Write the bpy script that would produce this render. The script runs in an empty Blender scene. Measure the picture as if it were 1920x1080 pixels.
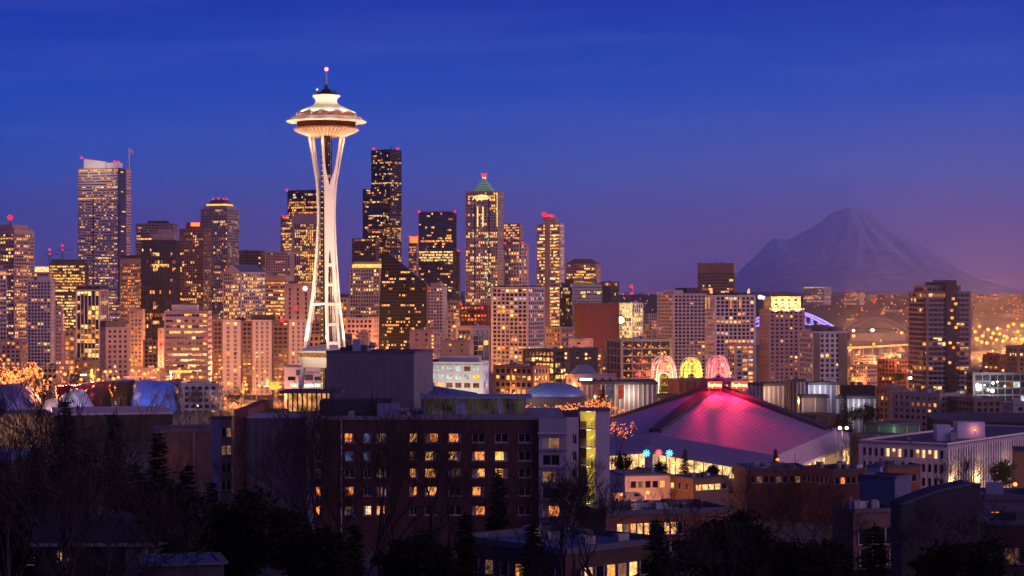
import bpy, bmesh, math, random
from mathutils import Vector, Matrix, noise
C = bpy.data.collections.new('place'); bpy.context.scene.collection.children.link(C)
SC = bpy.context.scene
R_ = math.radians
# ------------------------------------------------------------ camera
F = 3870.0; CXP = 960.0; HYP = 560.0; CZ = 63.0      # photo pixels: focal length, centre column, horizon row; eye height
cam = bpy.data.objects.new('camera', bpy.data.cameras.new('camera')); C.objects.link(cam)
cam.location = (0, 0, CZ); cam.rotation_euler = (R_(90), 0, 0)
cam.data.sensor_width = 36; cam.data.lens = 36 * F / 1920; cam.data.shift_y = 20 / 1920
cam.data.clip_start = 0.5; cam.data.clip_end = 260000
SC.camera = cam
# ------------------------------------------------------------ render look
SC.view_settings.view_transform = 'Standard'; SC.view_settings.look = 'None'
SC.view_settings.exposure = 0.0; SC.view_settings.gamma = 1.0
SC.render.engine = 'CYCLES'
SC.cycles.use_denoising = True
try: SC.cycles.denoiser = 'OPENIMAGEDENOISE'
except Exception: pass
SC.cycles.max_bounces = 5; SC.cycles.diffuse_bounces = 2; SC.cycles.glossy_bounces = 2
SC.cycles.transmission_bounces = 2; SC.cycles.volume_bounces = 3; SC.cycles.transparent_max_bounces = 8
SC.cycles.caustics_reflective = False; SC.cycles.caustics_refractive = False
SC.cycles.sample_clamp_indirect = 3.0; SC.cycles.sample_clamp_direct = 0.0
SC.cycles.use_light_tree = True
# ------------------------------------------------------------ dusk sky (world direction only)
W = bpy.data.worlds.new('World'); SC.world = W; W.use_nodes = True
nt = W.node_tree; N = nt.nodes; LK = nt.links; N.clear()
def wn(t, **k):
    n = N.new(t)
    for a, b in k.items(): setattr(n, a, b)
    return n
wo = wn('ShaderNodeOutputWorld'); bg = wn('ShaderNodeBackground'); tc = wn('ShaderNodeTexCoord'); sp = wn('ShaderNodeSeparateXYZ')
LK.new(tc.outputs['Generated'], sp.inputs[0]); LK.new(bg.outputs[0], wo.inputs[0])
def lin(c): return tuple(((x / 255 + .055) / 1.055) ** 2.4 if x > 10 else x / 255 / 12.92 for x in c) + (1,)
def ramp(stops, k=1.0):
    mr = wn('ShaderNodeMapRange'); mr.inputs[1].default_value = -0.02; mr.inputs[2].default_value = 0.5
    LK.new(sp.outputs[2], mr.inputs[0]); r = wn('ShaderNodeValToRGB'); LK.new(mr.outputs[0], r.inputs[0])
    e = r.color_ramp.elements
    for i, (z, c) in enumerate(stops):
        p = (z + .02) / .52
        q = e[i] if i < 2 else e.new(p)
        q.position = p; q.color = tuple(v * k for v in lin(c)[:3]) + (1,)
    return r
SKY_L = ramp([(-.02, (92, 66, 118)), (.0, (118, 80, 132)), (.03, (88, 86, 152)), (.06, (30, 82, 176)), (.10, (0, 62, 168)), (.145, (0, 38, 142)), (.5, (0, 14, 64))])
SKY_R = ramp([(-.02, (150, 78, 104)), (.0, (156, 86, 118)), (.03, (134, 100, 142)), (.06, (78, 96, 166)), (.10, (6, 70, 168)), (.145, (0, 40, 144)), (.5, (0, 16, 66))])
mx = wn('ShaderNodeMix', data_type='RGBA'); mr = wn('ShaderNodeMapRange')
mr.inputs[1].default_value = -.25; mr.inputs[2].default_value = .28
LK.new(sp.outputs[0], mr.inputs[0]); LK.new(mr.outputs[0], mx.inputs[0]); LK.new(SKY_L.outputs[0], mx.inputs[6]); LK.new(SKY_R.outputs[0], mx.inputs[7])
# thin streaked cirrus
cn = wn('ShaderNodeTexNoise'); cm = wn('ShaderNodeMapping'); cm.inputs['Scale'].default_value = (3.2, 3.2, 34); cm.inputs['Rotation'].default_value = (0, .10, 0)
cn.inputs['Detail'].default_value = 6; cn.inputs['Scale'].default_value = 1.6; cn.inputs['Roughness'].default_value = .55
LK.new(tc.outputs['Generated'], cm.inputs[0]); LK.new(cm.outputs[0], cn.inputs[0])
cr = wn('ShaderNodeMapRange'); cr.inputs[1].default_value = .48; cr.inputs[2].default_value = .8; cr.inputs[3].default_value = 0; cr.inputs[4].default_value = .16
LK.new(cn.outputs[0], cr.inputs[0])
mc = wn('ShaderNodeMix', data_type='RGBA'); mc.inputs[7].default_value = lin((112, 112, 178))
LK.new(cr.outputs[0], mc.inputs[0]); LK.new(mx.outputs[2], mc.inputs[6])
# the after-glow of the sunset, behind and to the right of the camera
dp = wn('ShaderNodeVectorMath', operation='DOT_PRODUCT'); dp.inputs[1].default_value = Vector((.55, -.83, .0)).normalized()
LK.new(tc.outputs['Generated'], dp.inputs[0])
gr = wn('ShaderNodeMapRange'); gr.inputs[1].default_value = .1; gr.inputs[2].default_value = 1.0; gr.inputs[3].default_value = 0; gr.inputs[4].default_value = 1
LK.new(dp.outputs['Value'], gr.inputs[0])
gm = wn('ShaderNodeMix', data_type='RGBA', blend_type='ADD'); gm.inputs[7].default_value = (.16, .08, .14, 1)
LK.new(gr.outputs[0], gm.inputs[0]); LK.new(mc.outputs[2], gm.inputs[6])
LK.new(gm.outputs[2], bg.inputs[0]); bg.inputs[1].default_value = 1.6
# faint last light of the set sun, spread very wide
sl = bpy.data.lights.new('sun', 'SUN'); sl.energy = 1.0; sl.color = (1, .60, .80); sl.angle = R_(40)
so = bpy.data.objects.new('sun', sl); C.objects.link(so)
so.rotation_euler = Vector((.92, -.34, .20)).to_track_quat('Z', 'Y').to_euler()

# ------------------------------------------------------------ helpers
def clampi(a, b, c): return max(b, min(c, a))
def interp(t, pts):
    if t <= pts[0][0]: return pts[0][1]
    for (a, x), (b, y) in zip(pts, pts[1:]):
        if t <= b: return x + (y - x) * (t - a) / (b - a)
    return pts[-1][1]
PR_A = [(0, 60), (60, 50), (150, 38), (250, 30), (340, 22), (450, 12), (600, 3), (750, 0), (1500, 0), (2300, 6), (3200, 12), (4200, -12), (5200, -38), (6900, -38), (7400, -20), (8600, 78), (9400, 84), (12000, 60), (20000, 30), (108000, 20)]
PR_B = [(0, 60), (60, 50), (150, 38), (250, 30), (340, 22), (450, 12), (600, 3), (750, 0), (1200, -3), (1700, -14), (2500, -31), (3400, -37), (6900, -38), (7400, -20), (8400, 60), (9400, 76), (12000, 60), (20000, 30), (108000, 20)]
def ground(x, y):
    y = max(y, .1); k = x / y
    t = clampi((k - .06) / .07, 0, 1)
    z = interp(y, PR_A) * (1 - t) + interp(y, PR_B) * t
    if y > 7400:
        z += (noise.noise(Vector((k * 22, y / 2600, 3))) * 16 + noise.noise(Vector((k * 90, y / 900, 7))) * 5) * min(1, (y - 7400) / 900)
        if y > 14000: z += max(0, noise.noise(Vector((k * 9, y / 15000, 1.3))) + .25) * 320 * min(1, (y - 14000) / 20000)
    return z
def wx(px, D): return (px - CXP) / F * D
def wz(py, D): return CZ - (py - HYP) / F * D
class MB:
    def __init__(s): s.v = []; s.f = []; s.m = []
    def poly(s, pts, m=0):
        n = len(s.v); s.v += [tuple(p) for p in pts]; s.f.append(tuple(range(n, n + len(pts)))); s.m.append(m)
    def prism(s, pts, z0, z1, m=0, mt=None, bottom=True):
        n = len(pts); b = len(s.v)
        z0s = z0 if isinstance(z0, (list, tuple)) else [z0] * n
        z1s = z1 if isinstance(z1, (list, tuple)) else [z1] * n
        s.v += [(p[0], p[1], z) for p, z in zip(pts, z0s)] + [(p[0], p[1], z) for p, z in zip(pts, z1s)]
        for i in range(n):
            j = (i + 1) % n; s.f.append((b + i, b + j, b + n + j, b + n + i)); s.m.append(m)
        s.f.append(tuple(range(b + n, b + 2 * n))); s.m.append(m if mt is None else mt)
        if bottom: s.f.append(tuple(range(b + n - 1, b - 1, -1))); s.m.append(m)
    def box(s, x0, x1, y0, y1, z0, z1, m=0, mt=None): s.prism([(x0, y0), (x1, y0), (x1, y1), (x0, y1)], z0, z1, m, mt)
    def obox(s, o, u, lu, n, ln, z0, z1, m=0, mt=None):
        a = Vector(o[:2]); u = Vector(u[:2]); n = Vector(n[:2])
        s.prism([a, a + u * lu, a + u * lu + n * ln, a + n * ln], z0, z1, m, mt)
    def tube(s, pts, r, n=6, m=0, cap=True):
        pts = [Vector(p) for p in pts]; k = len(pts); rs = r if isinstance(r, (list, tuple)) else [r] * k
        b = len(s.v)
        for i, p in enumerate(pts):
            d = (pts[min(i + 1, k - 1)] - pts[max(i - 1, 0)])
            d = d.normalized() if d.length > 1e-9 else Vector((0, 0, 1))
            a = d.cross(Vector((0, 0, 1)) if abs(d.z) < .9 else Vector((1, 0, 0))).normalized(); c = d.cross(a)
            for j in range(n):
                t = 2 * math.pi * j / n; q = p + (a * math.cos(t) + c * math.sin(t)) * rs[i]; s.v.append(tuple(q))
        for i in range(k - 1):
            for j in range(n):
                j2 = (j + 1) % n; s.f.append((b + i * n + j, b + i * n + j2, b + (i + 1) * n + j2, b + (i + 1) * n + j)); s.m.append(m)
        if cap:
            s.f.append(tuple(range(b, b + n))); s.m.append(m); s.f.append(tuple(range(b + (k - 1) * n, b + k * n))); s.m.append(m)
    def lathe(s, prof, c, n=32, m=0, a0=0):
        b = len(s.v); k = len(prof)
        for (r, z) in prof:
            for j in range(n):
                t = a0 + 2 * math.pi * j / n; s.v.append((c[0] + r * math.cos(t), c[1] + r * math.sin(t), c[2] + z))
        for i in range(k - 1):
            mi = m[i] if isinstance(m, list) else m
            for j in range(n):
                j2 = (j + 1) % n; s.f.append((b + i * n + j, b + i * n + j2, b + (i + 1) * n + j2, b + (i + 1) * n + j)); s.m.append(mi)
    def ball(s, c, r, m=0, n=8, sz=1.0):
        s.lathe([(r * math.sin(math.pi * i / (n // 2 + 1)), -r * sz * math.cos(math.pi * i / (n // 2 + 1))) for i in range(n // 2 + 2)], c, n, m)
    def octa(s, c, r, m=0):
        b = len(s.v); x, y, z = c
        s.v += [(x + r, y, z), (x, y + r, z), (x - r, y, z), (x, y - r, z), (x, y, z + r), (x, y, z - r)]
        for i in range(4):
            j = (i + 1) % 4; s.f += [(b + i, b + j, b + 4), (b + j, b + i, b + 5)]; s.m += [m, m]
    def build(s, name, mats, parent=None, smooth=False, loc=None):
        if not isinstance(mats, (list, tuple)): mats = [mats]
        o0 = Vector(loc) if loc is not None else (Vector(parent['o']) if parent is not None and 'o' in parent else Vector((0, 0, 0)))
        me = bpy.data.meshes.new(name)
        me.from_pydata([(a - o0.x, b - o0.y, c - o0.z) for a, b, c in s.v], [], s.f)
        for mm in mats: me.materials.append(mm)
        if len(mats) > 1: me.polygons.foreach_set('material_index', s.m)
        if smooth:
            bm = bmesh.new(); bm.from_mesh(me); bmesh.ops.remove_doubles(bm, verts=bm.verts, dist=1e-4); bmesh.ops.recalc_face_normals(bm, faces=bm.faces); bm.to_mesh(me); bm.free()
            me.polygons.foreach_set('use_smooth', [True] * len(me.polygons))
        me.update()
        o = bpy.data.objects.new(name, me); C.objects.link(o)
        if parent is not None: o.parent = parent
        elif loc is not None: o.location = loc
        if parent is not None and parent.type == 'MESH': pass
        if parent is not None and 'o' in parent: o['o'] = list(parent['o'])
        return o
def empty(name, loc, label, cat, group=None, kind=None):
    o = bpy.data.objects.new(name, None); C.objects.link(o); o.location = loc; o.empty_display_size = 1
    o['o'] = list(loc)                       # world origin, used while building
    return tag(o, label, cat, group, kind)
def tag(o, label=None, cat=None, group=None, kind=None):
    if label: o['label'] = label
    if cat: o['category'] = cat
    if group: o['group'] = group
    if kind: o['kind'] = kind
    return o
def copy_tree(o, parent=None):
    c = o.copy(); C.objects.link(c); c.parent = parent
    for ch in list(o.children): copy_tree(ch, c)
    return c
# ------------------------------------------------------------ materials
MATS = {}
def mat(name, col, rough=.8, metal=0., var=0., scale=.3, spec=.3, bump=0., bscale=2.0, stretch=(1, 1, 1)):
    if name in MATS: return MATS[name]
    m = bpy.data.materials.new(name); m.use_nodes = True; t = m.node_tree; b = t.nodes['Principled BSDF']
    b.inputs['Base Color'].default_value = (*col, 1); b.inputs['Roughness'].default_value = rough; b.inputs['Metallic'].default_value = metal
    b.inputs['Specular IOR Level'].default_value = spec
    if var or bump:
        tc = t.nodes.new('ShaderNodeTexCoord'); mp = t.nodes.new('ShaderNodeMapping'); mp.inputs['Scale'].default_value = stretch
        t.links.new(tc.outputs['Object'], mp.inputs[0])
    if var:
        n = t.nodes.new('ShaderNodeTexNoise'); n.inputs['Scale'].default_value = scale; n.inputs['Detail'].default_value = 6; n.inputs['Roughness'].default_value = .65
        t.links.new(mp.outputs[0], n.inputs[0]); x = t.nodes.new('ShaderNodeMix'); x.data_type = 'RGBA'
        x.inputs[6].default_value = tuple(max(0, c * (1 - var)) for c in col) + (1,); x.inputs[7].default_value = tuple(min(1, c * (1 + var)) for c in col) + (1,)
        mr = t.nodes.new('ShaderNodeMapRange'); mr.inputs[1].default_value = .3; mr.inputs[2].default_value = .7
        t.links.new(n.outputs[0], mr.inputs[0]); t.links.new(mr.outputs[0], x.inputs[0]); t.links.new(x.outputs[2], b.inputs['Base Color'])
    if bump:
        n2 = t.nodes.new('ShaderNodeTexNoise'); n2.inputs['Scale'].default_value = bscale; n2.inputs['Detail'].default_value = 4
        t.links.new(mp.outputs[0], n2.inputs[0]); bp = t.nodes.new('ShaderNodeBump'); bp.inputs['Strength'].default_value = bump; bp.inputs['Distance'].default_value = .3
        t.links.new(n2.outputs[0], bp.inputs['Height']); t.links.new(bp.outputs[0], b.inputs['Normal'])
    MATS[name] = m; return m
def emit(name, col, st, var=0., scale=.6, stretch=(1, 1, 1)):
    if name in MATS: return MATS[name]
    m = bpy.data.materials.new(name); m.use_nodes = True; t = m.node_tree; t.nodes.remove(t.nodes['Principled BSDF'])
    e = t.nodes.new('ShaderNodeEmission'); e.inputs[0].default_value = (*col, 1); e.inputs[1].default_value = st
    t.links.new(e.outputs[0], t.nodes['Material Output'].inputs[0])
    if var:
        tc = t.nodes.new('ShaderNodeTexCoord'); mp = t.nodes.new('ShaderNodeMapping'); mp.inputs['Scale'].default_value = stretch
        n = t.nodes.new('ShaderNodeTexNoise'); n.inputs['Scale'].default_value = scale; n.inputs['Detail'].default_value = 3
        mr = t.nodes.new('ShaderNodeMapRange'); mr.inputs[1].default_value = .32; mr.inputs[2].default_value = .68; mr.inputs[3].default_value = st * (1 - var); mr.inputs[4].default_value = st * (1 + var)
        t.links.new(tc.outputs['Object'], mp.inputs[0]); t.links.new(mp.outputs[0], n.inputs[0]); t.links.new(n.outputs[0], mr.inputs[0]); t.links.new(mr.outputs[0], e.inputs[1])
    m.cycles.emission_sampling = 'NONE'
    MATS[name] = m; return m
concrete = mat('concrete', (.30, .27, .28), var=.25, scale=.08)
pinkstone = mat('pink_stone', (.34, .255, .26), var=.2, scale=.05)
beige = mat('beige_stone', (.42, .36, .29), var=.2, scale=.05)
tan = mat('tan_panel', (.36, .28, .22), var=.2, scale=.05)
whitec = mat('white_concrete', (.42, .39, .41), var=.15, scale=.06)
brown = mat('brown_stone', (.16, .11, .10), var=.25, scale=.05)
blackp = mat('black_panel', (.022, .020, .026), rough=.35, var=.3, scale=.05)
dgrey = mat('dark_grey_panel', (.075, .07, .08), var=.3, scale=.05)
greyp = mat('grey_panel', (.22, .21, .23), var=.2, scale=.05)
brick = mat('red_brick', (.20, .075, .055), var=.3, scale=.1)
maroon = mat('maroon_render', (.12, .04, .04), var=.2, scale=.05)
roofm = mat('roof_felt', (.045, .045, .055), rough=.9, var=.35, scale=.12)
roofl = mat('pale_roof', (.22, .22, .25), rough=.9, var=.3, scale=.1)
metalg = mat('grey_metal', (.3, .3, .32), rough=.45, metal=.6)
glassd = mat('dark_glass', (.012, .014, .022), rough=.12, spec=.6, var=.5, scale=.06)
glassb = mat('blue_glass', (.03, .035, .06), rough=.10, spec=.8, var=.4, scale=.08)
glassp = mat('curtained_glass', (.10, .085, .10), rough=.4, spec=.5, var=.6, scale=.2)
LW = [emit('lit_amber', (1, .38, .08), 1.4, .6, .5), emit('lit_gold', (1, .48, .09), 1.55, .55, .55), emit('lit_pale', (1, .60, .22), 1.4, .5, .5), emit('lit_dim', (1, .32, .09), .38, .6, .5), emit('lit_orange', (1, .26, .05), 1.25, .6, .5), emit('lit_faint', (1, .36, .12), .15, .7, .5), emit('lit_bright', (1, .55, .16), 2.1, .5, .4), emit('lit_cool', (.75, .85, .8), .75, .6, .5)]
PAL = {'warm': [0, 0, 1, 2, 2, 3, 3, 4, 5, 6], 'gold': [1, 1, 1, 0, 2, 3, 5, 6], 'orange': [4, 4, 0, 0, 3, 5], 'pale': [2, 2, 1, 3, 7, 5], 'home': [0, 1, 4, 2, 0, 3, 5, 6, 7]}
redb = emit('red_beacon', (1, .012, .02), 3); redpt = emit('red_point', (1, .02, .03), 3.0)
lampm = emit('sodium_lamp', (1, .235, .04), 3.6); lampw = emit('white_lamp', (1, .86, .66), 6)
floodm = emit('flood_lamp', (1, .8, .5), 6)
def light(parent, kind, loc, power, col, size=1.0, name='lamp_light', aim=None, spot=60, blend=.6):
    l = bpy.data.lights.new(name, kind); l.energy = power; l.color = col
    if kind in ('POINT', 'SPOT'): l.shadow_soft_size = size
    if kind == 'SPOT': l.spot_size = R_(spot); l.spot_blend = blend
    o = bpy.data.objects.new(name, l); C.objects.link(o)
    og = Vector(parent['o']) if parent is not None and 'o' in parent else Vector((0, 0, 0))
    o.parent = parent; o.location = Vector(loc) - og
    if aim is not None: o.rotation_euler = (Vector(loc) - Vector(aim)).to_track_quat('Z', 'Y').to_euler()
    return o
# ============================================================ TERRAIN
def terrain():
    ks = [i / 60 for i in range(-48, 49)]
    ys = [-60, 0, 20, 60, 100, 150, 200, 250, 300, 340, 400, 450, 520, 600, 680, 750, 850, 1000, 1200, 1500, 1700, 2000, 2300, 2700, 3200, 3400, 3800, 4200, 4700, 5200, 6000, 6900, 7400] + list(range(7600, 14000, 200)) + [15000, 17000, 20000, 24000, 28000, 33000, 40000, 50000, 60000, 75000, 90000, 108000]
    m = MB()
    for y in ys:
        w = max(y, 350)
        for k in ks:
            x = k * w; m.v.append((x, y, ground(x, max(y, 1)) if y > 0 else 60.5))
    nk = len(ks)
    for i in range(len(ys) - 1):
        for j in range(nk - 1): m.f.append((i * nk + j, i * nk + j + 1, (i + 1) * nk + j + 1, (i + 1) * nk + j)); m.m.append(0)
    g = mat('city_ground', (.055, .05, .048), rough=.95, var=.6, scale=.012)
    o = m.build('ground', g); o['kind'] = 'structure'
terrain()
# the snow-covered volcano on the horizon, 95 km off
def mountain():
    sil = [(1150, 5), (1230, 10), (1300, 6), (1360, 26), (1400, 66), (1436, 104), (1455, 116), (1472, 110), (1500, 122), (1540, 148), (1560, 162), (1572, 165), (1584, 171), (1594, 173), (1603, 169), (1612, 171), (1626, 167), (1650, 158), (1680, 139), (1720, 104), (1760, 80), (1800, 56), (1860, 28), (1920, 12), (2000, 5), (2120, 2)]
    D = 95000; s = D / F; nx, ny = 260, 90; m = MB()
    for j in range(ny + 1):
        t = j / ny; yy = D - 15000 + 30000 * t
        for i in range(nx + 1):
            px = 1150 + 970 * i / nx; x = wx(px, D)
            h = interp(px, sil) * s
            d = abs(yy - D) / 15000
            cx = (px - 1605) / 300
            ang = math.atan2((yy - D) / 8000, cx * 1.0 + 1e-6); rr = math.hypot((yy - D) / 9000, cx)
            rid = abs(noise.noise(Vector((ang * 3.4, rr * 1.2, 2)))) + .5 * abs(noise.noise(Vector((ang * 8, rr * 3, 5)))) + .28 * noise.noise(Vector((x / 900, yy / 900, 1)))
            z = 60 + h * max(0, 1 - d * 1.05) ** 1.15 - rid * 620 * min(1, d * 5) * max(0, 1 - d) * min(1, h / 1500) - noise.noise(Vector((x / 500, yy / 700, 9))) * 70 - abs(noise.noise(Vector((x / 1500, yy / 2500, 4)))) * 160 * min(1, h / 1500)
            m.v.append((x, yy, z - (300 if d > .97 else 0)))
    for j in range(ny):
        for i in range(nx):
            a = j * (nx + 1) + i; m.f.append((a, a + 1, a + nx + 2, a + nx + 1)); m.m.append(0)
    mt = mat('snow_and_rock', (.6, .6, .66), rough=.9)
    t = mt.node_tree; b = t.nodes['Principled BSDF']; tc = t.nodes.new('ShaderNodeTexCoord'); mp = t.nodes.new('ShaderNodeMapping'); mp.inputs['Scale'].default_value = (.0011, .0011, .0004); mp.inputs['Rotation'].default_value = (0, .5, 0)
    n = t.nodes.new('ShaderNodeTexNoise'); n.inputs['Detail'].default_value = 8; n.inputs['Roughness'].default_value = .7; n.inputs['Scale'].default_value = 1.3
    r = t.nodes.new('ShaderNodeValToRGB'); r.color_ramp.elements[0].position = .36; r.color_ramp.elements[0].color = (.40, .39, .46, 1); r.color_ramp.elements[1].position = .52; r.color_ramp.elements[1].color = (.95, .93, .95, 1)
    sx = t.nodes.new('ShaderNodeSeparateXYZ'); ad = t.nodes.new('ShaderNodeMath'); ad.operation = 'MULTIPLY_ADD'; ad.inputs[1].default_value = 1 / 14000; 
    t.links.new(tc.outputs['Object'], mp.inputs[0]); t.links.new(mp.outputs[0], n.inputs[0]); t.links.new(tc.outputs['Object'], sx.inputs[0])
    sb = t.nodes.new('ShaderNodeMath'); sb.operation = 'SUBTRACT'; sb.inputs[1].default_value = .16
    t.links.new(sx.outputs[2], ad.inputs[0]); t.links.new(n.outputs[0], ad.inputs[2]); t.links.new(ad.outputs[0], sb.inputs[0]); t.links.new(sb.outputs[0], r.inputs[0]); t.links.new(r.outputs[0], b.inputs['Base Color'])
    o = m.build('mountain', mt, smooth=True); o['kind'] = 'structure'
mountain()
# haze: one even box of air round everything
def haze():
    m = MB(); m.box(-70000, 70000, -3000, 110000, -45, 4500)
    h = bpy.data.materials.new('haze_air'); h.use_nodes = True; t = h.node_tree; t.nodes.remove(t.nodes['Principled BSDF'])
    v = t.nodes.new('ShaderNodeVolumePrincipled'); v.inputs['Density'].default_value = 1.9e-5; v.inputs['Color'].default_value = (.90, .95, 1, 1); v.inputs['Anisotropy'].default_value = .9
    t.links.new(v.outputs[0], t.nodes['Material Output'].inputs['Volume'])
    h.cycles.homogeneous_volume = True if hasattr(h.cycles, 'homogeneous_volume') else True
    o = m.build('haze', h); o['kind'] = 'stuff'; o['category'] = 'haze'; o['label'] = 'thin dusk haze between the city and the mountain'
haze()
# ============================================================ GENERIC BUILDINGS
def footprint(x0, xc, x1, D, aspect=1.0, depth=None):
    """near corner seen at photo column xc, the two faces reaching columns x0 and x1"""
    P = Vector((wx(xc, D), D)); e_d = P.normalized(); e_r = Vector((e_d.y, -e_d.x))
    wl = max((xc - x0), .01); wr = max((x1 - xc), .0)
    if wr < 1:
        uL = -e_r; uR = e_d; L = wl / F * D / max(.2, 1); Rn = depth or L * aspect
    elif wl < 1:
        uL = e_d; uR = e_r; Rn = wr / F * D; L = depth or Rn * aspect
    else:
        th = math.atan(wr / (wl * aspect)); uL = -e_r * math.cos(th) + e_d * math.sin(th); uR = e_r * math.sin(th) + e_d * math.cos(th)
        def hit(u, px):
            k = (px - CXP) / F      # (P.x+s u.x) = k (P.y + s u.y)
            return (k * P.y - P.x) / (u.x - k * u.y)
        L = hit(uL, x0); Rn = hit(uR, x1)
    return P, uL, uR, L, Rn
def sides(P, uL, uR, L, Rn):
    A = P; B = P + uR * Rn; Cc = P + uR * Rn + uL * L; Dd = P + uL * L
    ctr = (A + Cc) / 2; out = []
    for a, b in ((Dd, A), (A, B), (B, Cc), (Cc, Dd)):
        u = (b - a); ln = u.length; u = u / ln; n = Vector((u.y, -u.x))
        if n.dot(a - ctr) < 0: n = -n
        out.append((a, u, ln, n))
    return out
def q_face(m, a, u, n, s0, s1, z0, z1, off, mi):
    p = a + u * s0 + n * off; q = a + u * s1 + n * off
    m.poly([(p.x, p.y, z0), (q.x, q.y, z0), (q.x, q.y, z1), (p.x, p.y, z1)], mi)
def facade(root, rg, P, uL, uR, L, Rn, z0, z1, wall, glass, fh=3.9, bay=3.3, pf=.25, sf=.35, lit=.3, rows=.15, pal='warm', ins=.45, pier_out=0., span_mat=None, each=False, blank_top=0, blank_base=0, litfn=None, wallname='wall', winname='window_band', low=0.25, roof=None, parapet=.9, blank_sides=(), corner=None):
    S = sides(P, uL, uR, L, Rn); H = z1 - z0
    nf = max(1, int(round((H - blank_top - blank_base) / fh))); fhh = (H - blank_top - blank_base) / nf
    w = MB(); mats = [wall, span_mat or wall, roof or roofm]
    cw = corner if corner is not None else min(1.2, bay * .35)
    zb = z0 + blank_base; zt = z1 - blank_top
    lits = PAL[pal]; gm = [glass] + LW
    each_n = 0; stuffm = MB()
    floors = []
    for f in range(nf):
        pr = lit * rg.uniform(.5, 1.5) + low * lit * 2 * (1 - f / nf)
        full = rg.random() < rows + .04
        floors.append((.78 if full else min(.9, pr), rg.choice(lits)))
    for si, (a, u, ln, n) in enumerate(S):
        nb = max(1, int(round((ln - 2 * cw) / bay))); bw = (ln - 2 * cw) / nb
        blank = si in blank_sides
        # plinth, head and corners
        if blank:
            q_face(w, a, u, n, 0, ln, z0, z1, 0, 0); continue
        if blank_base: q_face(w, a, u, n, 0, ln, z0, zb, 0, 0)
        if blank_top: q_face(w, a, u, n, 0, ln, zt, z1, 0, 0)
        for k in range(nf + 1):
            c0 = zb + k * fhh - (sf * fhh / 2); c1 = c0 + sf * fhh
            c0 = max(c0, z0); c1 = min(c1, z1)
            if c1 - c0 < .05: continue
            q_face(w, a, u, n, 0, ln, c0, c1, 0, 1)
            for zz in (c0, c1):
                p = a; q = a + u * ln; w.poly([(p.x, p.y, zz), (q.x, q.y, zz), ((q - n * ins).x, (q - n * ins).y, zz), ((p - n * ins).x, (p - n * ins).y, zz)], 1)
        pw = pf * bw; po = .06 + pier_out
        for k in range(nb + 1):
            s = cw + k * bw; s0 = s - pw / 2; s1 = s + pw / 2
            if k == 0: s0 = 0
            if k == nb: s1 = ln
            q_face(w, a, u, n, s0, s1, zb - .1, zt + .1, po, 0)
            for ss in (s0, s1):
                p = a + u * ss + n * po; q = a + u * ss - n * ins
                w.poly([(p.x, p.y, zb), (q.x, q.y, zb), (q.x, q.y, zt), (p.x, p.y, zt)], 0)
    for f in range(nf):
        c0 = zb + f * fhh + sf * fhh / 2 - .02; c1 = c0 + fhh * (1 - sf) + .04; b = MB()
        for si, (a, u, ln, n) in enumerate(S):
            if si in blank_sides: continue
            nb = max(1, int(round((ln - 2 * cw) / bay))); bw = (ln - 2 * cw) / nb
            pr, hue = floors[f]; st = False
            for k in range(nb):
                if litfn is not None:
                    mi = litfn(si, f, k, nb, nf)
                    if mi is None: mi = -1
                else: mi = -1
                if mi < 0:
                    if rg.random() < .55: st = rg.random() < pr
                    mi = 0
                    if st: mi = 1 + (hue if rg.random() < .6 else rg.choice(lits))
                s0 = cw + k * bw; s1 = s0 + bw
                if mi > 0 and not each and rg.random() < .42:
                    cm = c0 + (c1 - c0) * rg.uniform(.3, .75); q_face(b, a, u, n, s0, s1, c0, cm, -ins, 4 if rg.random() < .5 else 6); q_face(b, a, u, n, s0, s1, cm, c1, -ins, mi); continue
                tgt = b
                if each and si < 2:
                    if each_n < 100 and (ln * 8 > (L + Rn) * .5):
                        e = MB(); q_face(e, a, u, n, s0 + pw * 0, s1, c0, c1, -ins + .06, 0)
                        q_face(e, a, u, n, (s0 + s1) / 2 - .06, (s0 + s1) / 2 + .06, c0, c1, -ins + .10, 1)
                        e.build('window', [gm[mi], MATS['grey_metal']], root); each_n += 1; tgt = None
                    else: tgt = stuffm
                elif each: tgt = stuffm
                if tgt is not None: q_face(tgt, a, u, n, s0, s1, c0, c1, -ins, mi)
        if b.f: b.build(winname, gm, root)
    if stuffm.f: tag(stuffm.build('window', gm, root), kind='stuff')
    A = [s[0] for s in S]
    poly = [S[0][0], S[1][0], S[2][0], S[3][0]]
    wall_o = w.build(wallname, mats[:2], root)
    r = MB(); r.prism([(p.x, p.y) for p in poly], z1 - .02, z1 + .25, 0)
    if parapet:
        for (a, u, ln, n) in S: r.obox(a + n * .08, u, ln, -n, .4, z1 + .25, z1 + .25 + parapet, 1)
    r.build('roof', [mats[2], wall], root)
    return S
def penthouse(root, geo, z, fx0, fx1, fy0, fy1, h, m, name='penthouse'):
    P, uL, uR, L, Rn = geo; o = P + uL * (L * fx0) + uR * (Rn * fy0)
    b = MB(); b.obox(o, uL, L * (fx1 - fx0), uR, Rn * (fy1 - fy0), z, z + h, 0, 1); return b.build(name, [m, roofm], root)
def clutter(root, geo, z, rg, n=5, hmax=3.0):
    P, uL, uR, L, Rn = geo
    for i in range(n):
        fx, fy = rg.uniform(.1, .8), rg.uniform(.1, .8); w = rg.uniform(1.5, 4.5); d = rg.uniform(1.5, 4); h = rg.uniform(1, hmax)
        o = P + uL * (L * fx) + uR * (Rn * fy); b = MB(); b.obox(o, uL, min(w, L * .3), uR, min(d, Rn * .3), z + .2, z + h, 0)
        b.build('roof_unit', [rg.choice([metalg, greyp, dgrey])], root)
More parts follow.
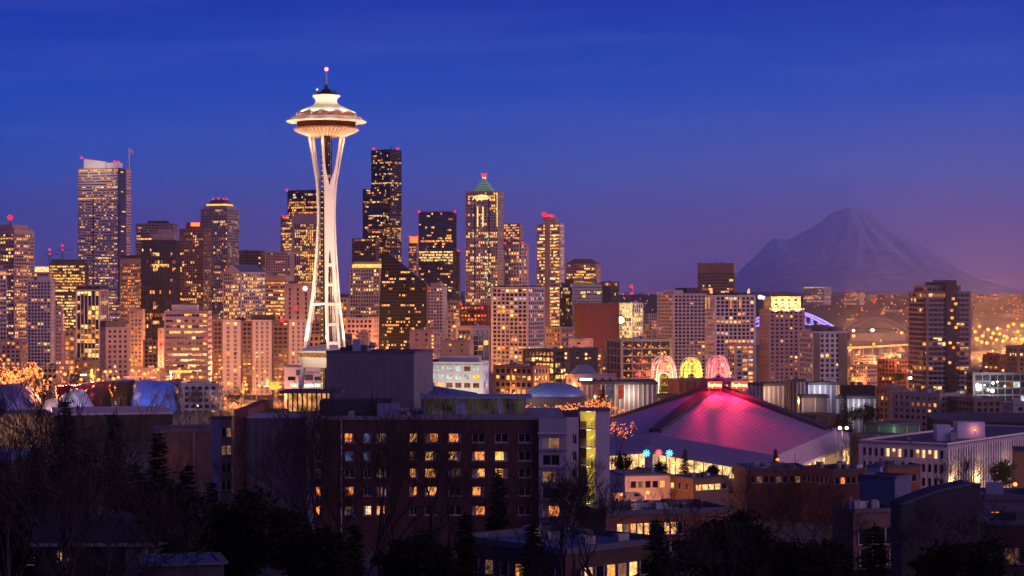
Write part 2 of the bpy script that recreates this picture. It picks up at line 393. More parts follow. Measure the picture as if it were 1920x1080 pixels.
def beacon(root, px, py, D, r=1.3, m=None):
    b = MB(); b.ball((wx(px, D), D, wz(py, D)), r, 0, 8); g = Vector((wx(px, D), D, wz(py, D)))
    b.tube([(g.x, g.y, g.z - r * 3.5), (g.x, g.y, g.z)], r * .18, 4, 1); return b.build('beacon', [m or redb, dgrey], root)
BI = 0
def tower(name, label, cat, x0, xc, x1, yt, D, wall, glass=None, aspect=1.0, base=None, pent=None, beacons=(), depth=None, group=None, units=3, **kw):
    global BI; BI += 1; rg = random.Random(1000 + BI * 17)
    glass = glass or glassd
    geo = footprint(x0, xc, x1, D, aspect, depth); P = geo[0]
    if D > 1800 and 'bay' in kw and kw['bay'] < 6: kw['bay'] *= .8
    zg = base if base is not None else ground(P.x, P.y) - 2
    zt = wz(yt, D)
    root = empty(name, (P.x, P.y, zg), label, cat, group)
    facade(root, rg, *geo, zg, zt, wall, glass, **kw)
    for p in (pent or ()):
        penthouse(root, geo, zt, *p)
    if units: clutter(root, geo, zt, rg, units)
    for b in beacons: beacon(root, *b)
    return root, geo, zt
# ============================================================ DOWNTOWN (photo columns / rows, distance in metres)
T = tower; ot = 'office_tower'; OB = 'office tower'
# --- left cluster
T(ot, 'beige office tower with a big red roof beacon, at the far left edge', OB, -46, 27, 64, 430, 2400, pinkstone, aspect=.8, fh=4.0, bay=4.6, pf=.30, sf=.42, lit=.30, rows=.3, pal='gold', blank_top=5, pent=[(.1, .95, .1, .9, 6, pinkstone)], beacons=[(19, 408, 2400, 3.0)])
T(ot, 'pale narrow block below the red beacon tower, cut by the left frame edge', OB, -60, 13, 13, 508, 1900, whitec, aspect=.5, lit=.12, bay=3.2)
T('apartment_tower', 'light grid apartment tower with curved lit crown in front of the beacon tower', 'apartment tower', 50, 96, 103, 528, 1900, whitec, aspect=1., fh=3.1, bay=3.4, pf=.3, sf=.34, lit=.13, rows=.02, pal='home', winname='window_band', pent=[(.05, .6, .1, .8, 4, whitec)])
T('office_building', 'wide brightly lit office building with flat dark cap left of the tallest left tower', 'office building', 92, 160, 166, 494, 2500, dgrey, aspect=.7, fh=3.7, bay=2.8, pf=.18, sf=.42, lit=.85, rows=.5, pal='gold', blank_top=2, pent=[(.1, .95, .1, .9, 5, dgrey)])
T('office_building', 'low office with glowing rim roof beside the grid apartment tower', 'office building', 62, 93, 95, 512, 2300, pinkstone, lit=.5, rows=.3, pal='warm', pent=[(.1, .9, .1, .9, 7, LW[2])])
ru, ruG, ruZ = T(ot, 'tall ribbon-windowed tower with slanted white crown and a roof flag', OB, 146, 224, 246, 316, 3000, pinkstone, aspect=.55, fh=4.15, bay=1.7, pf=.02, sf=.62, lit=.20, rows=.10, pal='gold', blank_top=0, units=0, wallname='facade', span_mat=mat('mauve_stone', (.58, .46, .50), var=.10, scale=.03), low=.6)
def crown_russell():
    P, uL, uR, L, Rn = ruG; z = ruZ
    b = MB(); b.obox(P + uL * L * .15 + uR * Rn * .2, uL, L * .75, uR, Rn * .5, z, z + 6, 0)
    # slanted white screen, higher to the left
    a0 = P + uL * L * .90 + uR * Rn * .15; a1 = P + uL * L * .38 + uR * Rn * .15
    c0 = a0 + uR * 3; c1 = a1 + uR * 3
    b.prism([a0, a1, c1, c0], z, [z + 15.5, z + 11, z + 11, z + 15.5], 0)
    b.build('crown_screen', mat('crown_white', (.78, .74, .74)), ru)
    d = MB(); cc = P + uL * L * .26 + uR * Rn * .45; d.lathe([(.1, 9.5), (12, 9.2), (12.5, 8.5), (12.5, 0), (0.1, 0)], (cc.x, cc.y, z), 32); d.build('crown_drum', mat('crown_white', (.78, .74, .74)), ru, smooth=False)
    g = MB(); q_face(g, P, -uL * -1, None, 0, 0, 0, 0, 0, 0) if False else None
    # glass corner strip, proud of the stone, over the full height
    e = Vector((P.x, P.y)); nL = Vector((uL.y, -uL.x)); nL = nL if nL.dot(-uR) > 0 else -nL; nR = Vector((uR.y, -uR.x)); nR = nR if nR.dot(-uL) > 0 else -nR
    zb = ru['o'][2] + 50
    pts = [e + uL * 2.5 + nL * .5, e + nL * .5 + nR * .5, e + uR * Rn * .55 + nR * .5, e + uR * Rn * .55 - nR * .3, e + uL * 2.5 - nL * .3 ]
    g.prism(pts, zb, z + .6, 0); g.build('corner_glass', glassb, ru)
    for kz in range(28):
        if kz % 4 == 1 or kz % 7 == 0:
            s = MB(); s.obox(e + nR * .52 + uR * (3 + (kz * 7 % 5)), uR, Rn * .12 + (kz % 3) * 3, nR, .15, zb + 8 + kz * 7.2, zb + 9.6 + kz * 7.2); s.build('lit_pane', LW[1], ru)
    st = MB(); q = P + uL * L * .615 + nL * .02; st.obox(q, uL, 1.6, nL, .3, zb - 30, wz(372, 3000), 0); st.build('dark_seam', blackp, ru)
    fp = MB(); fx = P + uR * Rn * .82; fp.tube([(fx.x, fx.y, z), (fx.x, fx.y, wz(274, 3000))], [.9, .5], 6); pole = fp.build('flagpole', mat('pole_white', (.7, .68, .68)), ru)
    fl = MB(); zt = wz(275, 3000)
    for i in range(8):
        f0, f1 = i / 8, (i + 1) / 8
        y0 = math.sin(f0 * 5) * .8; y1 = math.sin(f1 * 5) * .8
        fl.poly([(fx.x + f0 * 7, fx.y + y0, zt - f0 * 4), (fx.x + f1 * 7, fx.y + y1, zt - f1 * 4), (fx.x + f1 * 7, fx.y + y1, zt - 5 - f1 * 5), (fx.x + f0 * 7, fx.y + y0, zt - 5 - f0 * 5)])
    o = fl.build('flag', mat('flag_cloth', (.6, .5, .5)), pole)
    for p in ((153, 296), (215, 303), (222, 304)): beacon(ru, p[0], p[1], 3000, 1.6)
    light(ru, 'POINT', (cc.x - 30, cc.y - 40, z + 3), 3.5e4, (1, .75, .5), 2, 'crown_light')
crown_russell()
T(ot, 'orange-lit beige tower with flat dark roof slab right of the flag tower', OB, 225, 266, 292, 486, 2500, tan, aspect=1, fh=3.8, bay=3.0, pf=.4, sf=.42, lit=.5, rows=.1, pal='orange', blank_top=5, pent=[(.05, .98, .05, .95, 5, dgrey)])
T(ot, 'lower orange podium tower with small square openings below the beige tower', OB, 242, 268, 272, 582, 1800, tan, lit=.2, pal='orange', fh=3.6, bay=3.4, pf=.5, sf=.5)
T('office_building', 'pale broad block with lit upper floor behind the dark mullioned tower', 'office building', 254, 326, 333, 420, 3200, pinkstone, aspect=.6, lit=.12, rows=.1, pal='gold', fh=4.2, pf=.2, sf=.5, pent=[(.2, .7, .1, .8, 5, dgrey)])
T(ot, 'dark mullioned glass tower with scattered lit windows and stepped grey penthouse', OB, 265, 330, 337, 452, 2200, mat('indigo_mullion', (.045, .04, .06)), aspect=.6, fh=4.0, bay=2.1, pf=.22, sf=.14, span_mat=blackp, lit=.07, rows=.05, pal='warm', pier_out=.5, low=.5, pent=[(.08, .7, .1, .8, 8, greyp), (.2, .55, .2, .7, 12, greyp)])
T('hotel_tower', 'brown hotel tower with a glowing red sign box on its roof', 'hotel tower', 336, 382, 396, 430, 2600, brown, aspect=.8, fh=3.6, bay=3.6, pf=.35, sf=.3, lit=.17, rows=.03, pal='gold', pent=[(.25, .75, .1, .8, 9, dgrey)])
def hotel_sign():
    r = [o for o in C.objects if o.get('label', '').startswith('brown hotel tower')][0]; b = MB(); D = 2597; b.box(wx(358, D), wx(374, D), D, D + 1, wz(424, D), wz(417.5, D)); b.build('lit_sign', emit('sign_orange', (1, .12, .02), 4), r)
hotel_sign()
def pyramid_tower():
    root, geo, zt = T(ot, 'stone tower with shouldered crown and truncated pyramid roof trailing steam', OB, 376, 427, 448, 392, 3000, concrete, aspect=.8, fh=4.1, bay=3.6, pf=.42, sf=.30, lit=.16, rows=.03, pal='warm', units=0, low=.7)
    P, uL, uR, L, Rn = geo
    def ins(f, g=None):
        g = f if g is None else g
        return [P + uL * L * f + uR * Rn * g, P + uL * L * f + uR * Rn * (1 - g), P + uL * L * (1 - f) + uR * Rn * (1 - g), P + uL * L * (1 - f) + uR * Rn * g]
    b = MB(); b.prism(ins(.08), zt, zt + 5, 0); b.prism(ins(.16), zt + 5, zt + 9, 0); b.build('shoulder', concrete, root)
    b = MB(); lo = ins(.19); hi = ins(.34); z0, z1 = zt + 9, wz(376, 3000) + 3
    n = len(b.v); b.v += [(p.x, p.y, z0) for p in lo] + [(p.x, p.y, z1) for p in hi]
    for i in range(4): j = (i + 1) % 4; b.f.append((i, j, 4 + j, 4 + i)); b.m.append(0)
    b.f.append((4, 5, 6, 7)); b.m.append(0); b.build('pyramid_roof', brown, root)
    b = MB(); b.prism(ins(.155), zt + 5.5, zt + 8, 0); b.build('lit_band', LW[1], root)
    for px in (400, 410, 419, 426): beacon(root, px, 373, 3000, 1.1)
    # slender lit right edge
    return root
pyramid_tower()
def gable_office():
    root, geo, zt = T('office_building', 'gabled office block with blue slate roof and many lit windows', 'office building', 418, 452, 498, 512, 2100, whitec, aspect=1.3, fh=3.9, bay=3.5, pf=.28, sf=.36, lit=.60, rows=.35, pal='gold', units=0)
    P, uL, uR, L, Rn = geo; z1 = wz(501, 2100) + 3
    b = MB(); A, B, Cc, Dd = P, P + uR * Rn, P + uR * Rn + uL * L, P + uL * L; m0 = (A + Dd) / 2; m1 = (B + Cc) / 2; zt += .4
    q = lambda p, z: (p.x, p.y, z)
    b.poly([q(A, zt), q(B, zt), q(m1, z1), q(m0, z1)]); b.poly([q(Dd, zt), q(m0, z1), q(m1, z1), q(Cc, zt)]); b.poly([q(A, zt), q(m0, z1), q(Dd, zt)], 1); b.poly([q(B, zt), q(Cc, zt), q(m1, z1)], 1)
    b.build('gable_roof', [mat('blue_slate', (.09, .13, .24), rough=.5), whitec], root)
gable_office()
T(ot, 'dark office tower with pale vertical mullions behind the small pink block', OB, 143, 187, 203, 541, 1600, blackp, aspect=.8, fh=3.7, bay=3.1, pf=.16, sf=.12, lit=.42, rows=.3, pal='gold', pier_out=.5, wallname='mullions', corner=.6, blank_top=4, low=.5) if False else None
T(ot, 'dark office tower with pale vertical mullions behind the small pink block', OB, 143, 187, 203, 546, 1600, mat('mullion_white', (.5, .46, .48)), aspect=.8, fh=3.7, bay=3.3, pf=.13, sf=.16, span_mat=blackp, lit=.38, rows=.28, pal='gold', pier_out=.5, corner=.6, blank_top=0, low=.5, pent=[(0, 1, 0, 1, 3.6, blackp)])
T('office_building', 'small pink block with square windows and lit attic under a dark cap', 'office building', 187, 198, 243, 617, 1400, pinkstone, aspect=1.3, fh=3.5, bay=4.0, pf=.52, sf=.5, lit=.06, pal='pale', pent=[(.1, .9, .05, .8, 4.0, LW[1]), (.05, .95, 0, .85, 5.5, dgrey)], rows=0)
T('office_building', 'narrow rose block squeezed between the grid apartments and the mullioned tower', 'office building', 102, 117, 119, 576, 1750, pinkstone, lit=.12, pal='pale', fh=3.5, bay=3, pf=.5, sf=.5)
T('office_building', 'low orange-washed shops beside the narrow rose block', 'shop building', 119, 142, 143, 622, 1650, tan, lit=.8, rows=.6, pal='orange', fh=3.6)
T('office_building', 'pink ribbon-windowed office with white rooftop box and red sign light', 'office building', 308, 390, 397, 586, 1450, mat('rose_panel', (.46, .33, .34), var=.1, scale=.05), aspect=.7, fh=3.9, bay=2.6, pf=.03, sf=.56, lit=.35, rows=.25, pal='gold', pent=[(.28, .85, .2, .8, 5.5, whitec)], beacons=[(386, 635, 1440, 1.0)], low=.8)
T('office_building', 'slim windowless lilac block left of the ribbon office', 'office building', 296, 307, 309, 618, 1500, pinkstone, lit=.03, bay=5, pf=.7, sf=.6, beacons=[(302, 646, 1480, 1.1)])
def slab_apartments():
    P0 = (398, 718)
    root = None
    seg = [(398, 418, brown, .10), (418, 452, whitec, .10), (452, 474, brown, .16), (474, 510, whitec, .12), (510, 542, brown, .15), (542, 578, whitec, .10), (578, 612, brown, .2)]
    D = 1350; x0, x1 = wx(398, D), wx(612, D); zg = ground(x0, D) - 2
    root = empty('apartment_slab', ((x0 + x1) / 2, D, zg), 'very wide apartment slab of pale and brown vertical stripes left of the needle', 'apartment block')
    for i, (a, b, mt, lp) in enumerate(seg):
        off = 1.6 if mt is whitec else 0
        P = Vector((wx(b, D) - .02, D - off)); rg = random.Random(50 + i)
        facade(root, rg, P, Vector((-1, 0)), Vector((0, 1)), wx(b, D) - wx(a, D) - .04, 18 + off, zg, wz(603 + (0 if mt is whitec else 1.5), D), mt, glassd if mt is brown else glassp, fh=2.85, bay=3.9 if mt is whitec else 2.9, pf=.55 if mt is whitec else .25, sf=.42 if mt is brown else .3, lit=lp, rows=0, pal='home', ins=.35, blank_sides=(1, 3), wallname='wall')
    b = MB(); b.box(wx(470, D), wx(512, D), D + 4, D + 14, wz(603, D), wz(590, D), 0, 1); b.build('penthouse', [dgrey, roofm], root)
    b = MB(); b.box(wx(440, D), wx(456, D), D + 4, D + 12, wz(603, D), wz(596, D), 0, 1); b.build('penthouse', [dgrey, roofm], root)
    beacon(root, 529, 600, D - 3, 1.4)
slab_apartments()
# --- behind and around the needle
T('hotel_tower', 'dim brown block far behind the gabled office', 'hotel tower', 448, 490, 497, 471, 2950, brown, lit=.1, pal='home', aspect=.6)
T('hotel_tower', 'rosy flat-topped hotel block left of the striped gold tower', 'hotel tower', 497, 545, 552, 474, 2700, pinkstone, lit=.12, rows=0, pal='home', aspect=.6, fh=3.4, pf=.45, sf=.45)
T(ot, 'dark flat tower behind the striped gold tower, left of the needle neck', OB, 539, 600, 616, 357, 3350, blackp, aspect=.5, fh=4.2, bay=2.4, pf=.10, sf=.30, lit=.22, rows=.25, pal='warm', beacons=[(538, 357, 3350, 1.8)])
T(ot, 'slim side tower with gold lit floors stuck to the striped gold tower', OB, 526, 548, 552, 406, 3150, pinkstone, aspect=.9, fh=4.1, bay=3, pf=.25, sf=.35, lit=.50, rows=.3, pal='gold', beacons=[(531, 406, 3150, 1.6), (538, 406, 3150, 1.6)])
T(ot, 'gold-lit vertically striped tower with blank stone top behind the needle legs', OB, 551, 603, 614, 402, 3000, pinkstone, aspect=.9, fh=4.0, bay=3.5, pf=.42, sf=.16, span_mat=dgrey, lit=.62, rows=.3, pal='gold', pier_out=.5, blank_top=14)
T('office_building', 'amber floor-lit office block under the rosy hotel', 'office building', 497, 536, 548, 518, 2000, tan, aspect=.8, fh=3.7, bay=3, pf=.15, sf=.5, lit=.85, rows=.4, pal='gold', blank_top=5)
T('office_building', 'blank pink block with a dark window strip and round white lamp', 'office building', 533, 584, 590, 534, 1700, pinkstone, aspect=.6, lit=.05, rows=0, pal='home', bay=7, pf=.75, sf=.3, blank_top=2, beacons=[(572, 541, 1650, 1.9, emit('white_globe', (1, .82, .6), 3)), (555, 578, 1650, 1.4)])
T('office_building', 'low orange office seen between the needle legs and the pale gridded block', 'office building', 600, 652, 656, 560, 2050, tan, lit=.5, rows=.3, pal='orange')
T(ot, 'pale gridded office with lit stepped top beside the needle', OB, 655, 712, 722, 504, 2150, beige, aspect=.8, fh=3.9, bay=3.4, pf=.42, sf=.42, lit=.26, rows=.14, pal='gold', pent=[(.08, .92, .1, .9, 5, LW[1]), (.1, .9, .12, .88, 7.5, beige)])
def black_sloped():
    # black glass building whose roof slopes down to the right
    D = 1800; zg = ground(wx(750, D), D) - 2
    root = empty('office_tower', (wx(755, D), D, zg), 'black glass building with a steep roof sloping down to the right', 'office tower')
    prof = [(709, 660), (712, 560), (716, 480), (729, 475), (800, 533), (800, 660)]
    pr = [(wx(a, D), wz(b, D)) for a, b in prof]; pr[0] = (pr[0][0], zg); pr[-1] = (pr[-1][0], zg)
    b = MB(); n = len(pr); dep = 34
    b.poly([(x, D, z) for x, z in pr]); b.poly([(x, D + dep, z) for x, z in pr])
    for i in range(n):
        j = (i + 1) % n; b.poly([(pr[i][0], D, pr[i][1]), (pr[j][0], D, pr[j][1]), (pr[j][0], D + dep, pr[j][1]), (pr[i][0], D + dep, pr[i][1])])
    b.build('glass_body', mat('black_glass', (.010, .008, .010), rough=.25, spec=.15, var=.3, scale=.1), root)
    def inside(px, py):
        if py > 655: return False
        lx = interp(py, [(475, 722), (480, 717), (560, 712.5), (660, 710)]); 
        rx = 799 if py > 533 else 729 + (py - 475) * 71 / 58
        return lx + 1 < px < rx - 1
    rg = random.Random(5); fy = 484
    while fy < 655:
        m = MB(); mm = MB(); on = False; pr_ = rg.choice([.02, .05, .12, .35]) + (.25 if fy > 600 else 0); px = 711; hue = rg.choice([0, 1, 1, 2])
        while px < 799:
            if rg.random() < .5: on = rg.random() < pr_
            if inside(px, fy) and inside(px + 2.4, fy + 4):
                x0, x1 = wx(px, D), wx(px + 2.0, D); z1, z0 = wz(fy, D), wz(fy + 3.2, D)
                if on: m.poly([(x0, D - .06, z0), (x1, D - .06, z0), (x1, D - .06, z1), (x0, D - .06, z1)], hue if rg.random() < .7 else 3)
            px += 2.9
        if m.f: m.build('window_band', LW, root)
        g = MB(); a = [p for p in range(709, 800) if inside(p, fy - 1.4)]
        if a: g.box(wx(a[0], D), wx(a[-1], D), D - .14, D - .01, wz(fy - .7, D), wz(fy - 1.3, D)); g.build('mullion', dgrey, root)
        fy += 6.2
    # warm reflections of the streets in the glass: lit lobby floors below
    return root
black_sloped()
def stepped_black():
    D = 3600; root = None
    root, geo, zt = T(ot, 'tallest dark stepped skyscraper right of the needle', OB, 696, 731, 753, 281, D, blackp, aspect=.7, fh=4.0, bay=2.6, pf=.10, sf=.30, lit=.15, rows=.12, pal='warm', units=4, beacons=[(701, 279, D, 2.0), (746, 279, D, 2.0)], span_mat=dgrey)
    for (x0, xc, x1, yt, dd, w) in ((680, 718, 731, 355, D - 14, blackp), (660, 705, 716, 448, D - 34, brown)):
        g2 = footprint(x0, xc, x1, dd, .8); rg = random.Random(yt)
        facade(root, rg, *g2, root['o'][2], wz(yt, dd), w, glassd, fh=4.0, bay=3.2, pf=.25 if w is brown else .1, sf=.3, lit=.24, rows=.1, pal='warm', wallname='lower_wall')
    b = MB(); x = wx(733, D); b.tube([(x, D + 20, zt), (x, D + 20, zt + 8)], .7, 5); b.build('mast', dgrey, root)
stepped_black()
T(ot, 'bright-topped slim tower between the stepped skyscraper and the square dark tower', OB, 766, 781, 786, 457, 3400, pinkstone, lit=.5, rows=.3, pal='orange', fh=4, bay=3, pent=[(.1, .9, .1, .9, 12, LW[4])], beacons=[(768, 443, 3400, 1.4), (784, 443, 3400, 1.4)])
T(ot, 'square black tower with a bright band of lit floors at mid height', OB, 785, 850, 856, 398, 3000, blackp, aspect=.6, fh=4.0, bay=2.8, pf=.08, sf=.34, span_mat=blackp, lit=.13, rows=.08, pal='warm', beacons=[(786, 397, 3000, 1.6), (853, 397, 3000, 1.6)],
  litfn=lambda s, f, k, nb, nf: (3 if (f * 7 + k * 13) % 9 else 0) if abs((f / nf) - .64) < .045 and s < 2 else None, low=.3)
T(ot, 'narrow dark sliver tower just right of the square black tower', OB, 853, 861, 863, 472, 3250, brown, lit=.2, pal='home', beacons=[(860, 470, 3250, 1.5)])
T('apartment_tower', 'small lilac apartment tower in front of the square black tower', 'apartment tower', 800, 831, 838, 540, 2000, whitec, lit=.14, rows=0, pal='home', fh=3.1, bay=3.4, pf=.4, sf=.4, pent=[(.2, .8, .2, .8, 5, pinkstone)], beacons=[(805, 545, 1980, .9)])
T('office_building', 'orange low office right of the small lilac apartment tower', 'office building', 838, 862, 866, 566, 2250, tan, lit=.4, pal='orange')
def green_crown():
    D = 2700
    root, geo, zt = T(ot, 'tall stone tower with green lit stepped pyramid and glowing arch', OB, 872, 934, 944, 360, D, concrete, aspect=.75, fh=4.0, bay=3.5, pf=.40, sf=.30, lit=.22, rows=.02, pal='gold', units=0, low=1.0)
    P, uL, uR, L, Rn = geo
    def ins(f, g0, g1): return [P + uL * L * f + uR * Rn * g0, P + uL * L * f + uR * Rn * g1, P + uL * L * (1 - f) + uR * Rn * g1, P + uL * L * (1 - f) + uR * Rn * g0]
    gm = mat('green_copper', (.16, .42, .30), rough=.5); b = MB()
    for i in range(6):
        f = .22 + i * .048; b.prism(ins(f, .12 + i * .05, .88 - i * .05), zt + i * 3.1, zt + i * 3.1 + 2.6, 0)
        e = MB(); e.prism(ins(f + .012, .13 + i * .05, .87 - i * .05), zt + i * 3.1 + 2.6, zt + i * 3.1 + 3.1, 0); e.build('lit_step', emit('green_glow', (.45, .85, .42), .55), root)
    b.build('stepped_pyramid', gm, root)
    b = MB(); b.prism(ins(.46, .4, .6), zt + 18.5, wz(329, D), 0); b.build('lantern', emit('lantern_glow', (1, .5, .35), 2.2), root)
    for p in ((904, 327), (911, 327), (907.5, 331)): beacon(root, p[0], p[1], D, 1.5)
    # glowing arch and two light slots on the front face
    nL = Vector((uL.y, -uL.x)); nL = nL if nL.dot(-uR) > 0 else -nL; b = MB(); c = P + uL * L * .5 + nL * .5; r = L * .28
    pts = [(c + uL * r * math.cos(t * math.pi / 12)) for t in range(13)]; zz = [zt - 10 + r * .55 * math.sin(t * math.pi / 12) for t in range(13)]
    b.poly([(p.x, p.y, z) for p, z in zip(pts, zz)]); b.build('arch_window', emit('arch_glow', (1, .62, .22), 1.5, .4, .3), root)
    for s in (.44, .60):
        b = MB(); b.obox(P + uL * L * s + nL * .1, uL, 1.6, nL, .6, wz(425, D), wz(387, D)); b.build('light_slot', emit('arch_glow', (1, .62, .22), 1.5), root)
    for s in (.25, .68):
        b = MB(); b.obox(P + uL * L * s + nL * .1, uL, L * .05, nL, .5, wz(560, D), wz(372, D)); b.build('glass_strip', glassb, root)
    rg = random.Random(9)
    for i in range(34):
        b = MB(); zz = wz(rg.uniform(430, 560), D); b.obox(P + uL * (L * .30 + rg.uniform(-3, 5)) + nL * .62, uL, rg.uniform(1, 3), nL, .1, zz, zz + 1.8); b.build('lit_pane', emit('greenish_pane', (.75, .8, .35), .9), root)
    b = MB(); b.obox(P + uL * L * .02 + nL * .1, uL, .9, nL, .5, wz(425, D), wz(362, D)); b.build('light_slot', emit('arch_glow', (1, .62, .22), 1.5), root)
green_crown()
T(ot, 'stone tower with bright top floors just right of the green crown tower', OB, 943, 975, 980, 420, 3150, pinkstone, lit=.3, rows=.1, pal='orange', litfn=lambda s, f, k, nb, nf: 1 if f > nf * .86 and (k + f) % 4 else None)
def round_tower():
    D = 2800; cx, cy = wx(968, D), D + 17; r = 16.5; zt = wz(458, D); zg = ground(cx, D) - 2
    root = empty('hotel_tower', (cx, D, zg), 'rounded grid tower in front of the bright-topped stone tower', 'hotel tower')
    n = 28; P_ = [Vector((cx + r * math.cos(2 * math.pi * i / n), cy + r * math.sin(2 * math.pi * i / n))) for i in range(n)]
    w = MB(); nf = 26; fh = (zt - zg) / nf; rg = random.Random(3)
    for i in range(n):
        t = 2 * math.pi * i / n; c = Vector((math.cos(t), math.sin(t))); tt = Vector((-c.y, c.x)); a = Vector((cx, cy)) + c * (r - .2) - tt * .75
        w.obox(a, tt, 1.5, c, .8, zg, zt)
    for f in range(nf + 1): w.lathe([(r - .5, zg + f * fh - .8), (r + .15, zg + f * fh - .8), (r + .15, zg + f * fh + .7), (r - .5, zg + f * fh + .7)], (cx, cy, 0), n, a0=0)
    w.build('wall', whitec, root)
    for f in range(nf):
        b = MB(); pr = rg.choice([.05, .15, .3, .5])
        for i in range(n):
            a, c = P_[i], P_[(i + 1) % n]; a = a + (Vector((cx, cy)) - a) * .03; c = c + (Vector((cx, cy)) - c) * .03
            b.poly([(a.x, a.y, zg + f * fh), (c.x, c.y, zg + f * fh), (c.x, c.y, zg + f * fh + fh), (a.x, a.y, zg + f * fh + fh)], 1 + rg.randrange(5) if rg.random() < pr else 0)
        b.build('window_band', [glassd] + LW, root)
    b = MB(); b.lathe([(.1, zt + .8), (r + .3, zt + .8), (r + .3, zt + .5)], (cx, cy, 0), n); b.build('roof', roofm, root)
    beacon(root, 947, 456, D, 1.3); beacon(root, 981, 456, D, 1.3)
round_tower()
def bright_condo():
    root, geo, zt = T('apartment_tower', 'brightly lit condominium tower with central pylon and red beacons', 'apartment tower', 1006, 1050, 1058, 420, 2500, whitec, aspect=.6, fh=4.0, bay=3.1, pf=.12, sf=.44, lit=.85, rows=.5, pal='gold', units=0, glass=glassp)
    P, uL, uR, L, Rn = geo; nL = Vector((uL.y, -uL.x)); nL = nL if nL.dot(-uR) > 0 else -nL
    b = MB(); b.obox(P + uL * L * .42 - uR * 1.6, uL, L * .22, uR, 9, root['o'][2], wz(404, 2500)); b.build('pylon', tan, root)
    b = MB(); b.obox(P + uL * L * .2 + uR * 2, uL, L * .42, uR, 8, zt, wz(410, 2500)); b.build('penthouse', tan, root)
    beacon(root, 1020, 402, 2490, 2.6); beacon(root, 1030, 404, 2500, 1.5); beacon(root, 1037, 405, 2500, 1.5)
    s = MB(); s.obox(P + uL * L * .30 - uR * 1.7, uL, L * .32, uR, .3, wz(406, 2500), wz(403, 2500)); s.build('red_strip', redpt, root)
bright_condo()
def hip_tower():
    root, geo, zt = T(ot, 'broad tower with dark hipped roof and lit top floors', OB, 1061, 1118, 1126, 496, 2900, pinkstone, aspect=.8, fh=4.2, bay=3.4, pf=.28, sf=.34, lit=.4, rows=0, pal='gold', units=0, litfn=lambda s, f, k, nb, nf: (2 if (k * 5 + f) % 6 else 0) if nf * .70 < f < nf * .88 else None)
    P, uL, uR, L, Rn = geo; q = lambda a, b: P + uL * L * a + uR * Rn * b
    lo = [q(-.02, -.02), q(-.02, 1.02), q(1.02, 1.02), q(1.02, -.02)]; hi = [q(.25, .25), q(.25, .75), q(.75, .75), q(.75, .25)]; b = MB()
    z0, z1 = zt + 1, wz(485, 2900); b.v += [(p.x, p.y, z0) for p in lo] + [(p.x, p.y, z1) for p in hi]
    for i in range(4): j = (i + 1) % 4; b.f.append((i, j, 4 + j, 4 + i)); b.m.append(0)
    b.f.append((4, 5, 6, 7)); b.m.append(0); b.build('hipped_roof', brown, root)
hip_tower()
T('office_building', 'bluish glass office with a glowing curved roof line', 'office building', 1050, 1072, 1130, 532, 2300, dgrey, glassb, aspect=1.4, fh=3.9, bay=2.6, pf=.08, sf=.26, lit=.12, rows=.06, pal='pale', pent=[(-.02, .6, .05, .75, 3.2, LW[1]), (-.02, .65, .02, .8, 5, dgrey)])
T('office_building', 'plain blue-grey glass slab right of the glowing roof line', 'office building', 1126, 1146, 1161, 530, 2400, dgrey, glassb, fh=3.9, bay=2.6, pf=.1, sf=.2, lit=.04, rows=0)
T('warehouse', 'windowless brick-red cube in front of the blue-grey glass slab', 'warehouse', 1077, 1099, 1161, 571, 1700, maroon, aspect=1.2, lit=0, rows=0, bay=60, pf=.98, sf=.96, fh=30)
def condo_937():
    T('apartment_tower', 'tall pale condominium with dark roof edge in front of the green crown tower', 'apartment tower', 921, 990, 1021, 541, 1500, whitec, aspect=.9, fh=3.0, bay=3.3, pf=.28, sf=.36, lit=.16, rows=.04, pal='home', pent=[(.05, .95, .05, .95, 2.2, dgrey)], each=False, beacons=[(948, 648, 1490, .8)])
condo_937()
T('office_building', 'maroon office with orange windows left of the tall pale condominium', 'office building', 862, 915, 923, 574, 1950, maroon, lit=.42, rows=.1, pal='orange', fh=3.6, bay=4, pf=.4, sf=.45, beacons=[(865, 571, 1940, 1), (904, 577, 1940, 1.2), (904, 592, 1940, 1)])
T('office_building', 'black glass office in a concrete frame left of the pale condominium', 'office building', 858, 884, 919, 614, 1450, concrete, aspect=1.0, fh=3.7, bay=5, pf=.1, sf=.14, lit=.14, rows=.1, pal='pale', blank_top=2)
T('office_building', 'windowless tan block behind the white lit office', 'office building', 830, 880, 888, 641, 1300, tan, lit=.03, bay=9, pf=.8, sf=.7)
def white_lit_office():
    root, geo, zt = T('office_building', 'white low office with square greenish lit windows and rooftop box', 'office building', 796, 906, 916, 684, 900, mat('fresh_white', (.74, .72, .72), var=.06), aspect=.4, fh=3.5, bay=3.7, pf=.30, sf=.42, lit=.55, rows=.25, pal='pale', pent=[(.1, .78, .2, .8, 3.6, whitec)], each=True, glass=glassp)
    light(root, 'POINT', (geo[0].x - 14, 880, ground(geo[0].x, 880) + 14), 2.5e4, (1, .8, .45), 2, 'yard_light')
white_lit_office()
def lilac_lamp_block():
    root, geo, zt = T('apartment_tower', 'plain lilac block with a vertical string of lamps right of the black sloped building', 'apartment block', 768, 812, 826, 622, 1400, pinkstone, lit=.06, pal='home', bay=6, pf=.7, sf=.5)
    for i in range(9): beacon(root, 811 + (i % 2) * .4, 630 + i * 7, 1396, .65, emit('orange_point', (1, .35, .08), 3))
lilac_lamp_block()
T('office_building', 'long pink low office washed orange right of the needle foot', 'office building', 648, 700, 710, 598, 1500, pinkstone, aspect=.6, fh=3.5, bay=3.2, pf=.35, sf=.5, lit=.12, pal='orange')
T('office_building', 'small square orange-glowing block beside the needle foot', 'office building', 672, 690, 694, 626, 1400, tan, lit=.05, bay=9, pf=.8, sf=.7)
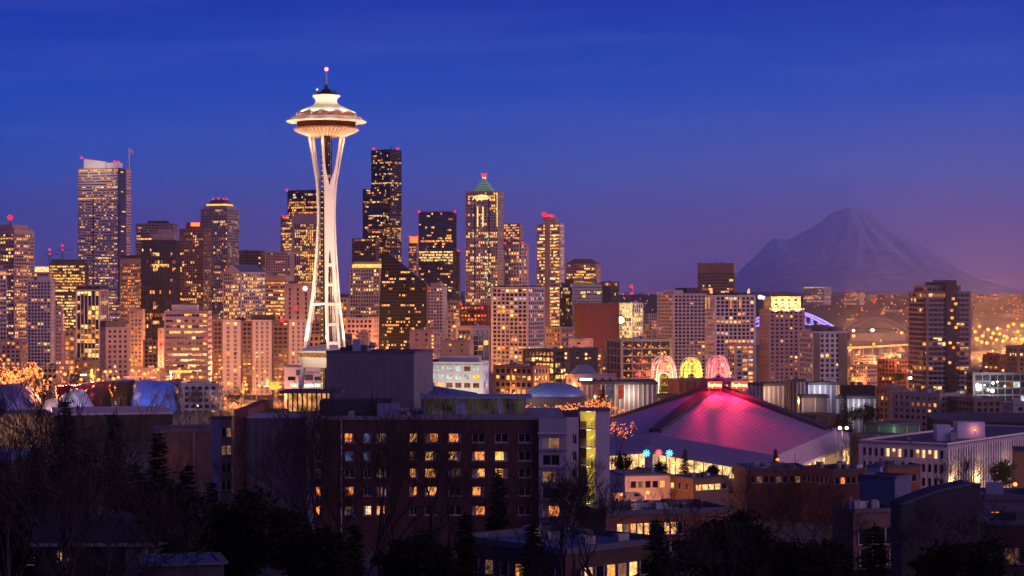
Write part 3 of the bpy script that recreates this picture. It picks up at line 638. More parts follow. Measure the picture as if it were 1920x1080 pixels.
# --- centre low blocks (in front of the condominium)
T('office_building', 'dark low office with patches of yellow windows below the condominium', 'office building', 980, 1040, 1068, 658, 1280, dgrey, aspect=.7, fh=3.6, bay=2.8, pf=.12, sf=.35, lit=.25, rows=.2, pal='gold')
T('office_building', 'dark flat block with two vertical lit stairs below the brick-red cube', 'office building', 1060, 1068, 1121, 656, 1250, dgrey, aspect=2, fh=3.5, bay=8, pf=.8, sf=.75, lit=.02, beacons=[(1061, 663, 1240, .8, LW[2]), (1061, 671, 1240, .8, LW[2]), (1099, 664, 1240, .8, LW[1]), (1099, 672, 1240, .8, LW[1])])
T('office_building', 'pinkish flat-roofed block in front of the brick-red cube', 'office building', 1066, 1104, 1112, 638, 1420, pinkstone, lit=.02, bay=9, pf=.8, sf=.7)
T('office_building', 'orange-washed old brick hotel left of the brick-red cube', 'office building', 1022, 1052, 1076, 616, 1600, tan, lit=.5, rows=.2, pal='orange', fh=3.4, bay=3, pf=.45, sf=.45)
T('office_building', 'brown terrace with a long lit ground floor left of the blue dome', 'office building', 925, 1000, 1030, 690, 1080, brown, aspect=.6, fh=3.4, bay=3.2, pf=.3, sf=.4, lit=.12, rows=.25, pal='gold')
T('office_building', 'dim lilac storehouse below the pale condominium', 'office building', 884, 925, 932, 704, 1120, pinkstone, lit=.02, bay=8, pf=.8, sf=.7)
def roof_1010():
    D = 1010
    root, geo, zt = T('office_building', 'low pavilion with blue hipped roof and bright white sign right of the blue dome', 'pavilion', 1062, 1075, 1155, 706, D, pinkstone, aspect=3, fh=4, bay=4, pf=.6, sf=.6, lit=.1)
    P, uL, uR, L, Rn = geo; q = lambda a, b: P + uL * L * a + uR * Rn * b
    lo = [q(.1, .05), q(.1, .6), q(.9, .6), q(.9, .05)]; hi = [q(.4, .2), q(.4, .45), q(.6, .45), q(.6, .2)]; b = MB(); z0, z1 = zt + 1.2, zt + 5.5
    b.v += [(p.x, p.y, z0) for p in lo] + [(p.x, p.y, z1) for p in hi]
    for i in range(4): j = (i + 1) % 4; b.f.append((i, j, 4 + j, 4 + i)); b.m.append(0)
    b.f.append((4, 5, 6, 7)); b.m.append(0); b.build('hipped_roof', mat('blue_slate', (.09, .13, .24)), root)
    s = MB(); s.box(wx(1087, D), wx(1110, D), D - 1.2, D - .8, wz(714, D), wz(709, D)); s.build('lit_sign', emit('sign_white', (1, .85, .8), 2.5), root)
roof_1010()
def construction():
    root, geo, zt = T('construction_site', 'half-built floors flooded with work lights under a red-lit crane', 'construction site', 1160, 1185, 1206, 570, 2000, concrete, lit=.6, rows=.4, pal='gold', fh=4.2, bay=4, pf=.15, sf=.25)
    beacon(root, 1164, 600, 1990, 3.2, emit('work_lamp', (1, .9, .45), 6))
    light(root, 'POINT', (wx(1164, 1960), 1960, wz(600, 1960)), 2.5e5, (1, .75, .35), 3, 'work_light')
construction()
def crane(label, px, yb, yt, D, jl, jr, lean=0):
    x = wx(px, D); root = empty('tower_crane', (x, D, wz(yb, D)), label, 'crane', 'tower cranes on the skyline')
    m = MB(); w = .8; zb, zt = wz(yb, D), wz(yt, D)
    for sx in (-w, w):
        for sy in (-w, w): m.tube([(x + sx, D + sy, zb), (x + sx, D + sy, zt)], .2, 4)
    k = 0; z = zb
    while z < zt - 2.4:
        s = 1 if k % 2 else -1; m.tube([(x - w * s, D - w, z), (x + w * s, D - w, z + 2.4)], .14, 3); z += 2.4; k += 1
    m.build('mast', dgrey, root)
    j = MB(); a, b = wx(jl, D), wx(jr, D)
    for dz, sy in ((0, -w), (0, w), (1.6, 0)): j.tube([(a, D + sy, zt + dz), (b, D + sy, zt + dz)], .18, 4)
    n = int((b - a) / 2.5)
    for i in range(n): j.tube([(a + (b - a) * i / n, D, zt + (1.6 if i % 2 else 0)), (a + (b - a) * (i + 1) / n, D, zt + (0 if i % 2 else 1.6))], .12, 3)
    j.tube([(x, D, zt), (x, D, zt + 7)], .3, 4); j.tube([(x, D, zt + 7), (a, D, zt + 1.6)], .1, 3); j.tube([(x, D, zt + 7), (b, D, zt + 1.6)], .1, 3)
    j.build('jib', dgrey, root)
    bb = MB(); bb.ball((x, D, zt + 7.8), 1.5); bb.build('beacon', redb, root)
    bb = MB(); bb.ball((x + .1, D, zt + 1), 1.2); bb.build('beacon', redb, root)
crane('thin crane with red lamps left of the flag tower, the nearer jib', 93, 500, 478, 3050, 84, 112)
crane('thin crane with red lamp against the sky beside the flag tower', 117, 500, 470, 3200, 108, 136)
crane('crane with red lamps above the floodlit half-built floors', 1184, 570, 552, 2050, 1170, 1206)
# --- the reflecting glass block and the condominiums to the right
def grid_glass():
    root, geo, zt = T('office_building', 'gridded glass office block mirroring orange street lamps', 'office building', 1136, 1164, 1260, 640, 1150, greyp, glassd, aspect=1.2, fh=4.3, bay=5.4, pf=.07, sf=.16, lit=0, rows=0, low=0)
    P, uL, uR, L, Rn = geo; nR = Vector((uR.y, -uR.x)); nR = nR if nR.dot(-uL) > 0 else -nR; rg = random.Random(8)
    for f in range(6):
        b = MB()
        for i in range(26 if f > 2 else 9):
            s = rg.uniform(1.5, Rn - 2); z = zt - 3.6 - (5 - f) * 4.1 + rg.uniform(-1.2, 1.2)
            if z > zt - 1: continue
            b.obox(P + uR * s - nR * .38, uR, rg.uniform(.4, 1.2), nR, .05, z, z + rg.uniform(.5, 1.1))
        b.build('lamp_reflections', LW[4] if f % 2 else LW[0], root)  # glowing chips just before the glass, standing in for mirrored street lamps
grid_glass()
T(ot, 'lone dark tower with blank top standing behind the right condominiums', OB, 1308, 1376, 1378, 495, 2600, brown, aspect=.7, fh=3.8, bay=3.2, pf=.2, sf=.3, lit=.10, rows=.02, pal='warm', blank_top=11)
def condo_pair():
    root, geo, zt = T('apartment_tower', 'wide lilac condominium tower left of the twin-finial one', 'apartment tower', 1232, 1262, 1325, 553, 1700, whitec, aspect=.8, fh=3.0, bay=3.3, pf=.26, sf=.34, lit=.07, rows=0, pal='home', pent=[(.1, .8, .1, .35, 4, whitec), (.2, .9, .5, .9, 6, dgrey)])
    root, geo, zt = T('apartment_tower', 'condominium tower with two torch finials and orange uplit piers', 'apartment tower', 1322, 1340, 1417, 556, 1600, mat('warm_white', (.56, .52, .52), var=.12, scale=.06), aspect=1.0, fh=3.0, bay=3.5, pf=.30, sf=.34, lit=.20, rows=.03, pal='home', pent=[(.2, .8, .15, .45, 3, dgrey), (.2, .8, .6, .85, 3, dgrey)], units=1)
    P, uL, uR, L, Rn = geo; nR = Vector((uR.y, -uR.x)); nR = nR if nR.dot(-uL) > 0 else -nR
    for px in (1334, 1404):
        D = 1598; x = wx(px, D); b = MB(); z = wz(550, D)
        b.tube([(x, D, z), (x - .3, D, z + 2), (x + .5, D, z + 4)], [1.3, 1.0, .15], 6); b.build('finial', emit('torch_glow', (1, .4, .16), 1.6), root)
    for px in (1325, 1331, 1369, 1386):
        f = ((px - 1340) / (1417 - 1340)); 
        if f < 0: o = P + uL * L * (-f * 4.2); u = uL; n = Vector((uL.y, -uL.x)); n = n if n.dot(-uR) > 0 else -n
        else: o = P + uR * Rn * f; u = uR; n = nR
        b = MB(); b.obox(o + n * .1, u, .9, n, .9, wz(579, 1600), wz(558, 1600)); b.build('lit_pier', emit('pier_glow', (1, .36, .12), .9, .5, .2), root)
condo_pair()
T('apartment_tower', 'low stepped wing with warm windows at the foot of the finial tower', 'apartment block', 1362, 1378, 1416, 648, 1500, whitec, fh=3.0, bay=4, pf=.25, sf=.4, lit=.55, rows=.2, pal='home')
def gold_crown():
    D = 1500
    root, geo, zt = T('apartment_tower', 'hotel tower with a gold floodlit stepped crown', 'hotel tower', 1424, 1441, 1509, 582, D, pinkstone, aspect=1.1, fh=3.0, bay=3.6, pf=.5, sf=.5, lit=.18, rows=0, pal='home', units=0)
    P, uL, uR, L, Rn = geo; cm = mat('crown_stone', (.5, .42, .26)); nR = Vector((uR.y, -uR.x)); nR = nR if nR.dot(-uL) > 0 else -nR
    g2 = (P + uL * L * .08 + uR * Rn * .10, uL, uR, L * .84, Rn * .80)
    facade(root, random.Random(4), *g2, zt + .3, zt + 9, cm, LW[3], fh=3.1, bay=4.5, pf=.55, sf=.5, lit=.3, pal='gold', wallname='crown_wall', winname='crown_window')
    b = MB(); b.obox(P + uL * L * .2 + uR * Rn * .28, uL, L * .6, uR, Rn * .4, zt + 9, zt + 13.5); b.build('penthouse', brown, root)
    for i in range(14):
        p = P + uR * Rn * ((i + .5) / 14) + nR * .6; b = MB(); b.ball((p.x, p.y, zt + 1.2), .45, 0, 6); b.build('crown_lamp', emit('crown_lamp_glow', (1, .6, .22), 3), root)
    for s in (.2, .5, .8):
        p = P + uR * Rn * s + nR * 4; light(root, 'SPOT', (p.x, p.y, zt - 1), 2.2e4, (1, .7, .25), 1, 'crown_light', aim=(P.x + uR.x * Rn * s, P.y + uR.y * Rn * s, zt + 7), spot=120)
    beacon(root, 1425, 557, D + 6, 1.5, emit('bright_lamp', (1, .75, .4), 6)); beacon(root, 1431, 558, D + 6, 1.2, emit('bright_lamp', (1, .75, .4), 6))
gold_crown()
def striped_1250():
    root, geo, zt = T('apartment_tower', 'cream and brown striped apartment tower with round rooftop pavilion', 'apartment tower', 1498, 1524, 1588, 625, 1250, whitec, aspect=1., fh=3.0, bay=3.2, pf=.4, sf=.36, lit=.16, rows=0, pal='home', units=2)
    P, uL, uR, L, Rn = geo; nR = Vector((uR.y, -uR.x)); nR = nR if nR.dot(-uL) > 0 else -nR
    for s, w in ((.03, .17), (.74, .26)):
        b = MB(); b.obox(P + uR * Rn * s + nR * .1, uR, Rn * w, nR, .35, root['o'][2], zt); b.build('brown_strip', brown, root)
    c = P + uR * Rn * .74 + uL * L * .3; b = MB(); b.lathe([(.1, 4.2), (6.2, 3.6), (6.4, 3.2), (5.6, 3.1), (5.6, 0)], (c.x, c.y, zt), 24); b.build('round_pavilion', brown, root)
    penthouse(root, geo, zt, .1, .7, .25, .5, 5, dgrey)
striped_1250()
def right_tower():
    D = 1300
    root, geo, zt = T('apartment_tower', 'big dark apartment tower with balcony bands alone at the right', 'apartment tower', 1703, 1738, 1820, 549, D, mat('balcony_concrete', (.27, .23, .24), var=.15), aspect=.9, fh=3.05, bay=3.1, pf=.10, sf=.36, lit=.13, rows=.02, pal='home', units=0, parapet=.6)
    P, uL, uR, L, Rn = geo; nR = Vector((uR.y, -uR.x)); nR = nR if nR.dot(-uL) > 0 else -nR; nL = Vector((uL.y, -uL.x)); nL = nL if nL.dot(-uR) > 0 else -nL
    g2 = (P + uL * L * .62 * 0 + uR * Rn * .0 + uL * 2, uL, uR, L * .65, Rn * .80)
    facade(root, random.Random(6), *g2, zt + .3, wz(538, D), mat('balcony_concrete', (.27, .23, .24)), glassd, fh=3.2, bay=3.2, pf=.15, sf=.3, lit=.05, wallname='upper_wall', winname='upper_window')
    penthouse(root, geo, wz(538, D), .15, .6, .22, .62, 3.2, dgrey); penthouse(root, geo, wz(538, D), .25, .5, .35, .55, 4.6, greyp, 'lift_housing')
    b = MB(); b.obox(P + uR * Rn * .42 + nR * .1, uR, Rn * .25, nR, .5, root['o'][2], zt + 8); b.build('glass_bay', glassd, root)
    rg = random.Random(12)
    for i in range(9):
        b = MB(); z = wz([582, 596, 606, 614, 643, 652, 680, 560, 570][i], D); b.obox(P + uR * Rn * (.44 + rg.uniform(0, .18)) + nR * .62, uR, 1.9, nR, .05, z - .8, z + .8); b.build('lit_pane', LW[rg.choice([0, 1, 4])], root)
    zz = root['o'][2] + 3
    while zz < zt - 2:
        for s0, s1 in ((0.02, .36), (.72, .97)):
            b = MB(); b.obox(P + uR * Rn * s0 + nR * .1, uR, Rn * (s1 - s0), nR, 1.3, zz - .12, zz + .95); b.build('balcony', mat('balcony_concrete', (.27, .23, .24)), root)
        b = MB(); b.obox(P + uL * L * .1 + nL * .1, uL, L * .35, nL, 1.2, zz - .12, zz + .95); b.build('balcony', mat('balcony_concrete', (.27, .23, .24)), root)
        zz += 3.05
right_tower()
T('apartment_building', 'brick loft block with uneven roof at the right edge below the port lights', 'apartment block', 1842, 1874, 1890, 668, 1450, brick, lit=.22, pal='home', fh=3.2, bay=3.2, pf=.4, sf=.4)
T('apartment_building', 'taller dark loft block with pitched top at the right frame edge', 'apartment block', 1886, 1908, 1950, 652, 1420, brown, lit=.14, pal='home', fh=3.2, bay=3.4, pf=.4, sf=.4)
def frame_site():
    root, geo, zt = T('construction_site', 'open concrete frame building lit by white work lamps at the right', 'construction site', 1812, 1824, 1960, 702, 1200, dgrey, aspect=3, fh=3.8, bay=4.5, pf=.1, sf=.2, lit=.12, rows=.1, pal='pale')
    for p in ((1862, 718, .8), (1861, 733, 1.1), (1853, 731, .6), (1870, 716, .5), (1884, 724, .5), (1846, 722, .4)): beacon(root, p[0], p[1], 1195, p[2], emit('white_work_lamp', (1, .92, .85), 6))
    light(root, 'POINT', (wx(1862, 1185), 1185, wz(730, 1185)), 4e4, (1, .9, .8), 1.5, 'work_light')
frame_site()
T('apartment_building', 'brown six-storey block at the left end of the mid-right apartments', 'apartment block', 1640, 1668, 1700, 730, 1040, mat('brown_render', (.20, .13, .11), var=.2), fh=3.0, bay=3.6, pf=.4, sf=.4, lit=.14, rows=.03, pal='home', aspect=.8)
T('apartment_building', 'lilac apartment block with pale-blue flat roof and roof plant', 'apartment block', 1672, 1762, 1800, 742, 960, mat('lilac_render', (.30, .25, .26), var=.15), fh=3.0, bay=3.4, pf=.45, sf=.45, lit=.08, rows=0, pal='home', aspect=.5, roof=roofl, units=8)
T('apartment_building', 'brown long apartment wing running right behind the lilac one', 'apartment block', 1776, 1826, 1880, 752, 940, brown, fh=3.0, bay=3.2, pf=.4, sf=.4, lit=.07, rows=0, pal='home', aspect=.6, roof=roofl)
T('apartment_building', 'small violet block with few lit windows at the right frame edge', 'apartment block', 1880, 1900, 1960, 760, 900, mat('lilac_render', (.30, .25, .26)), fh=3.0, bay=4, pf=.5, sf=.5, lit=.1, rows=0, pal='home')
T('warehouse', 'black shed between the white exhibition hall and the brown block', 'warehouse', 1568, 1575, 1640, 727, 1020, blackp, aspect=2, lit=0, rows=0, bay=40, pf=.96, sf=.95, fh=20)
# hillside hospital blocks
T('hospital_building', 'distant hospital blocks on the wooded ridge under the mountain', 'hospital', 1506, 1545, 1558, 538, 7800, whitec, lit=.10, fh=5, bay=6, pf=.3, sf=.4, base=40, parapet=0, units=0)
T('hospital_building', 'distant brightly lit block on the ridge right of the hospital', 'hospital', 1582, 1612, 1620, 548, 7900, whitec, lit=.35, fh=5, bay=6, pf=.3, sf=.4, base=40, parapet=0, units=0, pal='orange')
# --- left low band and fillers
rgf = random.Random(77)
FILL = [
 (1206, 1216, 1240, 590, 2300, pinkstone, 'faint pink block right of the crane site'), (1206, 1222, 1236, 620, 1900, tan, 'low tan block below the crane site'),
 (0, 40, 52, 640, 1650, pinkstone, 'rose office behind the bare tree at far left'), (268, 296, 308, 640, 1700, brown, 'brown low-rise under the dark mullioned tower'),
 (836, 856, 862, 600, 1650, concrete, 'grey walk-up left of the maroon office'), (700, 740, 768, 664, 1300, brown, 'brown low-rise under the black sloped building'),
 (1590, 1625, 1648, 686, 1900, tan, 'tan depot below the elevated road'), (1645, 1680, 1706, 676, 1750, brick, 'red-brick works beside the big dark tower'),
 (1600, 1640, 1660, 668, 2600, greyp, 'grey shed nearest the elevated road'), (1655, 1690, 1712, 664, 2700, greyp, 'long grey shed left of the big dark tower'),
 (1820, 1835, 1850, 690, 1900, greyp, 'small grey block right of the big dark tower'), (1100, 1130, 1140, 660, 1500, brown, 'brown shop row left of the gridded glass block'),
 (300, 340, 356, 718, 1180, greyp, 'grey two-storey hall right of the blue metal shell'), (340, 410, 420, 722, 1150, concrete, 'low concrete hall beside the grey two-storey hall'),
 (60, 110, 130, 690, 1380, tan, 'orange-washed garage near the glowing trees'), (140, 180, 188, 678, 1330, dgrey, 'dark low showroom below the mullioned tower'),
 (244, 300, 310, 694, 1350, tan, 'tan depot row behind the street lamps'), (575, 640, 660, 630, 1250, brown, 'brown office seen through the needle legs')]
for (a, b, c, y, D, mt, lab) in FILL:
    T('low_building', lab, 'low building', a, b, c, y, D, mt, lit=rgf.uniform(.04, .16), rows=.1, pal=rgf.choice(['orange', 'home', 'gold']), fh=3.5, bay=3.4, pf=.35, sf=.42)
# ============================================================ OBSERVATION TOWER WITH SAUCER
wp = mat('white_paint', (.78, .72, .62), rough=.5, var=.06, scale=.3)
def needle():
    D = 1100; cx, cy = wx(612, D), D; root = empty('observation_tower', (cx, cy, 0), 'tall white hourglass-legged observation tower with flying saucer top and red mast lamp', 'observation tower')
    phi = R_(25); dark = mat('core_dark', (.028, .016, .013), rough=.5, var=.3, scale=.3)
    RR = [(0, 16), (36, 11.2), (63, 7.2), (90, 4.9), (108, 4.1), (125, 4.7), (140, 6.9), (151, 8.6)]
    HW = [(0, 4.4), (36, 3.7), (70, 3.0), (90, 2.65), (108, 2.5), (125, 3.0), (133, 4.1), (140, 4.7), (151, 5.9)]
    GP = [(0, 3.2), (36, 2.6), (60, 1.9), (80, 1.1), (92, .0)]
    GT = [(125, .0), (128, 1.6), (132, 2.7), (140, 3.7), (151, 4.95)]
    def sm(t, P): # smooth interpolation
        return (interp(t - 3, P) + 2 * interp(t, P) + interp(t + 3, P)) / 4
    for li in range(3):
        a = -math.pi / 2 + phi + li * 2 * math.pi / 3; rd = Vector((math.cos(a), math.sin(a), 0)); tg = Vector((-rd.y, rd.x, 0)); o = Vector((cx, cy, 0))
        leg = MB(); zs = [i * 3.0 for i in range(0, 51)] + [151]
        for sgn in (-1, 1):
            prev = None
            for z in zs:
                r = sm(z, RR); hw = sm(z, HW); g = sm(z, GP) if z <= 91 else (0 if z < 126 else sm(z, GT))
                if 88 < z < 126: g = 0
                th = .75 if z > 60 else 1.0
                ring = [o + rd * (r - th) + tg * sgn * g, o + rd * (r + th * .6) + tg * sgn * g, o + rd * (r + th * .6) + tg * sgn * hw, o + rd * (r - th) + tg * sgn * hw]
                ring = [Vector((p.x, p.y, z)) for p in ring]
                b = len(leg.v); leg.v += [tuple(p) for p in ring]
                if prev is not None:
                    for i in range(4): j = (i + 1) % 4; leg.f.append((prev + i, prev + j, b + j, b + i)); leg.m.append(0)
                prev = b
        lo = leg.build('leg', wp, root); lo['o'] = [cx, cy, 0]
        for z in (80.9, 70.3, 60, 49.2, 39.5, 14):
            r = sm(z, RR); g = sm(z, GP) + .3; c = o + rd * (r - .4) - tg * g; b = MB(); b.obox(c + rd * -.5, tg, 2 * g, rd, 1.0, z - .8, z + .8); b.build('rung', wp, lo)
        # tie to the core
        for z in (60, 108, 128):
            r = sm(z, RR); b = MB(); b.obox(o + tg * -.35 + rd * 1.5, tg, .7, rd, r - 2.2, z - .7, z + .7); b.build('tie_beam', wp, lo)
    # ring brace at 60 m
    b = MB(); n = 3; pts = []
    for li in range(3):
        a = -math.pi / 2 + phi + li * 2 * math.pi / 3
        for da in (-.32, .32): pts.append((cx + 7.3 * math.cos(a + da), cy + 7.3 * math.sin(a + da), 60.4))
    b.tube(pts + [pts[0]], .75, 6); b.build('ring_brace', wp, root)
    # core: six columns, rings and dark lift shaft
    c = MB(); c.lathe([(1.9, 0), (1.9, 151)], (cx, cy, 0), 6); c.build('lift_shaft', dark, root)
    c = MB()
    for i in range(6):
        t = i * math.pi / 3 + .3; c.tube([(cx + 2.8 * math.cos(t), cy + 2.8 * math.sin(t), 0), (cx + 2.8 * math.cos(t), cy + 2.8 * math.sin(t), 151)], .28, 5)
    z = 3
    while z < 150:
        c.lathe([(2.4, z), (3.0, z), (3.0, z + .35), (2.4, z + .35), (2.4, z)], (cx, cy, 0), 6, a0=.3); z += 3
    c.build('stair_core', dark, root)
    for sgn, col, k in ((-1, wx(605, D), 52), (1, wx(617.5, D), 26)):
        for i in range(k):
            z = 4 + i * (147 / k); b = MB(); b.ball((col - .1, cy - 3.0 if sgn > 0 else cy - 2.3, z), .26 if sgn < 0 else .17, 0, 6); b.build('core_lamp', emit('core_bulb', (1, .66, .32), 2.4 if sgn < 0 else 1), root)
    # 30 m level: flared platform with shallow roof
    def tri(r, cut=.34, rot=phi):
        out = []
        for li in range(3):
            a = -math.pi / 2 + rot + li * 2 * math.pi / 3
            for da in (-cut, cut): out.append(Vector((cx + r * math.cos(a + da), cy + r * math.sin(a + da))))
        return out
    def frust(m, A, z0, B, z1, mi=0):
        b = len(m.v); n = len(A); m.v += [(p.x, p.y, z0) for p in A] + [(p.x, p.y, z1) for p in B]
        for i in range(n): j = (i + 1) % n; m.f.append((b + i, b + j, b + n + j, b + n + i)); m.m.append(mi)
    b = MB(); frust(b, tri(15.6), 34.6, tri(15.6), 35.4); frust(b, tri(15.6), 35.4, tri(4, .9), 38.8); frust(b, tri(15.6), 34.6, tri(14.6), 34.4); b.build('platform_roof', wp, root)
    b = MB(); frust(b, tri(14.2), 32.0, tri(14.2), 34.7); b.build('platform_windows', emit('platform_glow', (.9, .35, .12), .45, .8, .9), root)
    b = MB(); frust(b, tri(12.2), 26.5, tri(15.3), 31.4); frust(b, tri(15.3), 31.4, tri(15.3), 32.0); frust(b, tri(2.5), 26.3, tri(12.2), 26.5); b.build('platform_base', wp, root)
    # saucer
    b = MB(); b.lathe([(8.2, 149.8), (10.5, 150.3), (14.5, 151.6), (17.0, 153.0), (17.1, 153.5), (15.4, 154.1), (15.0, 154.2)], (cx, cy, 0), 72); b.build('lower_saucer', mat('saucer_ochre', (.46, .24, .13), rough=.6), root)
    for i in range(48):
        t = 2 * math.pi * i / 48; b = MB(); p = lambda r, z: (cx + r * math.cos(t), cy + r * math.sin(t), z)
        b.tube([p(8.3, 149.45), p(10.5, 149.95), p(14.5, 151.3), p(17.15, 152.95)], .27, 4); b.build('saucer_rib', wp, root)
    b = MB(); b.lathe([(3, 149.9), (8.4, 149.7)], (cx, cy, 0), 36); b.build('soffit', mat('ochre_soffit', (.5, .3, .16)), root)
    b = MB(); b.lathe([(14.9, 154.2), (15.6, 157.0)], (cx, cy, 0), 72); b.build('restaurant_glazing', emit('restaurant_glow', (.62, .10, .03), .13, .95, 1.4), root)
    for i in range(36):
        t = 2 * math.pi * i / 36; b = MB(); b.tube([(cx + 15.0 * math.cos(t), cy + 15.0 * math.sin(t), 154.2), (cx + 15.7 * math.cos(t), cy + 15.7 * math.sin(t), 157)], .09, 4); b.build('glazing_bar', dark, root)
    b = MB(); b.lathe([(15.5, 156.9), (18.5, 156.9), (21.0, 157.0), (21.5, 157.35), (21.0, 157.6), (18.9, 158.7), (18.6, 159.4), (17.6, 159.5), (15, 159.5)], (cx, cy, 0), 96); b.build('halo_ring', wp, root, smooth=False)
    b = MB(); b.lathe([(15.6, 159.5), (15.6, 161.9)], (cx, cy, 0), 72); b.build('deck_glazing', emit('deck_glow', (.75, .16, .06), .5, .95, 1.1), root)
    rg = random.Random(2)
    for i in range(40):
        t = math.pi + math.pi * (i + .5) / 40; r = 15.75; b = MB(); b.ball((cx + r * math.cos(t), cy + r * math.sin(t), 160.0 + rg.random() * 1.2), rg.uniform(.15, .42), 0, 6)
        b.build('festive_lamp', rg.choice([emit('fl_gold', (1, .55, .2), 1.6), emit('fl_red', (1, .12, .06), 1.3), emit('fl_gold', (1, .55, .2), 1.6), emit('fl_violet', (.35, .08, .9), 1.3), emit('fl_green', (.1, .5, .12), 1)]), root)
    b = MB()
    for i in range(60):
        t = 2 * math.pi * i / 60; b.tube([(cx + 18.4 * math.cos(t), cy + 18.4 * math.sin(t), 159.4), (cx + 18.0 * math.cos(t), cy + 18.0 * math.sin(t), 161.3)], .05, 3)
    for zz, rr in ((160.4, 18.2), (161.3, 18.0)): b.tube([(cx + rr * math.cos(2 * math.pi * i / 60), cy + rr * math.sin(2 * math.pi * i / 60), zz) for i in range(61)], .05, 3)
    b.build('deck_railing', metalg, root)
    cream = mat('roof_cream', (.80, .74, .58), rough=.5)
    b = MB(); b.lathe([(15.3, 161.4), (16.0, 161.7), (15.7, 162.2), (12.5, 163.6), (9, 165.1), (6.6, 166.4), (5.8, 167.6), (5.7, 168.4), (6.3, 169.8), (7.5, 171.0), (7.4, 171.4), (5.5, 171.6), (.1, 171.6)], (cx, cy, 0), 72); b.build('saucer_roof', cream, root, smooth=False)
    b = MB(); b.lathe([(5.9, 171.5), (5.6, 172.6), (3.4, 172.9), (2.2, 174.2), (1.2, 174.8), (.9, 177), (.1, 177)], (cx, cy, 0), 24); b.lathe([(5.2, 173.9), (5.3, 174.0), (5.2, 174.1)], (cx, cy, 0), 24)
    for i in range(12): t = 2 * math.pi * i / 12; b.tube([(cx + 5.2 * math.cos(t), cy + 5.2 * math.sin(t), 172.4), (cx + 5.2 * math.cos(t), cy + 5.2 * math.sin(t), 174)], .07, 3)
    b.build('mast_base', blackp, root)
    b = MB(); b.tube([(cx, cy, 176), (cx, cy, 184.6)], [.55, .3], 6)
    for i in range(3):
        t = 2 * math.pi * i / 3 + .5; b.tube([(cx, cy, 182.5), (cx + 4.8 * math.cos(t), cy + 4.8 * math.sin(t), 173.8)], .04, 3)
    b.build('mast', greyp, root)
    b = MB(); b.ball((cx, cy, 185.3), 1.0, 0, 10); b.build('beacon', emit('mast_beacon', (1, .12, .16), 9), root)
    b = MB(); b.ball((cx - 4.6, cy - 2.5, 174.2), .35, 0, 6); b.build('roof_lamp', lampw, root)
    # floodlamps under and on the saucer
    for i in range(12):
        t = 2 * math.pi * i / 12 + .2; p = (cx + 18.3 * math.cos(t), cy + 18.3 * math.sin(t), 163.0)
        light(root, 'SPOT', p, 4800, (1, .84, .50), .3, 'roof_floodlight', aim=(cx + 6 * math.cos(t), cy + 6 * math.sin(t), 166.5), spot=100)
        p = (cx + 20 * math.cos(t), cy + 20 * math.sin(t), 154.2)
        light(root, 'POINT', p, 480, (1, .55, .16), .3, 'ring_light'); light(root, 'POINT', (cx + 23 * math.cos(t), cy + 23 * math.sin(t), 159.6), 420, (1, .72, .36), .3, 'ring_light')
        p = (cx + 10.6 * math.cos(t), cy + 10.6 * math.sin(t), 146)
        light(root, 'POINT', p, 700, (1, .52, .18), .3, 'saucer_light')
    # floodlights on the platform roof, aimed up the legs
    for i in range(6):
        a = -math.pi / 2 + phi + (i // 2) * 2 * math.pi / 3 + (-.5 if i % 2 else .5); p = (cx + 13.4 * math.cos(a), cy + 13.4 * math.sin(a), 37)
        light(root, 'SPOT', p, 8e4, (1, .62, .40), .5, 'leg_floodlight', aim=(cx + 4 * math.cos(a), cy + 4 * math.sin(a), 105), spot=70)
    return root, cx, cy
ND, NX, NY = needle()
def flood(x, y, aim, power, col, label, spot=22):
    z = ground(x, y); root = empty('floodlight', (x, y, z), label, 'floodlight', 'floodlights at the foot of the tower')
    b = MB(); b.tube([(x, y, z), (x, y, z + 3)], .25, 6); b.build('pole', dgrey, root)
    d = (Vector(aim) - Vector((x, y, z + 3.6))).normalized(); e = Vector((x, y, z + 3.6)); b = MB(); b.tube([e - d * .7, e + d * .5], [.45, .7], 10); h = b.build('lamp_head', dgrey, root)
    b = MB(); b.tube([e + d * .45, e + d * .56], .6, 10); b.build('lens', floodm, h)
    light(root, 'SPOT', tuple(e + d * 1.0), power, col, .5, 'flood_light', aim=aim, spot=spot, blend=.8)
for i, (dx, dy, zt, pw) in enumerate([(-62, -70, 62, 2.2e5), (10, -92, 62, 2.2e5), (66, -50, 66, 1.6e5), (-50, -84, 118, 4.2e5), (46, -84, 120, 4.2e5), (70, 60, 80, 2e5), (-75, 40, 70, 2e5)]):
    flood(NX + dx, NY + dy, (NX, NY, zt), pw, (1, .70, .44), 'black pole floodlight on the ground aimed up at the observation tower', 46)
def to_mesh(o):
    dg = bpy.context.evaluated_depsgraph_get(); dg.update(); me = bpy.data.meshes.new_from_object(o.evaluated_get(dg)); n = bpy.data.objects.new('sign_letters', me); C.objects.link(n); n.parent = o.parent; n.location = o.location; n.rotation_euler = o.rotation_euler; n.scale = o.scale; cu = o.data
    for mm in cu.materials:
        if mm.name not in [q.name for q in me.materials if q]: me.materials.append(mm)
    bpy.data.objects.remove(o)
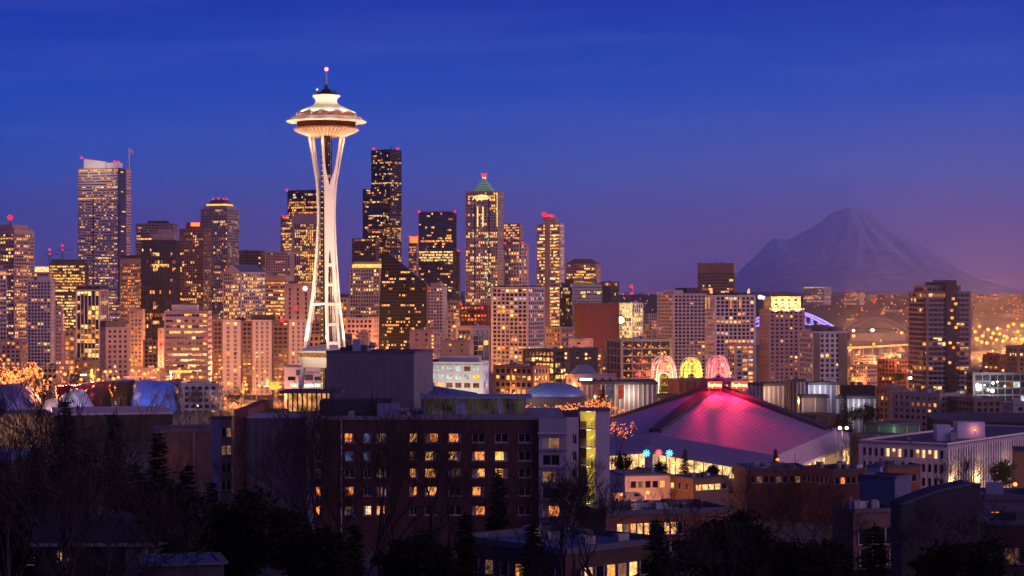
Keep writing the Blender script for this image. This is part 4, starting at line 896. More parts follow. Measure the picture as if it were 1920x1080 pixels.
# ============================================================ ARENA
def arena():
    C0 = Vector((91.2, 700)); h = 51.4; a, b_ = 27.8 / 51.4, 43.3 / 51.4; U = Vector((a, b_)); V = Vector((-b_, a)); U.normalize(); V.normalize()
    ctr = C0 + U * h + V * h; zap = 30.5; zmid = 14.0; zc = 6.2; root = empty('arena', (ctr.x, ctr.y, 0), 'low arena with huge folded pyramid roof glowing red under its rooftop signs', 'arena')
    roofA = mat('arena_roof', (.42, .38, .46), rough=.45, metal=.15, spec=.5); t = roofA.node_tree; pb = t.nodes['Principled BSDF']
    tc = t.nodes.new('ShaderNodeTexCoord'); mp = t.nodes.new('ShaderNodeMapping'); mp.inputs['Rotation'].default_value = (0, 0, -math.atan2(U.y, U.x)); br = t.nodes.new('ShaderNodeTexBrick')
    br.inputs['Scale'].default_value = 1; br.inputs['Color1'].default_value = (.40, .30, .48, 1); br.inputs['Color2'].default_value = (.34, .25, .42, 1); br.inputs['Mortar'].default_value = (.14, .12, .17, 1)
    br.inputs['Brick Width'].default_value = 2.6; br.inputs['Row Height'].default_value = 1.9; br.inputs['Mortar Size'].default_value = .10
    bp = t.nodes.new('ShaderNodeBump'); bp.inputs['Strength'].default_value = .6; bp.inputs['Distance'].default_value = .15
    t.links.new(tc.outputs['Object'], mp.inputs[0]); t.links.new(mp.outputs[0], br.inputs[0]); t.links.new(br.outputs[0], pb.inputs['Base Color']); t.links.new(br.outputs['Fac'], bp.inputs['Height']); bp.invert = True; t.links.new(bp.outputs[0], pb.inputs['Normal'])
    drk = mat('ridge_dark', (.05, .045, .07), rough=.6)
    skirt = mat('skirt_metal', (.32, .28, .40), rough=.5, var=.08, scale=.2)
    corners = [C0, C0 + U * 2 * h, C0 + U * 2 * h + V * 2 * h, C0 + V * 2 * h]; mids = [C0 + U * h, C0 + U * 2 * h + V * h, C0 + U * h + V * 2 * h, C0 + V * h]
    ap = ctr
    for q in range(4):
        cn = corners[q]; m1 = mids[q]; m0 = mids[(q + 3) % 4]
        # hyperbolic paraboloid: apex - m0 - corner - m1
        A = Vector((*ap, zap)); M0 = Vector((*m0, zmid)); M1 = Vector((*m1, zmid)); Cn = Vector((*cn, zc + 2.4)); k = 14; mb = MB(); sk = MB()
        inn = .93
        def S(s, t): return A * (1 - s) * (1 - t) + M0 * s * (1 - t) + M1 * (1 - s) * t + Cn * s * t
        def Q(mbb, s0, s1, t0, t1): mbb.poly([S(s0, t0), S(s1, t0), S(s1, t1), S(s0, t1)])
        g = [inn * i / k for i in range(k + 1)]
        for i in range(k):
            for j in range(k): Q(mb, g[i], g[i + 1], g[j], g[j + 1])
        mb.build('roof_panel', roofA, root)
        # skirt: the outer band folds down to the eave
        e0 = [S(inn, t) for t in g] + [S(inn, inn)]; e1 = [S(t, inn) for t in g]
        low = lambda t0, t1: None
        M0o = Vector((*m0, zmid - 4.6)); M1o = Vector((*m1, zmid - 4.6)); Co = Vector((*cn, zc - 2.2))
        M0c = M0o + (Co - M0o) * 0; 
        for i in range(k):
            f0, f1 = g[i] / inn, g[i + 1] / inn
            o0, o1 = M0o + (Co - M0o) * f0, M0o + (Co - M0o) * f1
            sk.poly([S(inn, g[i]), S(inn, g[i + 1]), o1, o0]); sk.poly([o0, o1, o1 - Vector((0, 0, .9)), o0 - Vector((0, 0, .9))], 1)
            o0, o1 = M1o + (Co - M1o) * f0, M1o + (Co - M1o) * f1
            sk.poly([S(g[i], inn), S(g[i + 1], inn), o1, o0]); sk.poly([o0, o1, o1 - Vector((0, 0, .9)), o0 - Vector((0, 0, .9))], 1)
        sk.build('roof_skirt', [skirt, mat('fascia', (.55, .52, .55))], root)
    for q in range(4):
        m = mids[q]; d = (m - ap); n = Vector((d.y, -d.x)).normalized(); b = MB(); ez = zmid - 1.4
        pts = []
        for s, w in ((0.0, 2.4), (.9, 2.4)):
            p = ap + d * s; z = zap + (zmid - zap) * s
            pts.append((p + n * w, p - n * w, z))
        (a0, a1, z0), (b0, b1, z1) = pts
        for top in (1.0, -.5):
            b.poly([(a0.x, a0.y, z0 + top), (a1.x, a1.y, z0 + top), (b1.x, b1.y, z1 + top), (b0.x, b0.y, z1 + top)])
        for pa, pb_ in ((a0, b0), (a1, b1)): b.poly([(pa.x, pa.y, z0 - .5), (pb_.x, pb_.y, z1 - .5), (pb_.x, pb_.y, z1 + 1), (pa.x, pa.y, z0 + 1)])
        b.build('ridge_beam', drk, root)
    # glass walls, set back under the eaves, between posts
    inset = 7; gcol = emit('lobby_glow', (1, .56, .22), 1.3, .75, .5)
    for q in range(4):
        c0, c1 = corners[q], corners[(q + 1) % 4]; d = (c1 - c0); ln = d.length; d /= ln; n = Vector((d.y, -d.x)); n = -n if n.dot(ctr - c0) > 0 else n
        zb = min(ground(c0.x, c0.y), ground(c1.x, c1.y)); w = MB(); ps = MB(); N_ = 24
        for i in range(N_):
            f0, f1 = (i / N_), ((i + 1) / N_); p0, p1 = c0 + d * (inset + (ln - 2 * inset) * f0) - n * inset, c0 + d * (inset + (ln - 2 * inset) * f1) - n * inset
            tz = lambda f: zc - 2.6 + (zmid - zc - 2.2) * (1 - abs(2 * f - 1)) + .6
            w.poly([(p0.x, p0.y, zb), (p1.x, p1.y, zb), (p1.x, p1.y, tz(f1)), (p0.x, p0.y, tz(f0))])
            ps.tube([(p0.x + n.x * .3, p0.y + n.y * .3, zb), (p0.x + n.x * .3, p0.y + n.y * .3, tz(f0))], .18, 4)
        w.build('glass_wall', gcol, root); ps.build('mullion', dgrey, root)
        mdl = mids[q]; b = MB(); o = mdl - d * 1.6 - n * 6
        b.obox(o, d, 3.2, n, 5.5, zb - 1, zmid - 3.2); b.build('buttress', mat('buttress_concrete', (.6, .58, .56)), root)
    # rooftop cap and two red neon signs
    b = MB(); b.obox(ap - U * 4.5 - V * 4.5, U, 9, V, 9, zap + .5, zap + 1.5); b.build('roof_cap', dgrey, root)
    b = MB(); b.lathe([(3.6, zap + 1.5), (4.4, zap + 2.2), (4.4, zap + 2.9), (.1, zap + 3.1)], (ap.x + 3.0, ap.y, 0), 12); b.build('cap_drum', mat('violet_metal', (.2, .16, .3), metal=.4), root)
    for (x0, x1, tilt) in ((1327, 1354, 1), (1371, 1402, -1)):
        D = ap.y - 9; cx = wx((x0 + x1) / 2, D) + 4.2 * 0; w = (x1 - x0) / F * D; z = wz(722, D)
        bx = MB(); bx.box(cx - w / 2, cx + w / 2, D, D + .5, z - 1.3, z + 1.3); sg = bx.build('sign_board', emit('neon_red', (1, .05, .03), 2.2), root)
        cu = bpy.data.curves.new('sign_letters', 'FONT'); cu.body = 'KeyArena'; cu.size = 2.0; cu.align_x = 'CENTER'; cu.align_y = 'CENTER'; cu.extrude = .08
        to = bpy.data.objects.new('sign_letters', cu); C.objects.link(to); to.parent = sg; to.rotation_euler = (R_(90), 0, 0); to.location = Vector((cx, D - .15, z)) - Vector(root['o']); to.scale = (w / 8.6, 1.05, 1)
        cu.materials.append(emit('neon_core', (1, .75, .3), 4)); to_mesh(to)
        for s in (-1, 1): bb = MB(); bb.tube([(cx + s * w * .4, D + .25, z - 3.5), (cx + s * w * .4, D + .25, z - 1.2)], .12, 4); bb.build('sign_post', dgrey, sg)
        al = bpy.data.lights.new('neon_light', 'AREA'); al.energy = 7000; al.color = (1, .015, .05); al.shape = 'RECTANGLE'; al.size = w; al.size_y = 2.4
        ao = bpy.data.objects.new('neon_light', al); C.objects.link(ao); ao.parent = root; ao.location = Vector((cx, D - 1.0, z - .4)) - Vector(root['o']); ao.rotation_euler = (R_(38), 0, 0)
    light(root, 'SPOT', (ap.x - .5, ap.y - 11, zap + 3), 8.5e4, (1, .015, .09), 2.5, 'neon_light', aim=(C0.x + 9, C0.y + 14, 8), spot=62, blend=1)
    light(root, 'SPOT', (ap.x - 6, ap.y - 10, zap + 3), 5e3, (1, .015, .09), 2.5, 'neon_light', aim=(C0.x - 22, C0.y + 20, 8), spot=80, blend=1)
    light(root, 'POINT', (ap.x - 11, ap.y - 4, zap + 2.5), 2200, (1, .02, .10), .6, 'neon_light')
    # warm light spilling from the lobby front
    for f in (.25, .4, .55): p = C0 + V * (2 * h * f) + U * 3; light(root, 'POINT', (p.x, p.y - 2, 4), 1800, (1, .7, .35), .5, 'lobby_light')
    p = C0 + U * 30 - V * 1; light(root, 'POINT', (p.x, p.y, 3), 1500, (1, .75, .4), .5, 'lobby_light')
arena()
# ============================================================ SCIENCE ARCHES
def arch(px0, px1, ytop, D, col, label):
    x0, x1 = wx(px0, D), wx(px1, D); w = x1 - x0; cx = (x0 + x1) / 2; cy = D + w / 2; zt = wz(ytop, D); zg = ground(cx, D)
    root = empty('gothic_arch', (cx, cy, zg), label, 'arch sculpture', 'open gothic arches of the science centre')
    hw = w / 2; m = mat('arch_white', (.8, .78, .76), rough=.5); H = zt - zg; spring = zg + H * .62 + 2
    def curve(off, toph, inn=0.):    # pointed arch outline on one side: offset of the leg from the centre, top height
        pts = [(off, zg)]; n = 10
        zs = zg + H * .66
        pts.append((off, zs))
        for i in range(1, n + 1):
            t = i / n; pts.append((off * math.cos(t * math.pi / 2) ** 1.15, zs + (toph - zs) * math.sin(t * math.pi / 2) ** .9))
        return pts
    for s in range(4):
        c, sn = [(1, 0), (0, 1), (-1, 0), (0, -1)][s]
        def place(u, z, d): return (cx + u * c - d * sn, cy + u * sn + d * c, z)
        def dep(u, o): return -hw * min(1, .10 + .90 * (max(u, 0) / o) ** .45)
        f = MB(); fam = [(hw, zt), (hw * .70, zt - 1.0), (hw * .50, zt - H * .27)]
        for q, (off, th) in enumerate(fam if s == 0 else ([fam[2]] if s == 2 else [fam[0]])):
            for sg in (-1, 1): f.tube([place(sg * u, z, dep(u, off)) for u, z in curve(off, th)], .30, 5)
        f.build('arch_ribs', m, root)
        if s in (0,):
            l = MB(); A, B, Cc = curve(*fam[0]), curve(*fam[1]), curve(*fam[2])
            for X, Y, oX, oY in ((A, B, hw, hw * .7), (B, Cc, hw * .7, hw * .4)):
                for i in range(1, 11):
                    for sg in (-1, 1):
                        l.tube([place(sg * X[i][0], X[i][1], dep(X[i][0], oX)), place(sg * Y[min(11, i + 1)][0], Y[min(11, i + 1)][1], dep(Y[min(11, i + 1)][0], oY))], .09, 4)
            l.build('lattice', m, root)
    for dx, fz, pw in ((-.9, .25, 1), (.9, .25, 1), (0, .8, 1.3), (-.6, .6, .8), (.6, .6, .8)): light(root, 'POINT', (cx + dx * hw, cy - hw - 7, zg + H * fz), 8500 * pw, col, .5, 'colour_flood')
arch(1224, 1268, 669, 1100, (1, .30, .16), 'pink-red lit open gothic arch, leftmost of the three')
arch(1278, 1316, 671, 1150, (1, .72, .0), 'yellow lit open gothic arch between the two red ones')
arch(1328, 1368, 668, 1110, (1, .10, .09), 'red lit open gothic arch behind the rooftop signs of the arena')
# science centre halls
def ribbed_hall(label, x0, xc, x1, yt, D, base=None, rib=2.2, m=None, aspect=1, lit=(), capm=None, caph=1.2):
    m = m or mat('hall_white', (.55, .52, .50), var=.08)
    geo = footprint(x0, xc, x1, D, aspect); P, uL, uR, L, Rn = geo; zg = ground(P.x, P.y) - 1 if base is None else base; zt = wz(yt, D)
    root = empty('exhibition_hall', (P.x, P.y, zg), label, 'hall')
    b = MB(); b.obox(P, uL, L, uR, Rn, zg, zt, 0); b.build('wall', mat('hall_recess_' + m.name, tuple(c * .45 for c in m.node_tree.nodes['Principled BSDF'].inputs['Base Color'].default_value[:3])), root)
    r = MB()
    for (a, u, ln, n) in sides(*geo):
        k = max(2, int(ln / rib))
        for i in range(k + 1): r.obox(a + u * (ln * i / k - .35) + n * .02, u, .7, n, .45, zg, zt)
    r.build('wall_ribs', m, root)
    c = MB(); c.obox(P - uL * .6 - uR * .6, uL, L + 1.2, uR, Rn + 1.2, zt, zt + caph); c.build('roof', capm or dgrey, root)
    for (px, py, pw, col) in lit:
        light(root, 'POINT', (wx(px, D - 5), D - 5, wz(py, D - 5)), pw, col, .5, 'wall_light')
    return root, geo, zt
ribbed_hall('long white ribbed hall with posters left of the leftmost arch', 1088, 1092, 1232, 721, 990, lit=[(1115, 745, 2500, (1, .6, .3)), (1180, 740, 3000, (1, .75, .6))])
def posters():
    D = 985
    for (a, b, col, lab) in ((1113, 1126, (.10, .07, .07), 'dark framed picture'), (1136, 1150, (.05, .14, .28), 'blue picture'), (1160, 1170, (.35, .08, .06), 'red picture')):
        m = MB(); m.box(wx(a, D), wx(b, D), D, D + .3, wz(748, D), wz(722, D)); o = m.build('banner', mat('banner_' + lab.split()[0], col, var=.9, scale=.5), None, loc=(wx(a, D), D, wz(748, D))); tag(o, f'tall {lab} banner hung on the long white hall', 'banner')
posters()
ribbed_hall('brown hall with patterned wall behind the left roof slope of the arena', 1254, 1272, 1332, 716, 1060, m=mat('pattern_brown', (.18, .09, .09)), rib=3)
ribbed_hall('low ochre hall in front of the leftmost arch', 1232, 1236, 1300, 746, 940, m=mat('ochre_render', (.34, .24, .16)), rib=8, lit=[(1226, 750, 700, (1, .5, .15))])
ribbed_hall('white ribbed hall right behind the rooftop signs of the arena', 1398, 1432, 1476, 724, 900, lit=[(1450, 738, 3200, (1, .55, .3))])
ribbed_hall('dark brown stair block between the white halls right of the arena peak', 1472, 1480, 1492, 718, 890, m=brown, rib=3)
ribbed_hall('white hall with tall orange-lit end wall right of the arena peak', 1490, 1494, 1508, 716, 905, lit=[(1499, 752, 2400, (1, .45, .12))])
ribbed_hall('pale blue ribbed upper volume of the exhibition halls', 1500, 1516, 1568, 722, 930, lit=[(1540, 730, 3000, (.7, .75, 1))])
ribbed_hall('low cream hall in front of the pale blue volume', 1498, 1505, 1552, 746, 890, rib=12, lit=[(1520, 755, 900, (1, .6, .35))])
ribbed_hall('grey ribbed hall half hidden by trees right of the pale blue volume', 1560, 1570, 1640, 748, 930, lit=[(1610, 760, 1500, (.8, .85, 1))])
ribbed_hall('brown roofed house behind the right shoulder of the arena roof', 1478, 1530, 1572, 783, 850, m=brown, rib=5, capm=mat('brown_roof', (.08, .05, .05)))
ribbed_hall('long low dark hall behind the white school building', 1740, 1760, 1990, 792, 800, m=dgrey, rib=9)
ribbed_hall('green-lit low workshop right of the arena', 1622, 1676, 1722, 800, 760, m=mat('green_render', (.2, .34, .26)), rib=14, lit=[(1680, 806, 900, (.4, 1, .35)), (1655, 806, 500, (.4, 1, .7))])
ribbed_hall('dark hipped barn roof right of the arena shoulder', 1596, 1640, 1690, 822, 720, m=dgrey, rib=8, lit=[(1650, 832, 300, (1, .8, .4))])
def dome(label, px0, px1, ytop, ybase, D, m, name='dome_building'):
    cx = wx((px0 + px1) / 2, D); r = (px1 - px0) / 2 / F * D; zb = wz(ybase, D); h = wz(ytop, D) - zb; cy = D + r
    root = empty(name, (cx, cy, ground(cx, cy)), label, 'dome')
    b = MB(); b.lathe([(r * math.cos(t * math.pi / 24), zb + h * math.sin(t * math.pi / 24)) for t in range(12)] + [(.05, zb + h)], (cx, cy, 0), 48); b.build('dome_shell', m, root, smooth=True)
    b = MB(); b.lathe([(r * .98, ground(cx, cy) - 1), (r * .98, zb), (r * 1.02, zb), (r * 1.02, zb + .4), (r * .9, zb + .4)], (cx, cy, 0), 48); b.build('drum', brown, root)
    s = MB()
    for i in range(24):
        t0 = 2 * math.pi * i / 24; s.tube([(cx + (r + .04) * math.cos(e) * math.cos(t0), cy + (r + .04) * math.cos(e) * math.sin(t0), zb + (h + .04) * math.sin(e)) for e in [k * math.pi / 20 for k in range(10)]], .07, 3)
    s.build('dome_seams', metalg, root)
    return root, cx, cy, zb, h
dr, dx_, dy_, dz_, dh_ = dome('blue domed theatre behind the tree of string lights', 985, 1098, 720, 746, 900, mat('dome_blue', (.22, .34, .62), rough=.38, metal=.3, var=.12, scale=.3))
light(dr, 'POINT', (dx_ - 14, dy_ - 26, dz_ + 10), 2600, (.35, .5, 1), 1, 'dome_light'); light(dr, 'POINT', (dx_ - 17, dy_ - 14, dz_ + 1), 900, (1, .95, .9), .5, 'dome_light')
dome('small white roof dome at the foot of the striped apartment tower, left', 1502, 1524, 708, 721, 1200, mat('dome_white', (.6, .52, .54)))
dome('small white roof dome at the foot of the striped apartment tower, right', 1548, 1572, 708, 721, 1190, mat('dome_white', (.6, .52, .54)))
# ============================================================ METAL-SKINNED MUSEUM
def museum():
    D = 1150; root = empty('museum_building', (wx(180, D), D + 20, 0), 'swooping museum of crumpled blue, maroon and silver metal shells', 'museum')
    light_c = [(250, 745, (.25, .45, 1), 9000), (130, 752, (.9, .85, 1), 4500), (110, 770, (1, .6, .3), 2500), (30, 765, (1, .7, .45), 3500), (196, 752, (1, .2, .05), 2600)]
    def shell(x0, x1, outline, d0, depth, m, seed, fold=1.6):
        # outline: upper silhouette as (column, row) points; the shell is a bulging folded skin with real depth
        n = 26; kv = 12; mb = MB(); off = noise.noise(Vector((seed, 0, 0)))
        for i in range(n + 1):
            px = x0 + (x1 - x0) * i / n; yt = interp(px, outline); zt = wz(yt, d0); u = i / n
            bul = math.sin(math.pi * u) ** .5
            for j in range(kv + 1):
                t = j / kv * math.pi          # front foot -> top -> back foot
                yy = -math.cos(t) * depth / 2 * (.35 + .65 * bul) + noise.noise(Vector((u * 5 + seed, math.sin(t) * 2, 1))) * fold * 2
                zz = -2 + (zt + 2) * math.sin(t) ** .55
                xx = wx(px, d0) + noise.noise(Vector((seed, u * 3, zz / 8))) * fold
                mb.v.append((xx, d0 + depth / 2 + yy, zz))
        for i in range(n):
            for j in range(kv):
                a = i * (kv + 1) + j; mb.f.append((a, a + 1, a + kv + 2, a + kv + 1)); mb.m.append(0)
        mb.f.append(tuple(range(kv + 1))); mb.m.append(0); mb.f.append(tuple(range(n * (kv + 1), (n + 1) * (kv + 1)))); mb.m.append(0)
        mb.build('metal_shell', m, root, smooth=True)
    blue = mat('shell_blue', (.10, .24, .80), rough=.42, metal=.25, bump=.5, bscale=.5, var=.15, scale=.1)
    maro = mat('shell_maroon', (.16, .02, .03), rough=.16, metal=.75, bump=.9, bscale=.35)
    silv = mat('shell_silver', (.5, .52, .66), rough=.38, metal=.3, bump=.5, bscale=.5)
    gold = mat('shell_bronze', (.16, .08, .03), rough=.15, metal=.8, bump=.9, bscale=.35)
    shell(240, 326, [(238, 730), (243, 717), (262, 714), (300, 719), (316, 725), (324, 742), (326, 765)], 1140, 40, blue, 1.1)
    shell(196, 244, [(196, 716), (240, 714), (244, 718)], 1150, 40, gold, 5.2, 2.5)
    shell(96, 205, [(96, 726), (130, 724), (160, 718), (205, 716)], 1155, 44, maro, 2.3, 3)
    shell(104, 167, [(104, 745), (118, 734), (132, 731), (144, 732), (152, 744), (163, 762), (167, 785)], 1120, 26, silv, 3.7)
    shell(-30, 62, [(-30, 724), (10, 722), (34, 728), (50, 742), (62, 768)], 1130, 44, mat('shell_indigo', (.08, .08, .30), rough=.4, metal=.4, bump=.5, bscale=.4), 4.4)
    shell(40, 112, [(40, 772), (60, 758), (90, 748), (112, 758)], 1105, 24, mat('shell_pale_rose', (.45, .32, .30), rough=.45, metal=.3, bump=.5, bscale=.4), 6.1)
    for px, py, col, pw in light_c: light(root, 'POINT', (wx(px, 1090), 1090, max(3, wz(py, 1090))), pw * 3.2, col, 1, 'shell_light')
museum()
ribbed_hall('long flat dark roof with pale fascia in front of the museum', 100, 104, 322, 779, 900, m=mat('dusk_brown', (.05, .03, .03)), rib=12, capm=mat('pale_fascia', (.32, .28, .36)), caph=1.0)
ribbed_hall('lilac-pink warehouse wall behind the conifers', 290, 296, 430, 812, 700, m=mat('dusk_pink', (.17, .10, .11)), rib=16, lit=[(330, 850, 500, (1, .4, .3))])
ribbed_hall('cream hall with warm doorways left of the conifers', -40, -30, 98, 782, 880, m=mat('dusk_cream', (.24, .18, .14)), rib=7, lit=[(26, 800, 3200, (1, .55, .2)), (75, 800, 1800, (1, .5, .2))])
ribbed_hall('violet-roofed house wall behind the far-left tree trunk', -60, 20, 60, 862, 420, m=mat('dusk_rose', (.10, .07, .08)), rib=14, capm=mat('blue_roof', (.08, .13, .32)), caph=1.5)
# signed white retail block behind the needle foot
def sign_block():
    D = 1180; root = empty('retail_building', (wx(570, D), D, 0), 'white low building with sign lettering and lit shopfronts at the needle foot', 'retail building')
    b = MB(); b.box(wx(533, D), wx(640, D), D, D + 30, -3, wz(690, D)); b.build('wall', mat('shop_white', (.62, .56, .56)), root)
    b = MB(); b.box(wx(533, D) - .4, wx(640, D) + .4, D - .4, D + 30.4, wz(690, D), wz(690, D) + .8); b.build('roof', whitec, root)
    for a, c, y0, y1, m in ((540, 554, 706, 713, glassd), (555, 563, 693, 704, dgrey), (572, 587, 702, 713, dgrey), (590, 602, 706, 713, glassd), (545, 560, 719, 725, emit('shop_cool', (.75, 1, .75), 1.3, .5, .4)), (569, 588, 720, 726, emit('shop_cool', (.75, 1, .75), 1.3)), (590, 604, 719, 726, emit('shop_cool', (.75, 1, .75), 1.3))):
        b = MB(); b.box(wx(a, D), wx(c, D), D - .2, D - .02, wz(y1, D), wz(y0, D)); b.build('shop_window', m, root)
    cu = bpy.data.curves.new('sign_letters', 'FONT'); cu.body = "America's"; cu.size = 2.3; cu.extrude = .1; to = bpy.data.objects.new('sign_letters', cu); C.objects.link(to); to.parent = root
    to.rotation_euler = (R_(90), 0, 0); to.location = Vector((wx(574, D), D - .2, wz(701, D) + .3)) - Vector(root['o']); cu.materials.append(mat('sign_red', (.3, .05, .06))); to_mesh(to)
    light(root, 'POINT', (wx(585, 1160), 1160, wz(705, 1160)), 3500, (1, .7, .5), 1, 'wall_light')
sign_block()
# ============================================================ STADIUM ARCHES, PORT, ELEVATED ROAD
def stadium(label, px0, px1, ytop, ybase, D, m, truss=True, nm='stadium'):
    root = empty(nm, (wx((px0 + px1) / 2, D), D, -38), label, 'stadium'); x0, x1 = wx(px0, D), wx(px1, D); zb, zt = wz(ybase, D), wz(ytop, D)
    for dy in (0, 90):
        up = [(x0 + (x1 - x0) * t, D + dy, zb + (zt - zb) * math.sin(math.pi * t)) for t in [i / 24 for i in range(25)]]
        lo = [(p[0], p[1], zb - 2 + (p[2] - zb) * .30) for p in up]; b = MB(); b.tube(up, 2.0, 6); b.build('roof_arch', m, root)
        b = MB(); b.tube(lo, .8, 5)
        if truss:
            for i in range(1, 24): b.tube([up[i], lo[i + (1 if i % 2 else -1) if 0 < i + (1 if i % 2 else -1) < 24 else i]], .55, 4)
        b.build('truss', m if truss else dgrey, root)
    b = MB(); b.box(x0 + 8, x1 - 8, D + 2, D + 88, -40, zb - 4); b.build('stand', greyp, root)
    return root
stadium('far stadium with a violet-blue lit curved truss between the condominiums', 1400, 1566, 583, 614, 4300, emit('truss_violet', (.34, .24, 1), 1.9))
stadium('dim far stadium with a wide grey arched roof under the wooded ridge', 1588, 1704, 596, 622, 4900, mat('arch_grey', (.22, .18, .20)), False)
def viaduct():
    D0, D1 = 2900, 3300; root = empty('elevated_road', (wx(1640, 3000), 3000, -34), 'elevated concrete road with glowing parapet lamps left of the big dark tower', 'elevated road')
    A = Vector((wx(1560, D0), D0)); B = Vector((wx(1760, D1), D1)); u = (B - A).normalized(); n = Vector((u.y, -u.x)); ln = (B - A).length; zz = wz(653, D0)
    b = MB(); b.obox(A, u, ln, n, 14, zz - 2, zz); b.build('deck', concrete, root)
    b = MB(); b.obox(A + n * 14.05, u, ln, n, .4, zz - .4, zz + 1.0); b.build('lit_parapet', emit('traffic_glow', (1, .35, .10), 1.8, .3, .05), root)
    for i in range(12): b = MB(); p = A + u * ln * (i + .5) / 12 + n * 5; b.obox(p, u, 3, n, 5, -40, zz - 2); b.build('pier', concrete, root)
    for i in range(7): p = A + u * ln * (i + .5) / 7 + n * 40; light(root, 'POINT', (p.x, p.y, zz + 14), 9e4, (1, .38, .09), 2, 'road_light')
viaduct()
# ============================================================ STREET LAMPS
def lamp_proto(h, r, m, arm=1.6, nm='street_lamp'):
    def make(x, y, label, group, z=None):
        z = ground(x, y) if z is None else z
        root = empty(nm, (x, y, z), label, 'street lamp', group)
        b = MB(); b.tube([(x, y, z), (x, y, z + h)], [.16, .09], 6); b.tube([(x, y, z + h), (x + arm, y, z + h + .3)], .07, 4); b.build('pole', dgrey, root)
        b = MB(); b.ball((x + arm, y, z + h + .1), r, 0, 10, .9); b.build('lamp_head', m, root)
        return root
    return make
def lamps(pts, h, r, m, label, group, power=0, col=(1, .33, .10), every=1, arm=1.6, size=1.0, lift=1.5, name='street_lamp'):
    proto = None; mk = lamp_proto(h, r, m, arm, name)
    for i, (px, py, D) in enumerate(pts):
        x = wx(px, D)
        z = wz(py, D) - h        # the head hangs where the photo shows its glow
        z = max(z, ground(x, D)) if abs(z - ground(x, D)) > 12 else z
        if proto is None: o = proto = mk(x, D, label, group, z)
        else: o = copy_tree(proto); o.location = (x, D, z)
        if power and i % every == 0:
            l = bpy.data.lights.new('lamp_light', 'POINT'); l.energy = power; l.color = col; l.shadow_soft_size = size
            lo = bpy.data.objects.new('lamp_light', l); C.objects.link(lo); lo.parent = o; lo.location = (arm, -1.5, h - lift)
def lampg(pts, D, j=0):
    rg = random.Random(len(pts) * 7 + int(D)); return [(a, b, D + rg.uniform(-j, j)) for a, b in pts]
L_left = lampg([(75, 700), (117, 702), (193, 697), (202, 697), (243, 695), (266, 701), (291, 693), (208, 710), (217, 708), (325, 698), (329, 703), (309, 712), (147, 712), (170, 706), (90, 711), (424, 719), (456, 722), (393, 737), (370, 744), (430, 748), (418, 748), (481, 723), (516, 720), (519, 726), (540, 709), (180, 712), (130, 690), (355, 707), (497, 714), (450, 735)], 1240, 30)
lamps(L_left, 9, .95, lampm, 'orange sodium street lamp glowing in front of the left downtown towers', 'sodium lamps before downtown', 1.4e4, every=2)
rgs = random.Random(21); L2 = [(rgs.uniform(10, 560), rgs.uniform(688, 742), 1210 + rgs.uniform(-50, 70)) for i in range(58)]
lamps(L2, 7, .62, lampm, 'small orange lamp in the streets and car parks left of the needle foot', 'small lamps left of the needle', 8e3, every=3)
L3 = [(rgs.uniform(925, 1250), rgs.uniform(690, 745), 1000 + rgs.uniform(-40, 90)) for i in range(22)]
lamps(L3, 6, .5, lampm, 'small orange lamp in the streets around the blue dome', 'small lamps near the dome', 6e3, every=3)
L4 = [(rgs.uniform(1590, 1910), rgs.uniform(668, 740), 1500 + rgs.uniform(-300, 700)) for i in range(30)]
lamps(L4, 8, .8, lampm, 'small orange lamp between the low roofs at the right', 'small lamps at the right', 1.5e4, every=3)
for i, (px, py, w, h, cc, lb) in enumerate([(156, 703, 12, 3, (1, .9, .7), 'white lit sign box below the small pink block'), (250, 707, 36, 1.6, (1, .1, .12), 'thin red neon strip along the street behind the museum'), (320, 705, 2, 14, (1, .8, .5), 'upright white lit panel by the grey two-storey hall'), (30, 712, 16, 3, (1, .12, .1), 'red lit sign among the glowing trees at far left'), (172, 700, 3, 15, (1, .75, .05), 'upright yellow lit pylon below the mullioned tower'), (120, 716, 9, 2.5, (1, .1, .06), 'small red lit sign behind the silver shell'), (500, 724, 12, 2, (1, .4, .3), 'pinkish lit sign left of the needle foot'), (286, 708, 12, 2, (1, .3, .2), 'pink lit fascia right of the red neon strip')]):
    D = 1195; b = MB(); b.box(wx(px - w / 2, D), wx(px + w / 2, D), D, D + .6, wz(py + h / 2, D), wz(py - h / 2, D)); x = wx(px, D); root = empty('lit_sign', (x, D, ground(x, D)), lb, 'sign'); b.build('sign_face', emit('sign_face_%d' % i, cc, 3), root); b = MB(); b.tube([(x, D + .3, ground(x, D)), (x, D + .3, wz(py + h / 2, D))], .2, 5); b.build('post', dgrey, root)
lamps(lampg([(1048, 651), (1037, 700), (985, 728), (1005, 722), (1120, 668), (885, 735), (893, 745), (1068, 728)], 1330, 60), 8, .8, lampm, 'orange street lamp between the low blocks around the blue dome', 'lamps near the blue dome', 2e4, every=1)
lamps(lampg([(700, 652), (688, 632), (722, 652), (750, 655), (652, 640), (848, 612), (856, 636)], 1480, 20), 9, 1.0, lampm, 'orange street lamp among the roofs right of the needle foot', 'lamps right of the needle foot', 1.3e4)
lamps(lampg([(1592, 656), (1636, 645), (1605, 673), (1668, 666), (1612, 682), (1630, 684), (1650, 684), (1600, 690)], 2600, 120), 12, 1.7, lampm, 'orange mast lamp beside the elevated road', 'lamps by the elevated road', 1.2e5)
PORT = [(1832, 637), (1850, 643), (1842, 630), (1858, 633), (1880, 640), (1882, 630), (1898, 636), (1908, 622), (1914, 636), (1836, 612), (1852, 618), (1870, 616), (1890, 612), (1900, 608), (1916, 610), (1926, 628), (1828, 622), (1862, 625), (1874, 626), (1840, 655), (1868, 652), (1905, 650), (1888, 660), (1918, 664), (1830, 664), (1600, 630), (1690, 624)]
